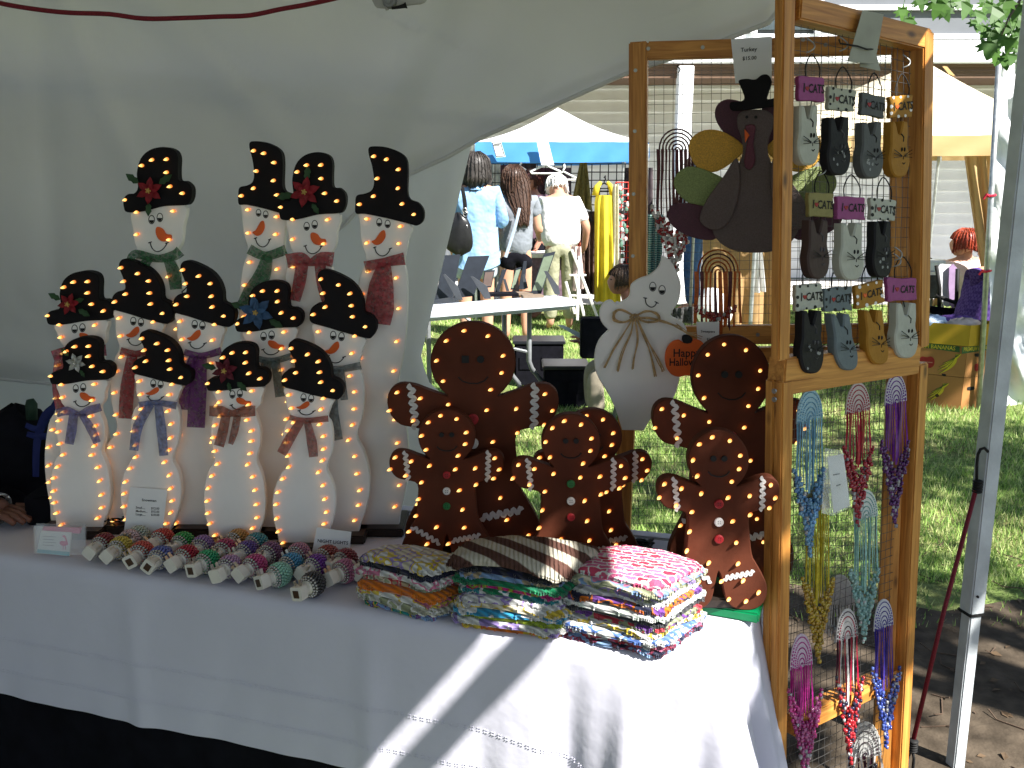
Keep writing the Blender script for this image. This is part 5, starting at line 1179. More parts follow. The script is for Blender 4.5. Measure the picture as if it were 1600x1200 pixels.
hanger(PA, (1027, 198, 1090, 235, 235), 330, (1019, 322, 1090, 440, [bd("candy_red", (.40, .03, .03)), bd("milk", (.62, .60, .58), False)]), [mar], "maroon cord hanger with red and white beads left of the turkey", off=.008, openp=True, nrib=11)
hanger(PA, (1087, 386, 1157, 426, 426), 505, (1086, 480, 1150, 512, [bd("coral", (.45, .06, .05)), clear]), [org, mar, org], "orange ribbon hanger with brown cord arches under the turkey", off=.008, openp=True, nrib=10)
# price tag in a clear bag
tg = thing("bagged_price_tag", "white price tag in a clear plastic bag between the blue and red ribbons", "price tag", PB.at(1308, 805, .02))
cut("tag", [(1293, 714), (1318, 709), (1328, 790), (1303, 802)], PB, .022, .001, mt['paper'], tg, smooth=0, bev=.0002)
cut("clear_bag", [(1289, 700), (1317, 704), (1330, 792), (1302, 806), (1284, 802)], PB, .025, .0006, mt['plastic'], tg, smooth=0, bev=.0001)
for q in ((1302, 742, 1312, 740), (1307, 759, 1313, 757)):
    m = MB(); m.tube([PB.at(q[0], q[1], .0236), PB.at(q[2], q[3], .0236)], .0012, 4); m.build("print_line", mt['ink'], tg)
# ------------------------------------------------------------------ turkey
mt['tbrown'] = glitter("glitter_brown", (.10, .068, .06)); mt['tmar'] = glitter("glitter_plum", (.07, .013, .03)); mt['tyel'] = glitter("glitter_ochre", (.62, .33, .03)); mt['tgreen'] = glitter("glitter_olive", (.22, .28, .09)); mt['tred'] = glitter("glitter_wine", (.11, .012, .03))
TK = thing("wooden_turkey", "painted wooden turkey in a black hat hanging on the rear panel", "turkey ornament", PA.at(1180, 393, .02))
def mir(o): return [(2360-p[0],)+tuple(p[1:]) for p in o]
for o, mm, z in (([(1160, 228), (1130, 206), (1117, 182), (1122, 162), (1142, 155), (1170, 170)], 'tmar', .012), ([(1160, 240), (1120, 268), (1090, 262), (1077, 238), (1080, 216), (1102, 203), (1130, 206), (1158, 224)], 'tyel', .017),
                 ([(1142, 290), (1110, 323), (1078, 318), (1056, 298), (1054, 277), (1070, 262), (1092, 262), (1130, 278)], 'tgreen', .022), ([(1120, 372), (1085, 372), (1056, 358), (1043, 340), (1048, 322), (1068, 317), (1100, 322), (1130, 330)], 'tmar', .027)):
    for q in (o, mir(o)): cut("tail_feather", q, PA, z, .006, mt[mm], TK)
bo = [(1166, 172), (1153, 180), (1152, 196), (1159, 218), (1160, 240), (1148, 268), (1128, 310), (1113, 352), (1122, 376), (1146, 391)]
cut("body", bo+[(1180, 395)]+mir(bo)[::-1], PA, .034, .008, mt['tbrown'], TK)
wo = [(1150, 247), (1156, 270), (1154, 305), (1143, 340), (1126, 358), (1106, 357), (1093, 342), (1104, 312), (1130, 276)]
for q in (wo, mir(wo)): cut("wing", q, PA, .043, .006, mt['tbrown'], TK)
cut("hat", [(1158, 158), (1163, 152), (1158, 138), (1154, 126), (1166, 123), (1180, 124), (1190, 117), (1200, 117), (1206, 128), (1201, 145), (1200, 155), (1224, 150), (1224, 163), (1180, 170), (1145, 173), (1141, 160)], PA, .043, .008, mt['black'], TK)
cut("wattle", [(1165, 197), (1180, 197), (1177, 225), (1180, 250), (1172, 265), (1163, 258), (1165, 235), (1168, 215)], PA, .043, .004, mt['tred'], TK)
cut("beak", [(1163, 202, 'c'), (1171, 211, 'c'), (1164, 223, 'c')], PA, .048, .004, mt['orange'], TK, smooth=1)
for q in ((1167, 183), (1181, 183)): m = MB(); c = PA.at(*q, .043); m.tube([c, c+PA.n*.002], .0028, 8); m.build("eye", mt['ink'], TK)
card("price_card", "white card lettered Turkey clipped to the screen's rear top rail", "price card", [(1142, 61), (1206, 57), (1206, 128), (1149, 130)], PA, [("Turkey", 1170, 77.5, .0068, 'CENTER'), ("$15.00", 1171, 91, .0062, 'CENTER')], 0, off=.020)
m = MB(); m.tube([tuple(v) for v in crom([tuple(PA.at(1061, 100, .002)), tuple(PA.at(1058, 104, .008)), tuple(PA.at(1063, 108, .01)), tuple(PA.at(1060, 114, .01))], 4, False)], .0011, 5); m.build("hook", mt['ink'], ST)
# ------------------------------------------------------------------ ghost and pumpkin tag
GY = 1.70; PG = Plane((0, GY, 0), (-.05, -1, 0))
GH = thing("wooden_ghost", "white wooden ghost with raffia bow hung on the screen's rear panel", "ghost ornament", PG.at(988, 672))
cut("body", [(1034, 399, 'c'), (1046, 406), (1057, 424), (1064, 446), (1060, 472), (1048, 492), (1066, 503), (1074, 522), (1066, 560), (1062, 592), (1050, 626), (1022, 648), (1006, 673, 'c'), (972, 672, 'c'), (962, 640), (948, 611), (932, 584), (929, 556), (936, 532), (951, 516, 'c'), (939, 502), (937, 486), (944, 473), (955, 469), (964, 476), (975, 470), (984, 462), (986, 446), (998, 436), (1014, 430), (1027, 420), (1033, 408)], PG, -.012, .012, mt['white'], GH, smooth=3)
for ex, ey in ((1020, 448), (1034.5, 453)):
    m = MB()
    def oval(rx, ry): return [(ex+rx*math.cos(a*math.pi/7), ey+ry*math.sin(a*math.pi/7)) for a in range(14)]
    cut("eye", oval(5.6, 7.6), PG, .0002, .0006, None, mb=m, smooth=0, bev=.0001); cut("eye", oval(4.5, 6.5), PG, .0009, .0003, None, mb=m, m=1, smooth=0, bev=.0001)
    cut("eye", [(a, max(b, ey+.6)) for a, b in oval(4.2, 6.2)], PG, .0013, .0003, None, mb=m, smooth=0, bev=.0001); m.build("eye", [mt['ink'], mt['white']], GH)
m = MB(); m.tube([PG.at(q.x, q.y, .0006) for q in crom([(1008, 466), (1010, 475), (1017, 480), (1023, 478), (1026, 473)], 3, False)], .001, 5)
m.tube([PG.at(1005, 465, .0006), PG.at(1011, 466, .0006)], .001, 5); m.tube([PG.at(1023, 471, .0006), PG.at(1029, 474, .0006)], .001, 5); m.build("smile", mt['ink'], GH)
raf = M("raffia", (.46, .31, .15), rough=.8, var=.35, scale=90)
m = MB(); rn = random.Random(2)
def strand(pts, off=.006, n=5, sp=2.2):
    for k in range(n):
        q = [(x+rn.uniform(-sp, sp)*min(1, .35+i*.3), y+rn.uniform(-sp, sp)*.6) for i, (x, y) in enumerate(pts)]
        m.tube([PG.at(p.x, p.y, off+rn.uniform(0, .006)+.004*math.sin(i*.6)) for i, p in enumerate(crom(q, 4, False))], .0013, 4)
strand([(990, 494), (972, 484), (960, 488), (960, 500), (974, 504), (990, 497)], n=7); strand([(992, 494), (1010, 486), (1026, 490), (1030, 500), (1012, 503), (994, 497)], n=7); strand([(993, 497), (1015, 497), (1040, 503), (1058, 510)], n=7)
strand([(989, 497), (975, 520), (958, 548), (944, 574)], n=5); strand([(990, 498), (985, 520), (972, 552), (966, 580)], n=4); strand([(992, 498), (996, 530), (990, 560), (988, 576)], n=4); strand([(995, 498), (1006, 525), (1016, 555), (1024, 588)], n=5); strand([(996, 498), (1010, 530), (1028, 562), (1036, 580)], n=3); strand([(984, 496), (992, 491), (999, 497), (990, 501)], .01, 6, 1)
m.build("raffia_bow", raf, GH)
PT = thing("pumpkin_tag", "orange wooden pumpkin tag lettered Happy Halloween hanging from the ghost", "pumpkin ornament", PG.at(1072, 590, .02))
cut("pumpkin", [(1068, 535), (1060, 531), (1048, 536), (1040, 550), (1040, 570), (1048, 584), (1060, 589), (1074, 587), (1088, 590), (1100, 583), (1107, 568), (1106, 550), (1098, 535), (1086, 530), (1078, 534)], PG, .020, .005, mt['orange'], PT)
cut("stem", [(1068, 536), (1066, 526), (1073, 523), (1082, 528), (1080, 536)], PG, .022, .005, mt['ink'], PT, smooth=2)
text("Happy", PG, 1073, 552, .0155, mt['ink'], PT, off=.0258, rot=.03, sx=.9); text("Halloween", PG, 1076, 566, .0145, mt['ink'], PT, off=.0258, rot=.03, sx=.82)
m = MB()
for k in range(6): m.tube([PG.at(1056+rn.uniform(-4, 4), 508+rn.uniform(-3, 3), .02), PG.at(1070+k, 520+rn.uniform(-4, 4), .03), PG.at(1090+rn.uniform(-4, 8), 524+rn.uniform(-5, 6), .028)], .0008, 4)
m.build("raffia_loop", raf, PT)
card("price_card", "small handwritten white card pinned beside the pumpkin tag", "price card", [(1088, 503), (1124, 503), (1123, 536), (1090, 537)], PA, [("Sweepers", 1106, 518, .0048, 'CENTER'), ("$5.00", 1110, 530, .0045, 'CENTER')], 0, off=.020)

# ------------------------------------------------------------------ people
def skinmesh(nodes, edges, sub=2):
    """one continuous surface grown round a skeleton: nodes = [(pos, rx, ry)]"""
    me = bpy.data.meshes.new("skin"); me.from_pydata([tuple(n[0]) for n in nodes], edges, []); o = bpy.data.objects.new("skin", me); COL.objects.link(o)
    o.modifiers.new("s", 'SKIN'); md = o.modifiers.new("u", 'SUBSURF'); md.levels = sub; md.render_levels = sub
    for i, n in enumerate(nodes):
        d = me.skin_vertices[0].data[i]; d.radius = (n[1], n[2]); d.use_root = (i == 0)
    bpy.context.view_layer.update()
    r = bpy.data.meshes.new_from_object(o.evaluated_get(bpy.context.evaluated_depsgraph_get())); bpy.data.objects.remove(o); bpy.data.meshes.remove(me)
    return [v.co.copy() for v in r.vertices], [tuple(p.vertices) for p in r.polygons]
HPROF = [(0, .022, .040, .012), (.10, .036, .054, -.012), (.22, .044, .058, -.036), (.34, .047, .058, -.048), (.46, .050, .060, -.056), (.60, .053, .059, -.060), (.74, .052, .056, -.060), (.86, .045, .046, -.052), (.95, .028, .026, -.034), (1, .004, .0, -.004)]
def headm(mb, c, H, yaw, pitch=0, mat=0):
    q = Quaternion((0, 0, 1), yaw) @ Quaternion((1, 0, 0), pitch); k = H; rows = []
    for t, w, f, b in HPROF:
        r = []
        for i in range(20):
            a = 2*math.pi*i/20; s, cc = math.sin(a), math.cos(a); y = (f if cc > 0 else -b)*cc
            if cc > .93: y += .014*gauss(t-.40, .10)+.004*gauss(t-.20, .05)
            if .70 < cc < .9: y -= .005*gauss(t-.52, .06)
            r.append(c+q @ Vector((w*s*k, y*k, (t-.5)*.132*k)))
        rows.append(r)
    mb.grid(rows, mat, close=True); mb.add(rows[0], [tuple(range(20))], mat)
    for sx in (-1, 1): mb.ell(c+q @ Vector((sx*.052*k, -.004*k, -.006*k)), (.006*k, .010*k, .017*k), 8, 5, m=mat)
    return q
def std(G, H, yaw):
    q = Quaternion((0, 0, 1), yaw)
    J = dict(pelvis=(0, 0, .53), belly=(0, 0, .61), chest=(0, .005, .72), uchest=(0, 0, .79), neck=(0, 0, .84), head=(0, .012, .925))
    for n, s in (('l', -1), ('r', 1)):
        J.update({'sh'+n: (s*.098, 0, .80), 'el'+n: (s*.128, .0, .63), 'wr'+n: (s*.118, .08, .52), 'ha'+n: (s*.11, .11, .475), 'hip'+n: (s*.05, 0, .50), 'kn'+n: (s*.056, .01, .28), 'an'+n: (s*.058, -.012, .045), 'to'+n: (s*.066, .085, .018)})
    return {k: G+q @ (Vector(v)*H) for k, v in J.items()}
RAD = dict(pelvis=(.095, .068), belly=(.080, .060), chest=(.088, .062), uchest=(.080, .052), neck=(.034, .034), hd=(.036, .036), sh=(.038, .036), el=(.026, .026), wr=(.018, .020), ha=(.021, .014), hip=(.058, .058), kn=(.036, .038), an=(.023, .024), to=(.022, .016))
def person(label, J, H, yaw, skin, shirt=None, sleeve=.6, pants=None, plen=1.0, hair=None, loc=None, group=None, hpitch=0, hyaw=None, legs=True, wide=1.0, eyes=False, skirt_len=0):
    loc = loc or Vector((J['pelvis'].x, J['pelvis'].y, 0)); root = thing("person", label, "person", loc, group)
    def R_(k, f=1): 
        b = RAD.get(k, RAD.get(k[:-1])); return (b[0]*H*f*wide if k in ('pelvis', 'belly', 'chest', 'uchest') else b[0]*H*f, b[1]*H*f)
    names = ['pelvis', 'belly', 'chest', 'uchest', 'neck']; ed = [(0, 1), (1, 2), (2, 3), (3, 4)]
    ins = .84 if shirt else 1; nodes = [(J[n],)+R_(n, ins if n != 'neck' else 1) for n in names]; hd = J['head']-(J['head']-J['neck'])*.25; nodes.append((hd,)+R_('hd')); ed.append((4, 5))
    for s in 'lr':
        b = len(nodes); nodes += [(J[k+s],)+R_(k) for k in ('sh', 'el', 'wr', 'ha')]; ed += [(3, b), (b, b+1), (b+1, b+2), (b+2, b+3)]
        if legs:
            b = len(nodes); nodes += [(J[k+s],)+R_(k, .85 if (pants and k == 'hip') else 1) for k in ('hip', 'kn', 'an', 'to')]; ed += [(0, b), (b, b+1), (b+1, b+2), (b+2, b+3)]
    v, f = skinmesh(nodes, ed); mb = MB(); mb.add(v, f)
    headm(mb, J['head'], H, yaw if hyaw is None else hyaw, hpitch)
    # fingers
    for s in 'lr':
        d = (J['ha'+s]-J['wr'+s]).normalized(); sd_ = d.cross(Vector((0, 0, 1))); sd_ = sd_.normalized() if sd_.length > .1 else Vector((1, 0, 0)); base = J['ha'+s]
        for i in range(4):
            o = base+sd_*((i-1.5)*.0085*H); L = (.030, .035, .033, .026)[i]*H; mb.tube([o-d*.01*H, o+d*L*.5, o+d*L+Vector((0, 0, -.006*H))], [.0052*H, .0048*H, .0034*H], 6)
        mb.tube([base-sd_*.018*H, base-sd_*.03*H+d*.018*H, base-sd_*.032*H+d*.032*H], [.0058*H, .005*H, .0038*H], 6)
    mb.build("body", skin, root, smooth=True)
    hq = Quaternion((0, 0, 1), yaw if hyaw is None else hyaw) @ Quaternion((1, 0, 0), hpitch)
    if eyes:
        for sx in (-1, 1):
            m = MB(); m.ell(J['head']+hq @ Vector((sx*.020*H, .053*H, .003*H)), (.006*H, .004*H, .0035*H), 8, 5); m.build("eye", mt['ink'], root)
    if shirt:
        names = ['pelvis', 'belly', 'chest', 'uchest']; nodes = [(J['pelvis']-(J['belly']-J['pelvis'])*.75,)+R_('pelvis', 1.12)]+[(J[n],)+R_(n, 1.24) for n in names[1:]]
        nodes.append((J['uchest'].lerp(J['neck'], .55),)+tuple(x*1.35 for x in R_('neck'))); ed = [(0, 1), (1, 2), (2, 3), (3, 4)]
        for s in 'lr':
            b = len(nodes); nodes.append((J['sh'+s],)+R_('sh', 1.22)); ed.append((3, b))
            nodes.append((J['sh'+s].lerp(J['el'+s], min(1, sleeve*1.0)),)+R_('el', 1.5)); ed.append((b, b+1))
            if sleeve > 1: nodes.append((J['el'+s].lerp(J['wr'+s], sleeve-1),)+R_('wr', 1.6)); ed.append((b+1, b+2))
        v, f = skinmesh(nodes, ed); mb = MB(); mb.add(v, f)
        for vv in range(len(mb.v)):
            x, y, z = mb.v[vv]; w = .006*H*math.sin(x*38+z*17)*math.sin(z*29+y*11); mb.v[vv] = (x+w*.5, y-w, z)
        mb.build("shirt", shirt, root, smooth=True)
    if pants:
        nodes = [(J['pelvis'],)+R_('pelvis', 1.06), (J['pelvis'].lerp(J['belly'], .35),)+R_('belly', 1.05)]; ed = [(0, 1)]
        for s in 'lr':
            b = len(nodes); nodes.append((J['hip'+s],)+R_('hip', 1.14)); ed.append((0, b))
            if plen <= .5: nodes.append((J['hip'+s].lerp(J['kn'+s], plen*2),)+R_('kn', 1.6)); ed.append((b, b+1))
            else:
                nodes.append((J['kn'+s],)+R_('kn', 1.32)); nodes.append((J['kn'+s].lerp(J['an'+s], (plen-.5)*2),)+R_('an', 1.75)); ed += [(b, b+1), (b+1, b+2)]
        v, f = skinmesh(nodes, ed); mb = MB(); mb.add(v, f); mb.build("trousers" if plen > .5 else "shorts", pants, root, smooth=True)
    if hair:
        hm, kind = hair; m = MB(); c = J['head']; k = H; rn = random.Random(int(abs(c.x*1000)))
        low = dict(bob=-.098, long=-.07, short=-.03, crop=-.022)[kind]; fl_ = dict(bob=1.28, long=1.18, short=1.12, crop=1.10)[kind]
        rows = []
        for j in range(11):
            t = j/10; z = .070+(low-.070)*t; r = []
            hw = .058*fl_*math.sqrt(max(.02, 1-min(1, ((z-.0)/.074))**2)) if z > 0 else .058*fl_*(1+(.10*(-z/.085) if kind == 'bob' else 0))
            if kind == 'bob' and t > .85: hw *= 1-.35*(t-.85)/.15
            for i in range(28):
                a = 2*math.pi*i/28; s, cc = math.sin(a), math.cos(a); rr = hw*(1+(.05*math.sin(i*5+j*.3)+.03*math.sin(i*11+1))*(t > .15))
                y = cc*rr*1.06-.006
                if cc > .45 and z < .018: y = min(y, .036) 
                r.append(c+hq @ Vector((s*rr*k, y*k, (z+(.009*math.sin(i*3)+.006*math.sin(i*7))*(t > .9))*k)))
            rows.append(r)
        m.grid(rows, close=True); m.add(rows[0], [tuple(range(28))]); m.add(rows[-1], [tuple(range(28))])
        capr = rows
        if kind == 'long':
            rows = []
            for j in range(13):
                t = j/12; r = []
                for i in range(18):
                    a = 2*math.pi*i/18; w = (.062+.014*math.sin(t*3.1))*(1-.55*t**2.2)*(.8+.2*min(1, t*5)); th = .034*(1-.6*t)
                    r.append(c+hq @ Vector(((math.sin(a)*w*(1+.07*math.sin(i*4+t*6))+.045*t)*k, (-.032-.052*t+math.cos(a)*th*1.0)*k, (.045-.29*t+.008*math.sin(i*5)*t)*k)))
                rows.append(r)
            m.grid(rows, close=True); m.add(rows[-1], [tuple(range(18))])
        if kind == 'short':
            for i in range(50):
                a = rn.uniform(0, 6.28); z = rn.uniform(-.01, .068); w = .060*math.sqrt(max(.05, 1-(z/.074)**2))
                if math.cos(a) > .5 and z < .03: continue
                m.ell(c+hq @ Vector((math.sin(a)*w*k, (math.cos(a)*w-.006)*k, z*k)), .007*k*rn.uniform(.7, 1.2), 6, 4)
        R0 = rows if kind != 'long' else None
        def strands(rws, n_, jit, r_):
            w_ = len(rws[0])
            for _ in range(n_):
                i0 = rn.uniform(0, w_); dr = rn.uniform(-1.2, 1.2); pts = []; j0 = rn.choice((0, 0, 1, 2)); L0 = len(rws)-rn.choice((0, 0, 0, 1))
                for j in range(j0, L0):
                    ii = int(i0+dr*j/len(rws)) % w_; p = rws[j][ii]; o_ = (p-c); o_.z *= .3; o_ = o_.normalized() if o_.length > 1e-5 else Vector((0, 0, 1)); pts.append(p+o_*(rn.uniform(.0, jit)*k)+Vector((rn.uniform(-1, 1), rn.uniform(-1, 1), rn.uniform(-1, 1)))*(.0016*k))
                if len(pts) > 2:
                    if j0+len(pts) >= len(rws): pts.append(pts[-1]+Vector((rn.uniform(-.006, .006)*k, rn.uniform(-.006, .006)*k, -rn.uniform(.004, .02)*k)))
                    m.tube(pts, [r_*k*(1 if q < len(pts)-2 else .5) for q in range(len(pts))], 4, rn.choice((0, 1, 1, 2)))
        strands(capr, 480, .005, .0010)
        if kind == 'long': strands(rows, 480, .004, .0010)
        hc = tuple(hm.node_tree.nodes["Mix"].inputs[7].default_value)[:3]
        m.build("hair", [hm, M("hair_dark_strand", [x*.7 for x in hc], rough=.5, var=.3), M("hair_light_strand", [min(1, x*1.3+.004) for x in hc], rough=.4, var=.3)], root, smooth=True)
    return root
def hairm(n, c): return M("hair_"+n, c, rough=.45, var=.5, scale=30, spec=.4, map_scale=(6, 6, .8))
blue_shirt = M("blue_linen_shirt", (.24, .42, .66), rough=.85, var=.1, scale=6, bump=.9, bscale=9, bdist=.03)
# woman in the blue shirt
G1 = onz(745, 548); J = std(G1, 1.68, .06)
J['elr'] += Vector((.01, .03, .02)); J['wrr'] = J['elr']+Vector((-.05, .22, .03)); J['har'] = J['wrr']+Vector((-.03, .07, 0))
W1 = person("woman with a dark grey bob and untucked light blue shirt seen from behind", J, 1.68, .06, mt['skin'], blue_shirt, 1.35, M("pale_shorts", (.40, .46, .52), rough=.8), .32, (hairm("greybrown", (.035, .03, .027)), 'bob'), wide=1.08)
mb = MB(); rows = []
for j in range(6):
    t = j/5; rows.append([Vector((G1.x+math.sin(a)*(.185+.02*t), G1.y+math.cos(a)*(.125+.02*t)+.01, 1.06-.36*t+.05*t*math.sin(a)**2+.0*a)) for a in [2*math.pi*i/32 for i in range(32)]])
for r in rows:
    for i, v in enumerate(r): v.y += .008*math.sin(i*1.9)
mb.grid(rows, close=True); mb.build("shirt_tail", blue_shirt, W1, smooth=True)
mb = MB(); rows = []
for j in range(3):
    rows.append([J['neck']+Vector((math.sin(a)*(.075+.012*j), math.cos(a)*(.07+.012*j)-.004, .0-.028*j+.012)) for a in [2*math.pi*i/20 for i in range(20)]])
mb.grid(rows, close=True); mb.build("collar", blue_shirt, W1, smooth=True)
HB = thing("handbag", "black leather shoulder bag with silver rings on the blue shirted woman's left side", "handbag", aty(716, 395, 7.45)); lea = M("black_leather", (.012, .012, .013), rough=.35, var=.2, bump=.2, bscale=60)
c = aty(717, 366, 7.45); m = MB(); rows = []
for j in range(10):
    v = -1+2*j/9; k = (1-abs(v)**3)**.5 if abs(v) < 1 else .08; rows.append([c+Vector((math.sin(a)*(.105-.02*v)*max(k, .1)+.012*math.sin(a*4), math.cos(a)*.05*max(k, .1), .17*v+.01*math.sin(a*3))) for a in [2*math.pi*i/20 for i in range(20)]])
m.grid(rows, close=True); m.add(rows[0], [tuple(range(20))]); m.add(rows[-1], [tuple(range(20))]); m.build("bag", lea, HB, smooth=True)
ribbon("strap", [[(722, 292, 3), (726, 315, 3.2), (727, 340, 3.2), (726, 355, 3)]], YP(7.49), 0, lea, HB, ripple=.004)
for q in ((726, 329), (727, 334), (727, 355)):
    m = MB(); p = aty(*q, 7.42); m.tube([p+Vector((.018*math.cos(a*.63), 0, .022*math.sin(a*.63))) for a in range(11)], .004, 5); m.build("ring", mt['screw'], HB)
# girl with long brown hair
G2 = onz(806, 534); J = std(G2, 1.58, .12); J['wrr'] = J['elr']+Vector((.02, .18, .02)); J['har'] = J['wrr']+Vector((0, .07, 0)); J['head'] += Vector((-.02, 0, 0))
grt = M("heather_grey_tee", (.20, .22, .25), rough=.9, var=.12, bump=.8, bscale=10, bdist=.025)
W2 = person("girl with long straight brown hair, grey tee and black shorts seen from behind", J, 1.58, .12, mt['skin'], grt, .55, mt['blackcloth'], .24, (hairm("brown", (.055, .028, .018)), 'long'))
CB = thing("crossbody_strap", "pale blue crossbody strap over the long haired girl's back", "bag strap", aty(795, 400, 7.7))
ribbon("strap", [[(812, 325, 2.2), (806, 350, 2.4), (797, 380, 2.5), (790, 402, 2.5)]], YP(J['pelvis'].y-.17), 0, M("pale_blue_web", (.35, .42, .5)), CB, ripple=.004)
# vendor facing us behind the stall
G3 = onz(833, 505); G3 = Vector((G3.x, 9.6, 0)); J = std(G3, 1.56, math.pi-.7)
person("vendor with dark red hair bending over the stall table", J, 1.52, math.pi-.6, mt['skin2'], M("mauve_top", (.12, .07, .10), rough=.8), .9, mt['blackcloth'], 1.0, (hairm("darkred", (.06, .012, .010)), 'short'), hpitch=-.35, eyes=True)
# man in white
G4 = onz(868, 496); G4 = Vector((G4.x, 8.7, 0)); J = std(G4, 1.62, .05)
for k in ('chest', 'uchest', 'neck', 'shl', 'shr'): J[k] += Vector((-.01, .06 if k == 'chest' else .14, -.02 if k == 'chest' else -.06))
J['head'] += Vector((-.03, .25, -.12)); J['ell'] += Vector((-.01, .12, -.02)); J['elr'] += Vector((.05, .10, -.02)); J['wrl'] = J['ell']+Vector((.02, .2, -.12)); J['wrr'] = J['elr']+Vector((-.01, .12, -.20)); J['hal'] = J['wrl']+Vector((.01, .07, -.02)); J['har'] = J['wrr']+Vector((-.02, .05, -.05))
person("white haired man in a white shirt and khaki trousers leaning over the stall", J, 1.62, .05, mt['skin'], M("white_shirt", (.78, .76, .76), rough=.85, var=.03, bump=.9, bscale=9, bdist=.03), .85, M("khaki_trousers", (.30, .30, .20), rough=.85, var=.1, bump=.9, bscale=9, bdist=.03), .96, (hairm("white", (.62, .60, .56)), 'crop'), hpitch=-.5, wide=1.25)
# seated boy in the shade
def jp(px, py, y): return aty(px, py, y)
Y = 5.2; J = dict(head=jp(972, 437, Y), neck=jp(984, 470, Y), uchest=jp(990, 488, Y), chest=jp(994, 510, Y), belly=jp(996, 545, Y), pelvis=jp(1000, 575, Y))
for s, dy in (('l', -.15), ('r', .15)):
    J['sh'+s] = jp(986, 486, Y)+Vector((0, dy, 0)); J['el'+s] = jp(962, 538, Y)+Vector((0, dy*1.2, 0)); J['wr'+s] = jp(918, 534, Y)+Vector((0, dy*.7, 0)); J['ha'+s] = jp(902, 530, Y)+Vector((0, dy*.5, 0))
    J['hip'+s] = jp(996, 580, Y)+Vector((0, dy*.6, 0)); J['kn'+s] = jp(926, 578, Y)+Vector((0, dy*.8, 0)); k = jp(930, 660, Y)+Vector((0, dy*.8, 0)); k.z = .05; J['an'+s] = k; J['to'+s] = k+Vector((-.13, 0, -.03))
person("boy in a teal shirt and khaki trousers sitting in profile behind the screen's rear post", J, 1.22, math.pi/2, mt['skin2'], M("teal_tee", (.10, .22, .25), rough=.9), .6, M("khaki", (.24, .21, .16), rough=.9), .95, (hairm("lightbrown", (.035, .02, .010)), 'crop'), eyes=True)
x = MB(); c = jp(930, 527, Y-.16); x.box(c, (.085, .05, .115)); tag(x.build("black_case", mt['blackcloth'], loc=c, bevel=.008), "square black case on the seated boy's lap", "case")
pl = Plane(jp(893, 520, Y-.06), (-.4, -.6, 1)); cut("leaflet", [(871, 508), (880, 508), (914, 524), (905, 528)], YP(Y-.07), 0, .004, M("blue_grey_paper", (.35, .42, .5)), None, smooth=0, bev=.0002, loc=jp(893, 520, Y-.07))
tag(bpy.data.objects["leaflet"], "pale blue leaflet held in the seated boy's hands", "leaflet")
x = MB(); c = jp(1000, 620, Y)
SC = thing("stool", "black stool under the seated boy", "stool", Vector((c.x, Y, 0))); x.tube([(c.x, Y, J['pelvis'].z-.10), (c.x, Y, J['pelvis'].z-.07)], .16, 20); x.build("seat", mt['blackcloth'], SC)
for dx, dy in ((-.1, -.1), (.1, -.1), (.1, .1), (-.1, .1)): x = MB(); x.tube([(c.x+dx, Y+dy, J['pelvis'].z-.1), (c.x+dx*1.4, Y+dy*1.4, 0)], .012, 8); x.build("leg", mt['steel'], SC)
# person in jeans beyond the rear panel
G6 = onz(1080, 488); J = std(G6, 1.7, 1.2); person("person in blue jeans and a light top standing beyond the wooden turkey", J, 1.7, 1.2, mt['skin'], M("pale_top", (.45, .50, .55)), .6, M("jeans", (.05, .12, .28), rough=.9, var=.3), .98, (hairm("dark", (.03, .02, .015)), 'bob'))
# red-haired person seated in the tan canopy
Y = 7.3; J = dict(head=jp(1507, 379, Y), neck=jp(1509, 402, Y), uchest=jp(1510, 415, Y), chest=jp(1511, 440, Y), belly=jp(1512, 470, Y), pelvis=jp(1512, 505, Y))
for s, d in (('l', -1), ('r', 1)):
    J['sh'+s] = jp(1510+d*27, 414, Y); J['el'+s] = jp(1510+d*34, 460, Y)+Vector((0, .05, 0)); J['wr'+s] = jp(1505+d*20, 480, Y)+Vector((0, .25, 0)); J['ha'+s] = J['wr'+s]+Vector((0, .07, 0))
    J['hip'+s] = jp(1512+d*16, 508, Y); J['kn'+s] = J['hip'+s]+Vector((d*.05, .42, .03)); k = J['kn'+s]+Vector((0, .05, 0)); k.z = .06; J['an'+s] = k; J['to'+s] = k+Vector((0, .13, -.03))
person("person with short red hair and a pale pink top seated under the tan canopy", J, 1.6, .5, mt['skin'], M("pale_pink_top", (.70, .55, .50), rough=.85), .4, mt['blackcloth'], 1.0, (hairm("red", (.24, .035, .015)), 'short'), hyaw=.9)
# person in the purple plaid shirt, bent forward
Y = 6.35; J = dict(head=jp(1582, 420, Y+.3), neck=jp(1566, 424, Y+.15), uchest=jp(1552, 432, Y+.05), chest=jp(1538, 455, Y), belly=jp(1524, 485, Y), pelvis=jp(1514, 515, Y))
for s, d in (('l', -1), ('r', 1)):
    J['sh'+s] = jp(1545+d*18, 430+d*4, Y+d*.06); J['el'+s] = jp(1556+d*16, 478, Y+.05); J['wr'+s] = jp(1566+d*10, 505, Y+.25); J['ha'+s] = J['wr'+s]+Vector((.05, .05, 0))
    J['hip'+s] = jp(1514+d*14, 520, Y); J['kn'+s] = J['hip'+s]+Vector((.25+d*.05, .30, .02)); k = J['kn'+s]+Vector((0, .05, 0)); k.z = .06; J['an'+s] = k; J['to'+s] = k+Vector((.08, .1, -.03))
plaid = checks("purple_plaid", (.055, .03, .14), (.10, .06, .22), 48)
person("person in a purple plaid shirt hunched forward behind the banana boxes", J, 1.6, -.7, mt['skin'], plaid, 1.3, mt['blackcloth'], 1.0, (hairm("grey", (.25, .24, .23)), 'crop'), wide=1.25)
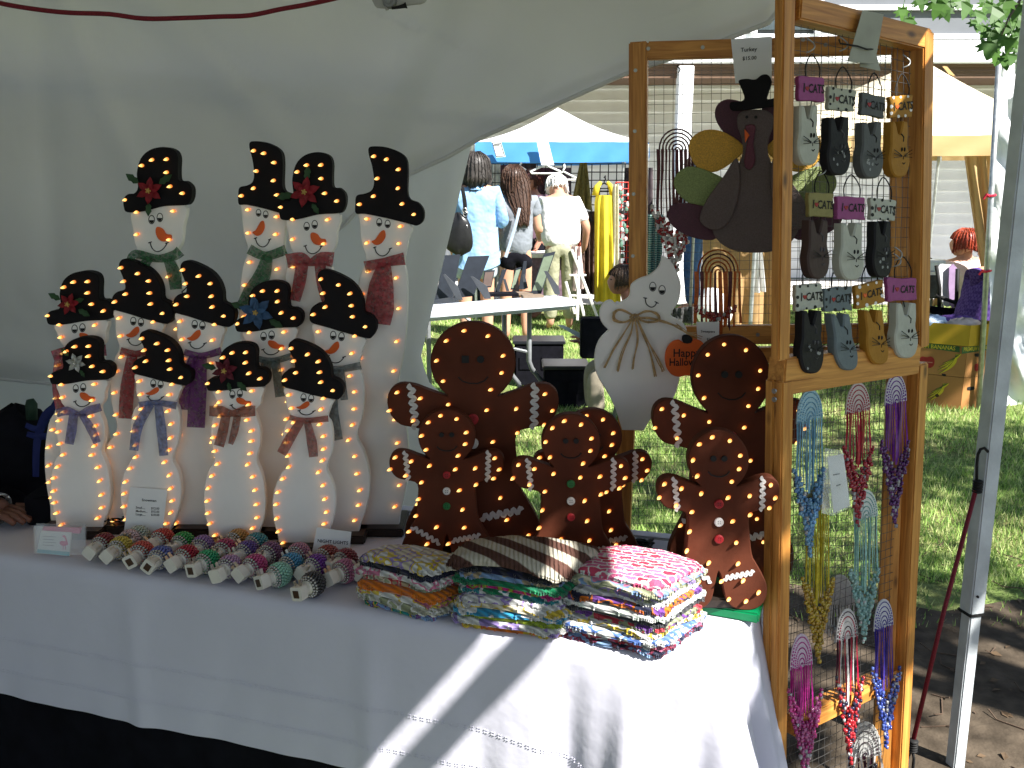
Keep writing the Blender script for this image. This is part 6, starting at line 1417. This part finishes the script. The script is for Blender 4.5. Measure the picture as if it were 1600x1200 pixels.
# seller's hand resting at the left end
Y = 1.90; q = onz(8, 802, TZ+.03); sh = Vector((-1.62, 2.05, 1.12))
J = dict(head=sh+Vector((-.18, .12, .28)), neck=sh+Vector((-.17, .1, .10)), uchest=sh+Vector((-.17, .1, .02)), chest=sh+Vector((-.17, .12, -.10)), belly=sh+Vector((-.17, .14, -.3)), pelvis=sh+Vector((-.17, .16, -.5)))
J['shr'] = sh+Vector((0, .02, .02)); J['elr'] = sh+Vector((.13, -.05, -.27)); J['wrr'] = Vector((q.x-.075, q.y+.02, TZ+.045)); J['har'] = Vector((q.x, q.y, TZ+.034))
J['shl'] = sh+Vector((-.34, .1, .02)); J['ell'] = J['shl']+Vector((-.03, -.06, -.28)); J['wrl'] = J['ell']+Vector((.15, -.18, -.05)); J['hal'] = J['wrl']+Vector((.06, -.04, 0))
for s, d in (('l', -1), ('r', 1)):
    J['hip'+s] = J['pelvis']+Vector((d*.08, 0, -.03)); J['kn'+s] = J['hip'+s]+Vector((d*.02, -.0, -.02))+Vector((.0, .40, .0)); k = J['kn'+s].copy(); k.z = .05; J['an'+s] = k; J['to'+s] = k+Vector((0, .12, -.03))
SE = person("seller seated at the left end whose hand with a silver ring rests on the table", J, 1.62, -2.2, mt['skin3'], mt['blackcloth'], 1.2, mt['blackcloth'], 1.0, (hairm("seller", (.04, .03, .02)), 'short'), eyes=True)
m = MB(); d = (J['har']-J['wrr']).normalized(); c = J['har']-d*.02; s1 = d.orthogonal().normalized(); s2 = d.cross(s1)
for k in (-.004, .0, .004): m.tube([c+d*k+s1*(.033*math.cos(a*.3307))+s2*(.033*math.sin(a*.3307)) for a in range(20)], .0028, 6)
m.build("bracelet", mt['silverbead'], SE, smooth=True)

# ------------------------------------------------------------------ folding table with easel frames
TT = .70; tl_ = onz(560, 496, TT); tr_ = onz(905, 468, TT); du = (tr_-tl_).normalized(); dn = Vector((-du.y, du.x, 0))
FT = thing("folding_table", "white plastic folding table carrying black easel frames on the lawn", "table", ((tl_+tr_)/2).to_tuple()[:2]+(0,)); wp = M("white_plastic", (.48, .52, .56), rough=.45, var=.04)
L_ = (tr_-tl_).length; c = (tl_+tr_)/2+dn*.14; x = MB(); x.box((c.x, c.y, TT-.024), (L_/2, .14, .024), (du, dn, Vector((0, 0, 1)))); x.build("table_top", wp, FT, bevel=.012)
x = MB(); x.box((c.x, c.y, TT-.05), (L_/2-.05, .11, .012), (du, dn, Vector((0, 0, 1)))); x.build("apron", wp, FT)
def onf(px, py, y): return aty(px, py, y)
fy = (tl_.y+tr_.y)/2
for px, oy in ((798, .08), (840, .10)):
    p = onz(px, 480, TT-.05)+dn*oy; q = Vector((p.x, p.y, .28)); m = MB(); e = q+du*.03
    m.tube([p, q, q+du*.02+Vector((0, 0, -.05)), q+du*.11+Vector((0, 0, -.16)), Vector((q.x+.12, q.y, 0))], .016, 8); m.build("leg", mt['steel'], FT, smooth=True)
for px, oy in ((650, .08), (690, .2)):
    p = onz(px, 485, TT-.05)+dn*oy; m = MB(); m.tube([p, (p.x, p.y, 0)], .016, 8); m.build("leg", mt['steel'], FT)
p = onz(798, 480, TT-.05)+dn*.08; q = onz(840, 480, TT-.05)+dn*.10; m = MB(); m.tube([(p.x, p.y, .38), (q.x, q.y, .34)], .011, 6); m.build("crossbar", mt['steel'], FT)
a_ = onz(735, 486, TT-.06)+dn*.3; m = MB(); m.tube([a_, (p.x, p.y, .38)], .010, 6); m.build("brace", mt['steel'], FT)
a_ = onz(710, 488, TT-.06)+dn*.3; m = MB(); m.tube([a_, a_-du*.5+Vector((0, 0, -.4))], .010, 6); m.build("brace", mt['steel'], FT)
fb = M("frame_backing", (.02, .025, .035), rough=.7, var=.15); gl = M("frame_glass", (.30, .36, .22), rough=.15, spec=.7)
def easel(label, quad, leg, y, face=None):
    c = aty(sum(q[0] for q in quad)/4, quad[2][1], y); r = thing("easel_frame", label, "picture frame", c, "easel backed frames on the folding table"); pl = YP(y)
    cut("backing", quad, pl, 0, .016, fb, r, smooth=0, bev=.002)
    if face: cut("backing_panel", [tuple(Vector(q).lerp(Vector((sum(p[0] for p in quad)/4, sum(p[1] for p in quad)/4)), .16)) for q in quad], pl, .0165, .001, face, r, smooth=0, bev=.0002)
    if leg: cut("easel_leg", leg, YP(y-.07), 0, .006, M("easel_leg_grey", (.045, .05, .058), rough=.6), r, smooth=0, bev=.001)
y0 = fy
easel("large dark easel frame at the tent wall's edge seen from behind", [(694, 399), (719.5, 398), (707, 464), (680, 468)], [(692, 429.5), (695, 428), (715, 447), (723, 468.5), (713.5, 468.5)], onz(710, 470, TT).y+.05)
easel("large dark easel frame second from the tent wall seen from behind", [(731, 401), (765, 399.5), (740, 463), (708, 466)], [(735, 432), (739, 432), (761, 447), (767.5, 467), (757, 467)], onz(745, 468, TT).y+.04)
easel("tall easel frame with a reflective green back near the right end of the folding table", [(850, 397), (868, 393), (845.5, 459), (829, 459)], [(850, 423.5), (855, 423.5), (873, 448), (875, 460), (867, 460)], onz(845, 461, TT).y, M("green_sheen", (.16, .20, .14), rough=.25))
easel("small black easel frame just right of the two large ones", [(757, 423.5), (773.5, 422), (767.5, 449), (753, 450)], None, onz(760, 455, TT).y+.05, M("tan_back", (.14, .10, .09)))
easel("narrow dark easel frame leaning in the middle of the folding table", [(784, 422), (792, 420.5), (779.5, 456), (774, 457)], [(786, 436), (790, 436), (796, 455), (791, 455)], onz(784, 457, TT).y)
easel("small framed picture with a pale edge before the black shorts", [(806, 420), (815, 417.5), (803.5, 452), (797.5, 453)], None, onz(804, 455, TT).y, M("photo_green", (.22, .27, .20)))
easel("narrow black easel frame behind the small framed picture", [(818, 408.5), (823, 408.5), (820, 452), (810, 452)], [(816, 430), (820, 428), (825, 450), (819, 452)], onz(815, 456, TT).y+.04)
for q, s, lab in (((785, 463), (.10, .06, .009), "flat black frame lying on the folding table"), ((812, 462), (.09, .05, .008), "flat brown frame lying beside the black one"), ((832, 466), (.07, .04, .008), "flat pale edged frame at the front of the folding table")):
    c = onz(*q, TT); x = MB(); x.box((c.x, c.y+.05, TT+s[2]), s, (Vector((.97, .2, 0)), Vector((-.2, .97, 0)), Vector((0, 0, 1)))); tag(x.build("flat_frame", mt['blackcloth'] if 'black' in lab[:10] else M("frame_tan", (.20, .15, .11)), loc=(c.x, c.y, TT), bevel=.002), lab, "picture frame")
for c, h, lab in ((onz(842, 604), (.175, .12, .155), "wide black plastic crate under the folding table"), (onz(884, 638), (.14, .12, .13), "black plastic tote standing before the folding table's bent leg")):
    r = thing("black_crate", lab, "crate", c); x = MB(); x.box((c.x, c.y+.12, h[2]), h); x.build("box", mt['blackcloth'], r, bevel=.012); x = MB(); x.box((c.x, c.y+.12, h[2]*2+.008), (h[0]+.012, h[1]+.012, .012)); x.build("lid", M("dark_lid", (.015, .016, .02), rough=.35), r, bevel=.006)
    for k in (-1, 1): x = MB(); x.box((c.x+k*h[0]*.45, c.y+.12-h[1]-.004, h[2]*1.1), (h[0]*.36, .004, h[2]*.3)); x.build("side_panel", mt['blackcloth'], r, bevel=.003)

# ------------------------------------------------------------------ blue and white stall canopy and what hangs in it
white_can = M("white_canopy", (.80, .80, .79), rough=.7, var=.02, transl=.25); blue_can = M("blue_canopy", (.08, .30, .68), rough=.6, var=.12, scale=3, transl=.25)
def canopy(name, label, pxl, pxr, py_eave, py_val, pxp, pyp, yf, depth, roofm, valm, legm=mt['chrome']):
    a = aty(pxl, py_eave, yf); b = aty(pxr, py_eave, yf); zv = aty((pxl+pxr)/2, py_val, yf).z; pk = aty(pxp, pyp, yf+depth/2); r = thing(name, label, "canopy", ((a.x+b.x)/2, yf+depth/2, 0)); z = (a.z+b.z)/2
    cs = [Vector((a.x, yf, z)), Vector((b.x, yf, z)), Vector((b.x, yf+depth, z)), Vector((a.x, yf+depth, z))]
    for i in range(4):
        p, q = cs[i], cs[(i+1) % 4]; m = MB(); rows = []
        for j in range(9):
            t = j/8; l, rr = p.lerp(pk, t), q.lerp(pk, t); sag = -.05*math.sin(t*math.pi)
            rows.append([l.lerp(rr, k/10)+Vector((0, 0, sag*(1 if True else 0)+.012*math.sin(k*1.9)*(1-t))) for k in range(11)])
        m.grid(rows); m.build("roof_panel", roofm, r, smooth=True)
        m = MB(); rows = []; nrm = Vector(((q-p).y, -(q-p).x, 0)).normalized()
        for j in range(5):
            rows.append([p.lerp(q, k/40)+nrm*(.01+.012*math.sin(k*.9+j)*(j/4)+.004*j)+Vector((0, 0, -(z-zv)*j/4-.014*(math.sin(k/40*math.pi))*(j/4))) for k in range(41)])
        m.grid(rows); m.build("valance", valm, r, smooth=True)
        m = MB(); m.tube([p+Vector((0, 0, -.02)), (p.x, p.y, 0)], .016, 8); m.build("pole", legm, r)
    return r
canopy("stall_canopy", "white peaked stall canopy with a bright blue valance beyond the shoppers", 742, 1012, 222, 252, 872, 168, 9.3, 2.0, white_can, blue_can)
tan = M("tan_canopy_cloth", (.52, .36, .17), rough=.75, var=.05, scale=2, transl=.25); cream = M("cream_canopy_roof", (.74, .66, .50), rough=.75, var=.04, scale=2, transl=.25)
TC = canopy("stall_canopy", "cream peaked canopy with a tan valance behind the display screen", 1190, 1700, 212, 241, 1440, 92, 7.0, 2.4, cream, tan)
m = MB(); p = [aty(a, b, 7.9) for a, b in ((1474, 103), (1480, 104), (1493, 119), (1484, 115))]; m.add(p+[v+Vector((.0, .02, .0)) for v in p], [(0, 1, 2, 3), (7, 6, 5, 4)]); m.build("vent_flap", tan, TC)
def curtain(name, label, cat, tl, tr, br, bl, y, mat, folds=5, amp=.04, knot=None, thick=True):
    P = [aty(*q, y) for q in (tl, tr, br, bl)]; m = MB(); rows = []; NV, NH = 14, max(16, folds*6)
    for j in range(NV+1):
        t = j/NV; l = P[0].lerp(P[3], t); r = P[1].lerp(P[2], t); rows.append([l.lerp(r, i/NH)+Vector((0, amp*math.sin(i/NH*folds*6.28+t*1.2)*(.5+.5*t)+.3*amp*math.sin(i*1.7), 0)) for i in range(NH+1)])
    m.grid(rows); c = (P[2]+P[3])/2; return tag(m.build(name, mat, loc=c, smooth=True), label, cat)
curtain("canopy_curtain", "tan curtain tied back beside the silver pole under the cream canopy", "curtain", (1509, 243), (1556, 243), (1551, 445), (1540, 420), 7.05, tan, 3, .07)
curtain("canopy_curtain", "tan curtain hanging across the stall under the wooden turkey", "curtain", (1098, 372), (1222, 372), (1226, 530), (1098, 530), 7.6, M("tan_sheet", (.40, .25, .11), rough=.8, transl=.2), 4, .05)
curtain("white_drape", "white drape hanging in front of the tan curtain under the turkey", "drape", (1178, 380), (1190, 378), (1198, 455), (1180, 458), 7.45, white_can, 2, .03)
G = thing("white_sack", "slumped white sack on the grass behind the orange ribbons", "sack", aty(1122, 512, 7.4)); c = aty(1120, 484, 7.4); m = MB(); rows = []
for j in range(10):
    t = j/9; w = .16*math.sin(math.pi*(t*.8+.1))+.02; rows.append([c+Vector((math.sin(a)*w*(1.0-.3*t)-.05*t+.01*math.sin(a*5+t*4), math.cos(a)*w*.7, -.16+.34*t)) for a in [2*math.pi*i/18 for i in range(18)]])
m.grid(rows, close=True); m.add(rows[0], [tuple(range(18))]); m.add(rows[-1], [tuple(range(18))]); m.build("sack", white_can, G, smooth=True)
curtain("hanging_garment", "teal and black striped garment hanging beside the screen's rear post", "garment", (1011, 335), (1036, 335), (1034, 462), (1010, 462), 9.0, stripes("teal_black", (.02, .10, .10), (.25, .34, .32), 14, 'Z', .5), 3, .05)
curtain("hanging_garment", "grey patterned cloth low behind the ghost's head", "garment", (1050, 482), (1086, 478), (1088, 505), (1050, 505), 7.0, M("grey_pattern", (.05, .05, .05), rough=.9, var=.9, scale=60), 2, .04)
# garments
rg = random.Random(14)
for tl, tr, br, bl, col, lab in (
  ((722, 262), (756, 262), (756, 470), (722, 470), (.05, .05, .06), "charcoal garment hanging behind the woman with the bob"), ((756, 256), (782, 256), (782, 450), (756, 450), (.5, .5, .48), "off white garment hanging between the two women"),
  ((782, 258), (812, 256), (812, 440), (782, 440), (.07, .03, .05), "wine garment hanging behind the long haired girl"), ((808, 256), (838, 256), (838, 470), (808, 470), (.035, .025, .03), "black garment hanging behind the vendor"),
  ((836, 262), (872, 262), (870, 480), (838, 480), (.05, .02, .035), "dark plum garment hanging behind the white haired man"), ((868, 262), (892, 262), (896, 470), (868, 470), (.13, .09, .12), "mauve patterned garment hanging under the white hangers"),
  ((890, 345), (902, 345), (916, 425), (894, 425), (.55, .18, .12), "coral garment at the man's right elbow"), ((906, 330), (930, 330), (930, 460), (908, 460), (.10, .06, .045), "brown garment hanging beside the yellow dress"), ((976, 262), (1020, 262), (1020, 470), (976, 470), (.06, .045, .05), "dark garment hanging behind the red rack")):
    curtain("hanging_garment", lab, "garment", tl, tr, br, bl, 10.3+rg.uniform(-.12, .12), M("garment_"+lab.split()[0], col, rough=.9, var=.5, scale=9), 3, .04)
yellow = M("yellow_dress_cloth", (.80, .66, .05), rough=.7, var=.22, scale=5, transl=.3)
YD = thing("yellow_dress", "long bright yellow dress on a hanger facing the lawn", "dress", aty(945, 470, 9.1))
m = MB(); rows = []
for j in range(16):
    t = j/15; y = 305+165*t; hw = 17+4*t if t > .06 else 15; rows.append([aty(946+3*t+hw*math.sin(a), y, 9.1)+Vector((0, -.10*math.cos(a)+.03*math.sin(a*9+t)*(.3+t), 0)) for a in [2*math.pi*i/40 for i in range(40)]])
m.grid(rows, close=True); m.build("skirt", yellow, YD, smooth=True)
for sx in (930, 958): m = MB(); m.tube([aty(sx, 306, 9.1), aty(944+(sx-944)*.8, 292, 9.1), aty(944+(sx-944)*.35, 284, 9.1)], [.035, .03, .015], 8); m.build("shoulder_strap", yellow, YD, smooth=True)
curtain("pale_sash", "pale cream sash hanging down the yellow dress's right side", "sash", (957, 288), (967, 288), (968, 420), (956, 420), 9.0, M("cream_sash", (.75, .72, .55), transl=.2), 2, .03)
curtain("olive_scarf", "olive net scarf hanging above the yellow dress", "scarf", (906, 254), (917, 254), (926, 330), (893, 318), 9.7, M("olive_net", (.17, .14, .04), rough=.9, var=.4, scale=30, transl=.2), 3, .04)
# grid wall and red rack
def gridrack(label, x0, y0, x1, y1, y, mat, sp, r):
    g_ = thing("grid_rack", label, "rack", aty((x0+x1)/2, y1, y)); a = aty(x0, y0, y); b = aty(x1, y1, y); n = int(abs(b.x-a.x)/sp)
    for i in range(n+1):
        x = a.x+(b.x-a.x)*i/n; m = MB(); m.tube([(x, y, a.z), (x, y, b.z)], r, 5); m.build("wire", mat, g_)
    n2 = int(abs(a.z-b.z)/sp)
    for i in range(n2+1):
        z = a.z+(b.z-a.z)*i/n2; m = MB(); m.tube([(a.x, y-.005, z), (b.x, y-.005, z)], r, 5); m.build("wire", mat, g_)
gridrack("black wire grid wall behind the yellow dress", 912, 256, 1000, 345, 10.0, mt['ink'], .085, .006)
gridrack("bright red wire rack of trinkets beside the screen's rear post", 962, 285, 998, 412, 9.4, M("red_wire", (.55, .04, .03)), .06, .006)
gridrack("dark wire grid wall across the back of the blue canopy stall", 760, 256, 905, 300, 10.1, mt['ink'], .09, .005)
rn = random.Random(31)
m = MB()
for i in range(60):
    p = aty(rn.uniform(962, 996), rn.uniform(290, 410), 9.36); m.ell(p, (.02, .012, rn.uniform(.015, .035)), 6, 4, m=rn.randrange(3))
tag(m.build("trinkets", [mt['ink'], M("trinket_green", (.1, .2, .15)), M("trinket_white", (.55, .5, .5))]), kind='stuff')
wh = M("white_hanger_plastic", (.75, .75, .72))
for k, (px, py, w, y, lab) in enumerate(((813, 264, 15, 9.6, "white hanger on the valance above the long haired girl"), (852, 262, 24, 9.25, "white hanger below the white paper sign"), (880, 272, 20, 9.3, "cream clip hanger behind the white haired man's head"), (944, 290, 20, 9.15, "black hanger inside the yellow dress"))):
    m = MB(); m.tube([tuple(aty(px+a*w, py+b, y)) for a, b in ((0, -12), (.08, -16), (.1, -9), (0, -7), (0, -4), (-1, 6), (-.9, 9), (.9, 9), (1, 6), (0, -4))], .010 if k != 3 else .008, 6); tag(m.build("clothes_hanger", wh if k != 3 else mt['ink'], smooth=True), lab, "hanger")
for q, lab, tx in (([(768, 221), (783, 222), (790, 245), (775, 246)], "white paper sign with a dark border tilted on the blue valance", True), ([(838, 218), (856, 218), (866, 258), (846, 258)], "blank bright white paper sign hanging from the middle of the blue valance", False)):
    pl = YP(9.2); cc = aty(q[2][0], q[2][1], 9.2); r = thing("paper_sign", lab, "sign", cc); cut("paper", q, pl, 0, .004, mt['paper'], r, smooth=0, bev=.0004)
    if tx:
        for a, b in zip(q, q[1:]+q[:1]):
            m = MB(); ce = Vector((779, 233.5)); m.tube([pl.at(*(Vector(p).lerp(ce, .14)), .005) for p in (a, b)], .003, 4); m.build("border", mt['ink'], r)
        m = MB(); m.tube([pl.at(772, 226, .005), pl.at(781, 226, .005)], .006, 4); m.build("print_line", mt['ink'], r)
# white folding rack legs beside the man
FRK = thing("folding_rack", "white folding rack with splayed legs beside the yellow dress", "rack", aty(915, 495, 8.6))
for a, b in (((893, 390), (938, 508)), ((884, 440), (898, 490)), ((905, 400), (902, 500)), ((898, 430), (915, 505))): m = MB(); m.tube([aty(*a, 8.6), aty(*b, 8.6)], .014, 6); m.build("leg", wh, FRK)
for y in (430, 462): m = MB(); m.tube([aty(890, y, 8.6), aty(916, y, 8.6)], .010, 6); m.build("crossbar", wh, FRK)
curtain("hanging_garment", "white and red patterned cloth over the white folding rack", "garment", (893, 385), (908, 385), (914, 450), (894, 455), 8.62, M("redwhite_cloth", (.55, .42, .40), rough=.9, var=.5, scale=14), 2, .03)
# stall table
SP = thing("stall_table", "stall table with a mauve cloth beyond the shoppers", "table", aty(845, 470, 9.3)); a = aty(780, 400, 9.3); b = aty(905, 400, 9.3); x = MB(); x.box(((a.x+b.x)/2, 9.3, .70), (abs(b.x-a.x)/2, .25, .02)); x.build("table_top", wh, SP)
x = MB(); x.box(((a.x+b.x)/2, 9.3, .47), (abs(b.x-a.x)/2-.01, .24, .21)); x.build("cloth", M("mauve_cloth", (.16, .10, .14), var=.4), SP)
for sx in (a.x+.05, b.x-.05):
    m = MB(); m.tube([(sx, 9.3, .7), (sx, 9.3, 0)], .015, 6); m.build("leg", mt['steel'], SP)

# ------------------------------------------------------------------ right side: silver pole, neighbour's tarp, banana boxes, camp chair
m = MB(); a = aty(1529, 642, 5.6); b = aty(1563, 60, 5.6); m.tube([a, b], .0165, 10)
SPL = thing("silver_pole", "thin galvanised tent pole with red ties beside the white tarp", "pole", a); m.build("tube", mt['chrome'], SPL, smooth=True)
for py in (293, 411):
    t = (py-642)/(60-642); c = a.lerp(b, t); m = MB(); m.tube([c+Vector((.022*math.cos(k*.7), .022*math.sin(k*.7), .004*math.sin(k))) for k in range(10)], .008, 6); m.tube([c+Vector((-.02, -.02, 0)), c+Vector((-.05, -.04, .01)), c+Vector((-.06, -.03, -.02))], .007, 5); m.build("red_tie", M("red_tape", (.55, .02, .05)), SPL)
WT = MB(); rows = []; rn = random.Random(3)
for j in range(40):
    t = j/39; py = 60+595*t; xl = lerp_tab([(60, 1566), (240, 1554), (420, 1546), (540, 1548), (600, 1560), (660, 1572)], py); r = []
    for i in range(30):
        px = xl+(1720-xl)*i/29; y = 5.72+.02*math.sin(px/13+py/30)+.018*math.sin(px/7-py/17)+.012*math.sin(py/9+px/21)+.05*gauss(py-110-(px-1570)*.4, 22)-.06*gauss(py-560-(px-1590)*1.3, 28)
        r.append(aty(px, py, y))
    rows.append(r)
WT.grid(rows); tag(WT.build("neighbour_tarp", M("white_poly_tarp", (.78, .80, .82), rough=.35, var=.03, spec=.5, bump=.3, bscale=12), smooth=True), "crinkled white tarp of the next tent behind the enamelled pole", "tarp")
card_ = M("brown_cardboard", (.36, .17, .055), rough=.85, var=.1, scale=6); cyel = M("yellow_cardboard", (.46, .29, .02), rough=.7, var=.1, scale=5); cgrn = M("green_print", (.05, .11, .035), rough=.8, var=.2); byel = M("banana_print", (.56, .44, .03), rough=.8, var=.15, scale=30); bred = M("red_print", (.30, .025, .02), rough=.8)
K = onz(1500, 640); ld = (onz(1408, 629)-K); ld.z = 0; ld.normalize(); rd_ = (onz(1560, 633)-K); rd_.z = 0; rd_.normalize()
def bananabox(z, h, label, cmat, grow=0, open_top=False):
    c = K-(ld+rd_)*grow; r = thing("banana_box", label, "box", (K.x, K.y, z)); lw, rw = .46+grow*2, .33+grow*2; t = .006
    ps = [c, c+ld*lw, c+ld*lw+rd_*rw, c+rd_*rw]
    for i in range(4):
        p, q = ps[i], ps[(i+1) % 4]; d = (q-p).normalized(); n = Vector((d.y, -d.x, 0)); m = MB(); mid = (p+q)/2; m.box((mid.x, mid.y, z+h/2), ((q-p).length/2, t/2, h/2-.001), (d, n, Vector((0, 0, 1)))); m.build("side_panel", cmat, r)
    m = MB(); m.add([v+Vector((0, 0, z+(.02 if open_top else h-.006)-v.z)) for v in ps], [(0, 1, 2, 3)]); m.build("top_panel" if not open_top else "bottom_panel", cmat, r)
    return r, Plane(c+Vector((0, 0, z))-Vector((0, 0, c.z)), Vector((ld.y, -ld.x, 0)) if Vector((ld.y, -ld.x, 0)).dot(CAMP-c) > 0 else Vector((-ld.y, ld.x, 0))), Plane(c+Vector((0, 0, z))-Vector((0, 0, c.z)), Vector((rd_.y, -rd_.x, 0)) if Vector((rd_.y, -rd_.x, 0)).dot(CAMP-c) > 0 else Vector((-rd_.y, rd_.x, 0)))
h1 = aty(1500, 590, K.y).z; h2 = aty(1500, 541, K.y).z-h1; h3 = aty(1500, 508, K.y).z-h1-h2
def bananas(pl, cx, cy, s, r, n=5, flip=1):
    for i in range(n):
        a = -.15+.32*i; o1, o2 = [], []
        for j in range(9):
            t = j/8; ang = a+.95*t; rad = s*(1.0-.08*i); px = cx-flip*rad*math.sin(ang)*t*1.1+flip*i*s*.07; py = cy+rad*math.cos(ang*.55)*t; w = s*.075*math.sin(math.pi*min(1, max(.06, t)))+.4
            o1.append((px-w, py)); o2.append((px+w, py+w*.4))
        cut("banana_picture", o1+o2[::-1], pl, .004+.0004*i, .0005, byel, r, smooth=0, bev=.0001)
        m = MB(); m.tube([pl.at(q[0], q[1], .0055+.0004*i) for q in o1], .0012, 4); m.build("print_line", cgrn, r)
b1, pl1, pr1_ = bananabox(0, h1-.001, "brown banana box with a bunch of bananas printed on it, standing on the grass", card_)
bananas(pl1, 1474, 599, 30, b1); 
for q in ((1464, 618, 3.2),): cut("hand_hole", [(q[0]+q[2]*math.cos(a*.6), q[1]+q[2]*.8*math.sin(a*.6)) for a in range(10)], pl1, .006, .0004, mt['window'], b1, smooth=0, bev=.0001)
for q in ((1517, 607), ): cut("hand_hole", [(q[0]-5, q[1]-2), (q[0]+5, q[1]-3), (q[0]+5, q[1]+2), (q[0]-5, q[1]+3)], pr1_, .004, .0004, mt['ink'], b1, smooth=2, bev=.0001)
b2, pl2, pr2 = bananabox(h1, h2-.001, "brown banana box with a green lettered band on top of the lower one", card_)
cut("green_band", [(1420, 530), (1499.5, 541.5), (1499.5, 551), (1420, 540)], pl2, .0035, .0006, cgrn, b2, smooth=0, bev=.0001); cut("green_band", [(1503, 542.5), (1556, 535.5), (1556, 545), (1503, 553)], pr2, .0035, .0006, cgrn, b2, smooth=0, bev=.0001)
text("PREMIUM BANANAS", pl2, 1455, 541.5, .026, byel, b2, off=.0046, sx=.85); text("PREMIUM BANANAS", pr2, 1529, 544.5, .026, byel, b2, off=.0046, sx=.75)
cut("red_emblem", [(1437, 560), (1441, 557), (1448, 558), (1455, 557), (1460, 562), (1459, 571), (1453, 575), (1447, 573), (1440, 572), (1437, 567)], pl2, .0035, .0006, bred, b2, smooth=3, bev=.0001)
cut("red_emblem", [(1523, 570), (1527, 568), (1530, 573), (1527, 580), (1523, 578)], pr2, .0035, .0006, bred, b2, smooth=3, bev=.0001)
m = MB(); m.tube([pl2.at(1440, 565, .0045), pl2.at(1457, 566.5, .0045)], .004, 4); m.build("print_line", M("emblem_line", (.45, .2, .12)), b2)
bananas(pl2, 1494, 553, 34, b2, 4)
cut("hand_hole", [(1472, 584), (1478, 585), (1477, 588), (1472, 587)], pl2, .0062, .0004, mt['ink'], b2, smooth=2, bev=.0001); cut("hand_hole", [(1523, 553), (1531, 552), (1530, 557), (1524, 557)], pr2, .0035, .0004, mt['ink'], b2, smooth=2, bev=.0001)
b3, pl3, pr3 = bananabox(h1+h2, h3, "open yellow cardboard tray of folded clothes on top of the banana boxes", cyel, .012, True)
cc = K+(ld*.23+rd_*.16); cc = Vector((cc.x, cc.y, h1+h2+h3))
for i, (dx, dy, s, col, lab) in enumerate(((.02, -.08, (.16, .12, .035), (.10, .05, .22), "purple cloth bundled in the yellow tray"), (.08, .06, (.14, .10, .04), (.45, .55, .66), "pale blue cloth bundled in the yellow tray"), (-.10, .02, (.12, .09, .03), (.55, .45, .36), "beige cloth bundled at the far end of the yellow tray"))):
    m = MB(); p = cc+ld*dx-rd_*dy; rows = []
    for j in range(9):
        ph = math.pi*(j+.02)/8.04; rows.append([p+Vector((s[0]*math.sin(ph)*math.cos(a)*(1+.08*math.sin(a*5+j)), s[1]*math.sin(ph)*math.sin(a), s[2]*math.cos(ph)+.012*math.sin(a*4+j*2)-.01)) for a in [2*math.pi*k/22 for k in range(22)]])
    m.grid(rows, close=True); tag(m.build("folded_cloth", M("cloth_"+lab.split()[0]+"_bundle", col, rough=.9, var=.3, scale=12), loc=p, smooth=True), lab, "cloth")
# camp chair
CC = thing("camp_chair", "folding camp chair with a pale back panel and black arms behind the banana boxes", "chair", aty(1475, 560, 6.7))
cut("back_panel", [(1466, 417), (1478, 413), (1494, 420), (1492, 470), (1476, 478), (1468, 450)], YP(6.75), 0, .01, M("pale_canvas", (.55, .55, .58), rough=.9), CC, smooth=3); cut("side_panel", [(1483, 418), (1496, 420), (1494, 474), (1484, 476)], YP(6.72), 0, .008, M("mauve_canvas", (.32, .22, .36), rough=.9), CC, smooth=2)
for pts in (((1463, 415), (1468, 450), (1467, 482)), ((1496, 420), (1494, 480)), ((1440, 478), (1480, 484), (1520, 482)), ((1462, 462), (1490, 472), (1520, 486)), ((1518, 482), (1514, 510)), ((1470, 482), (1466, 560)), ((1500, 482), (1504, 560))):
    m = MB(); m.tube([aty(*p, 6.62) for p in pts], .014, 7); m.build("frame_tube", mt['ink'], CC, smooth=True)
cut("seat", [(1440, 478), (1520, 484), (1516, 494), (1440, 488)], YP(6.6), 0, .02, mt['blackcloth'], CC, smooth=0)
SH = thing("side_table", "small side table with a dark grey cloth beside the camp chair", "table", aty(1440, 520, 7.4)); a = aty(1446, 425, 7.4)
x = MB(); x.box((a.x, 7.4, a.z), (.16, .15, .012)); x.build("table_top", wh, SH); x = MB(); x.box((a.x, 7.4, a.z-.10), (.165, .155, .10)); x.build("cloth", M("charcoal_cloth", (.03, .033, .04), var=.4), SH, bevel=.01)
for dx, dy in ((-.12, -.1), (.12, -.1), (.12, .1), (-.12, .1)): m = MB(); m.tube([(a.x+dx, 7.4+dy, a.z), (a.x+dx, 7.4+dy, 0)], .012, 6); m.build("leg", mt['steel'], SH)
x = MB(); x.box((a.x+.02, 7.35, a.z+.06), (.10, .08, .045)); tag(x.build("small_cooler", M("cooler_white", (.62, .68, .74)), loc=(a.x, 7.35, a.z), bevel=.01), "small white and blue cooler on the side table", "cooler")
m = MB(); m.tube([aty(*p, 7.3) for p in ((1449, 375), (1445, 380), (1450, 385), (1446, 394), (1450, 402), (1456, 404))], .006, 6); tag(m.build("chrome_hook", mt['chrome'], smooth=True), "curly chrome hook standing behind the far post", "hook")
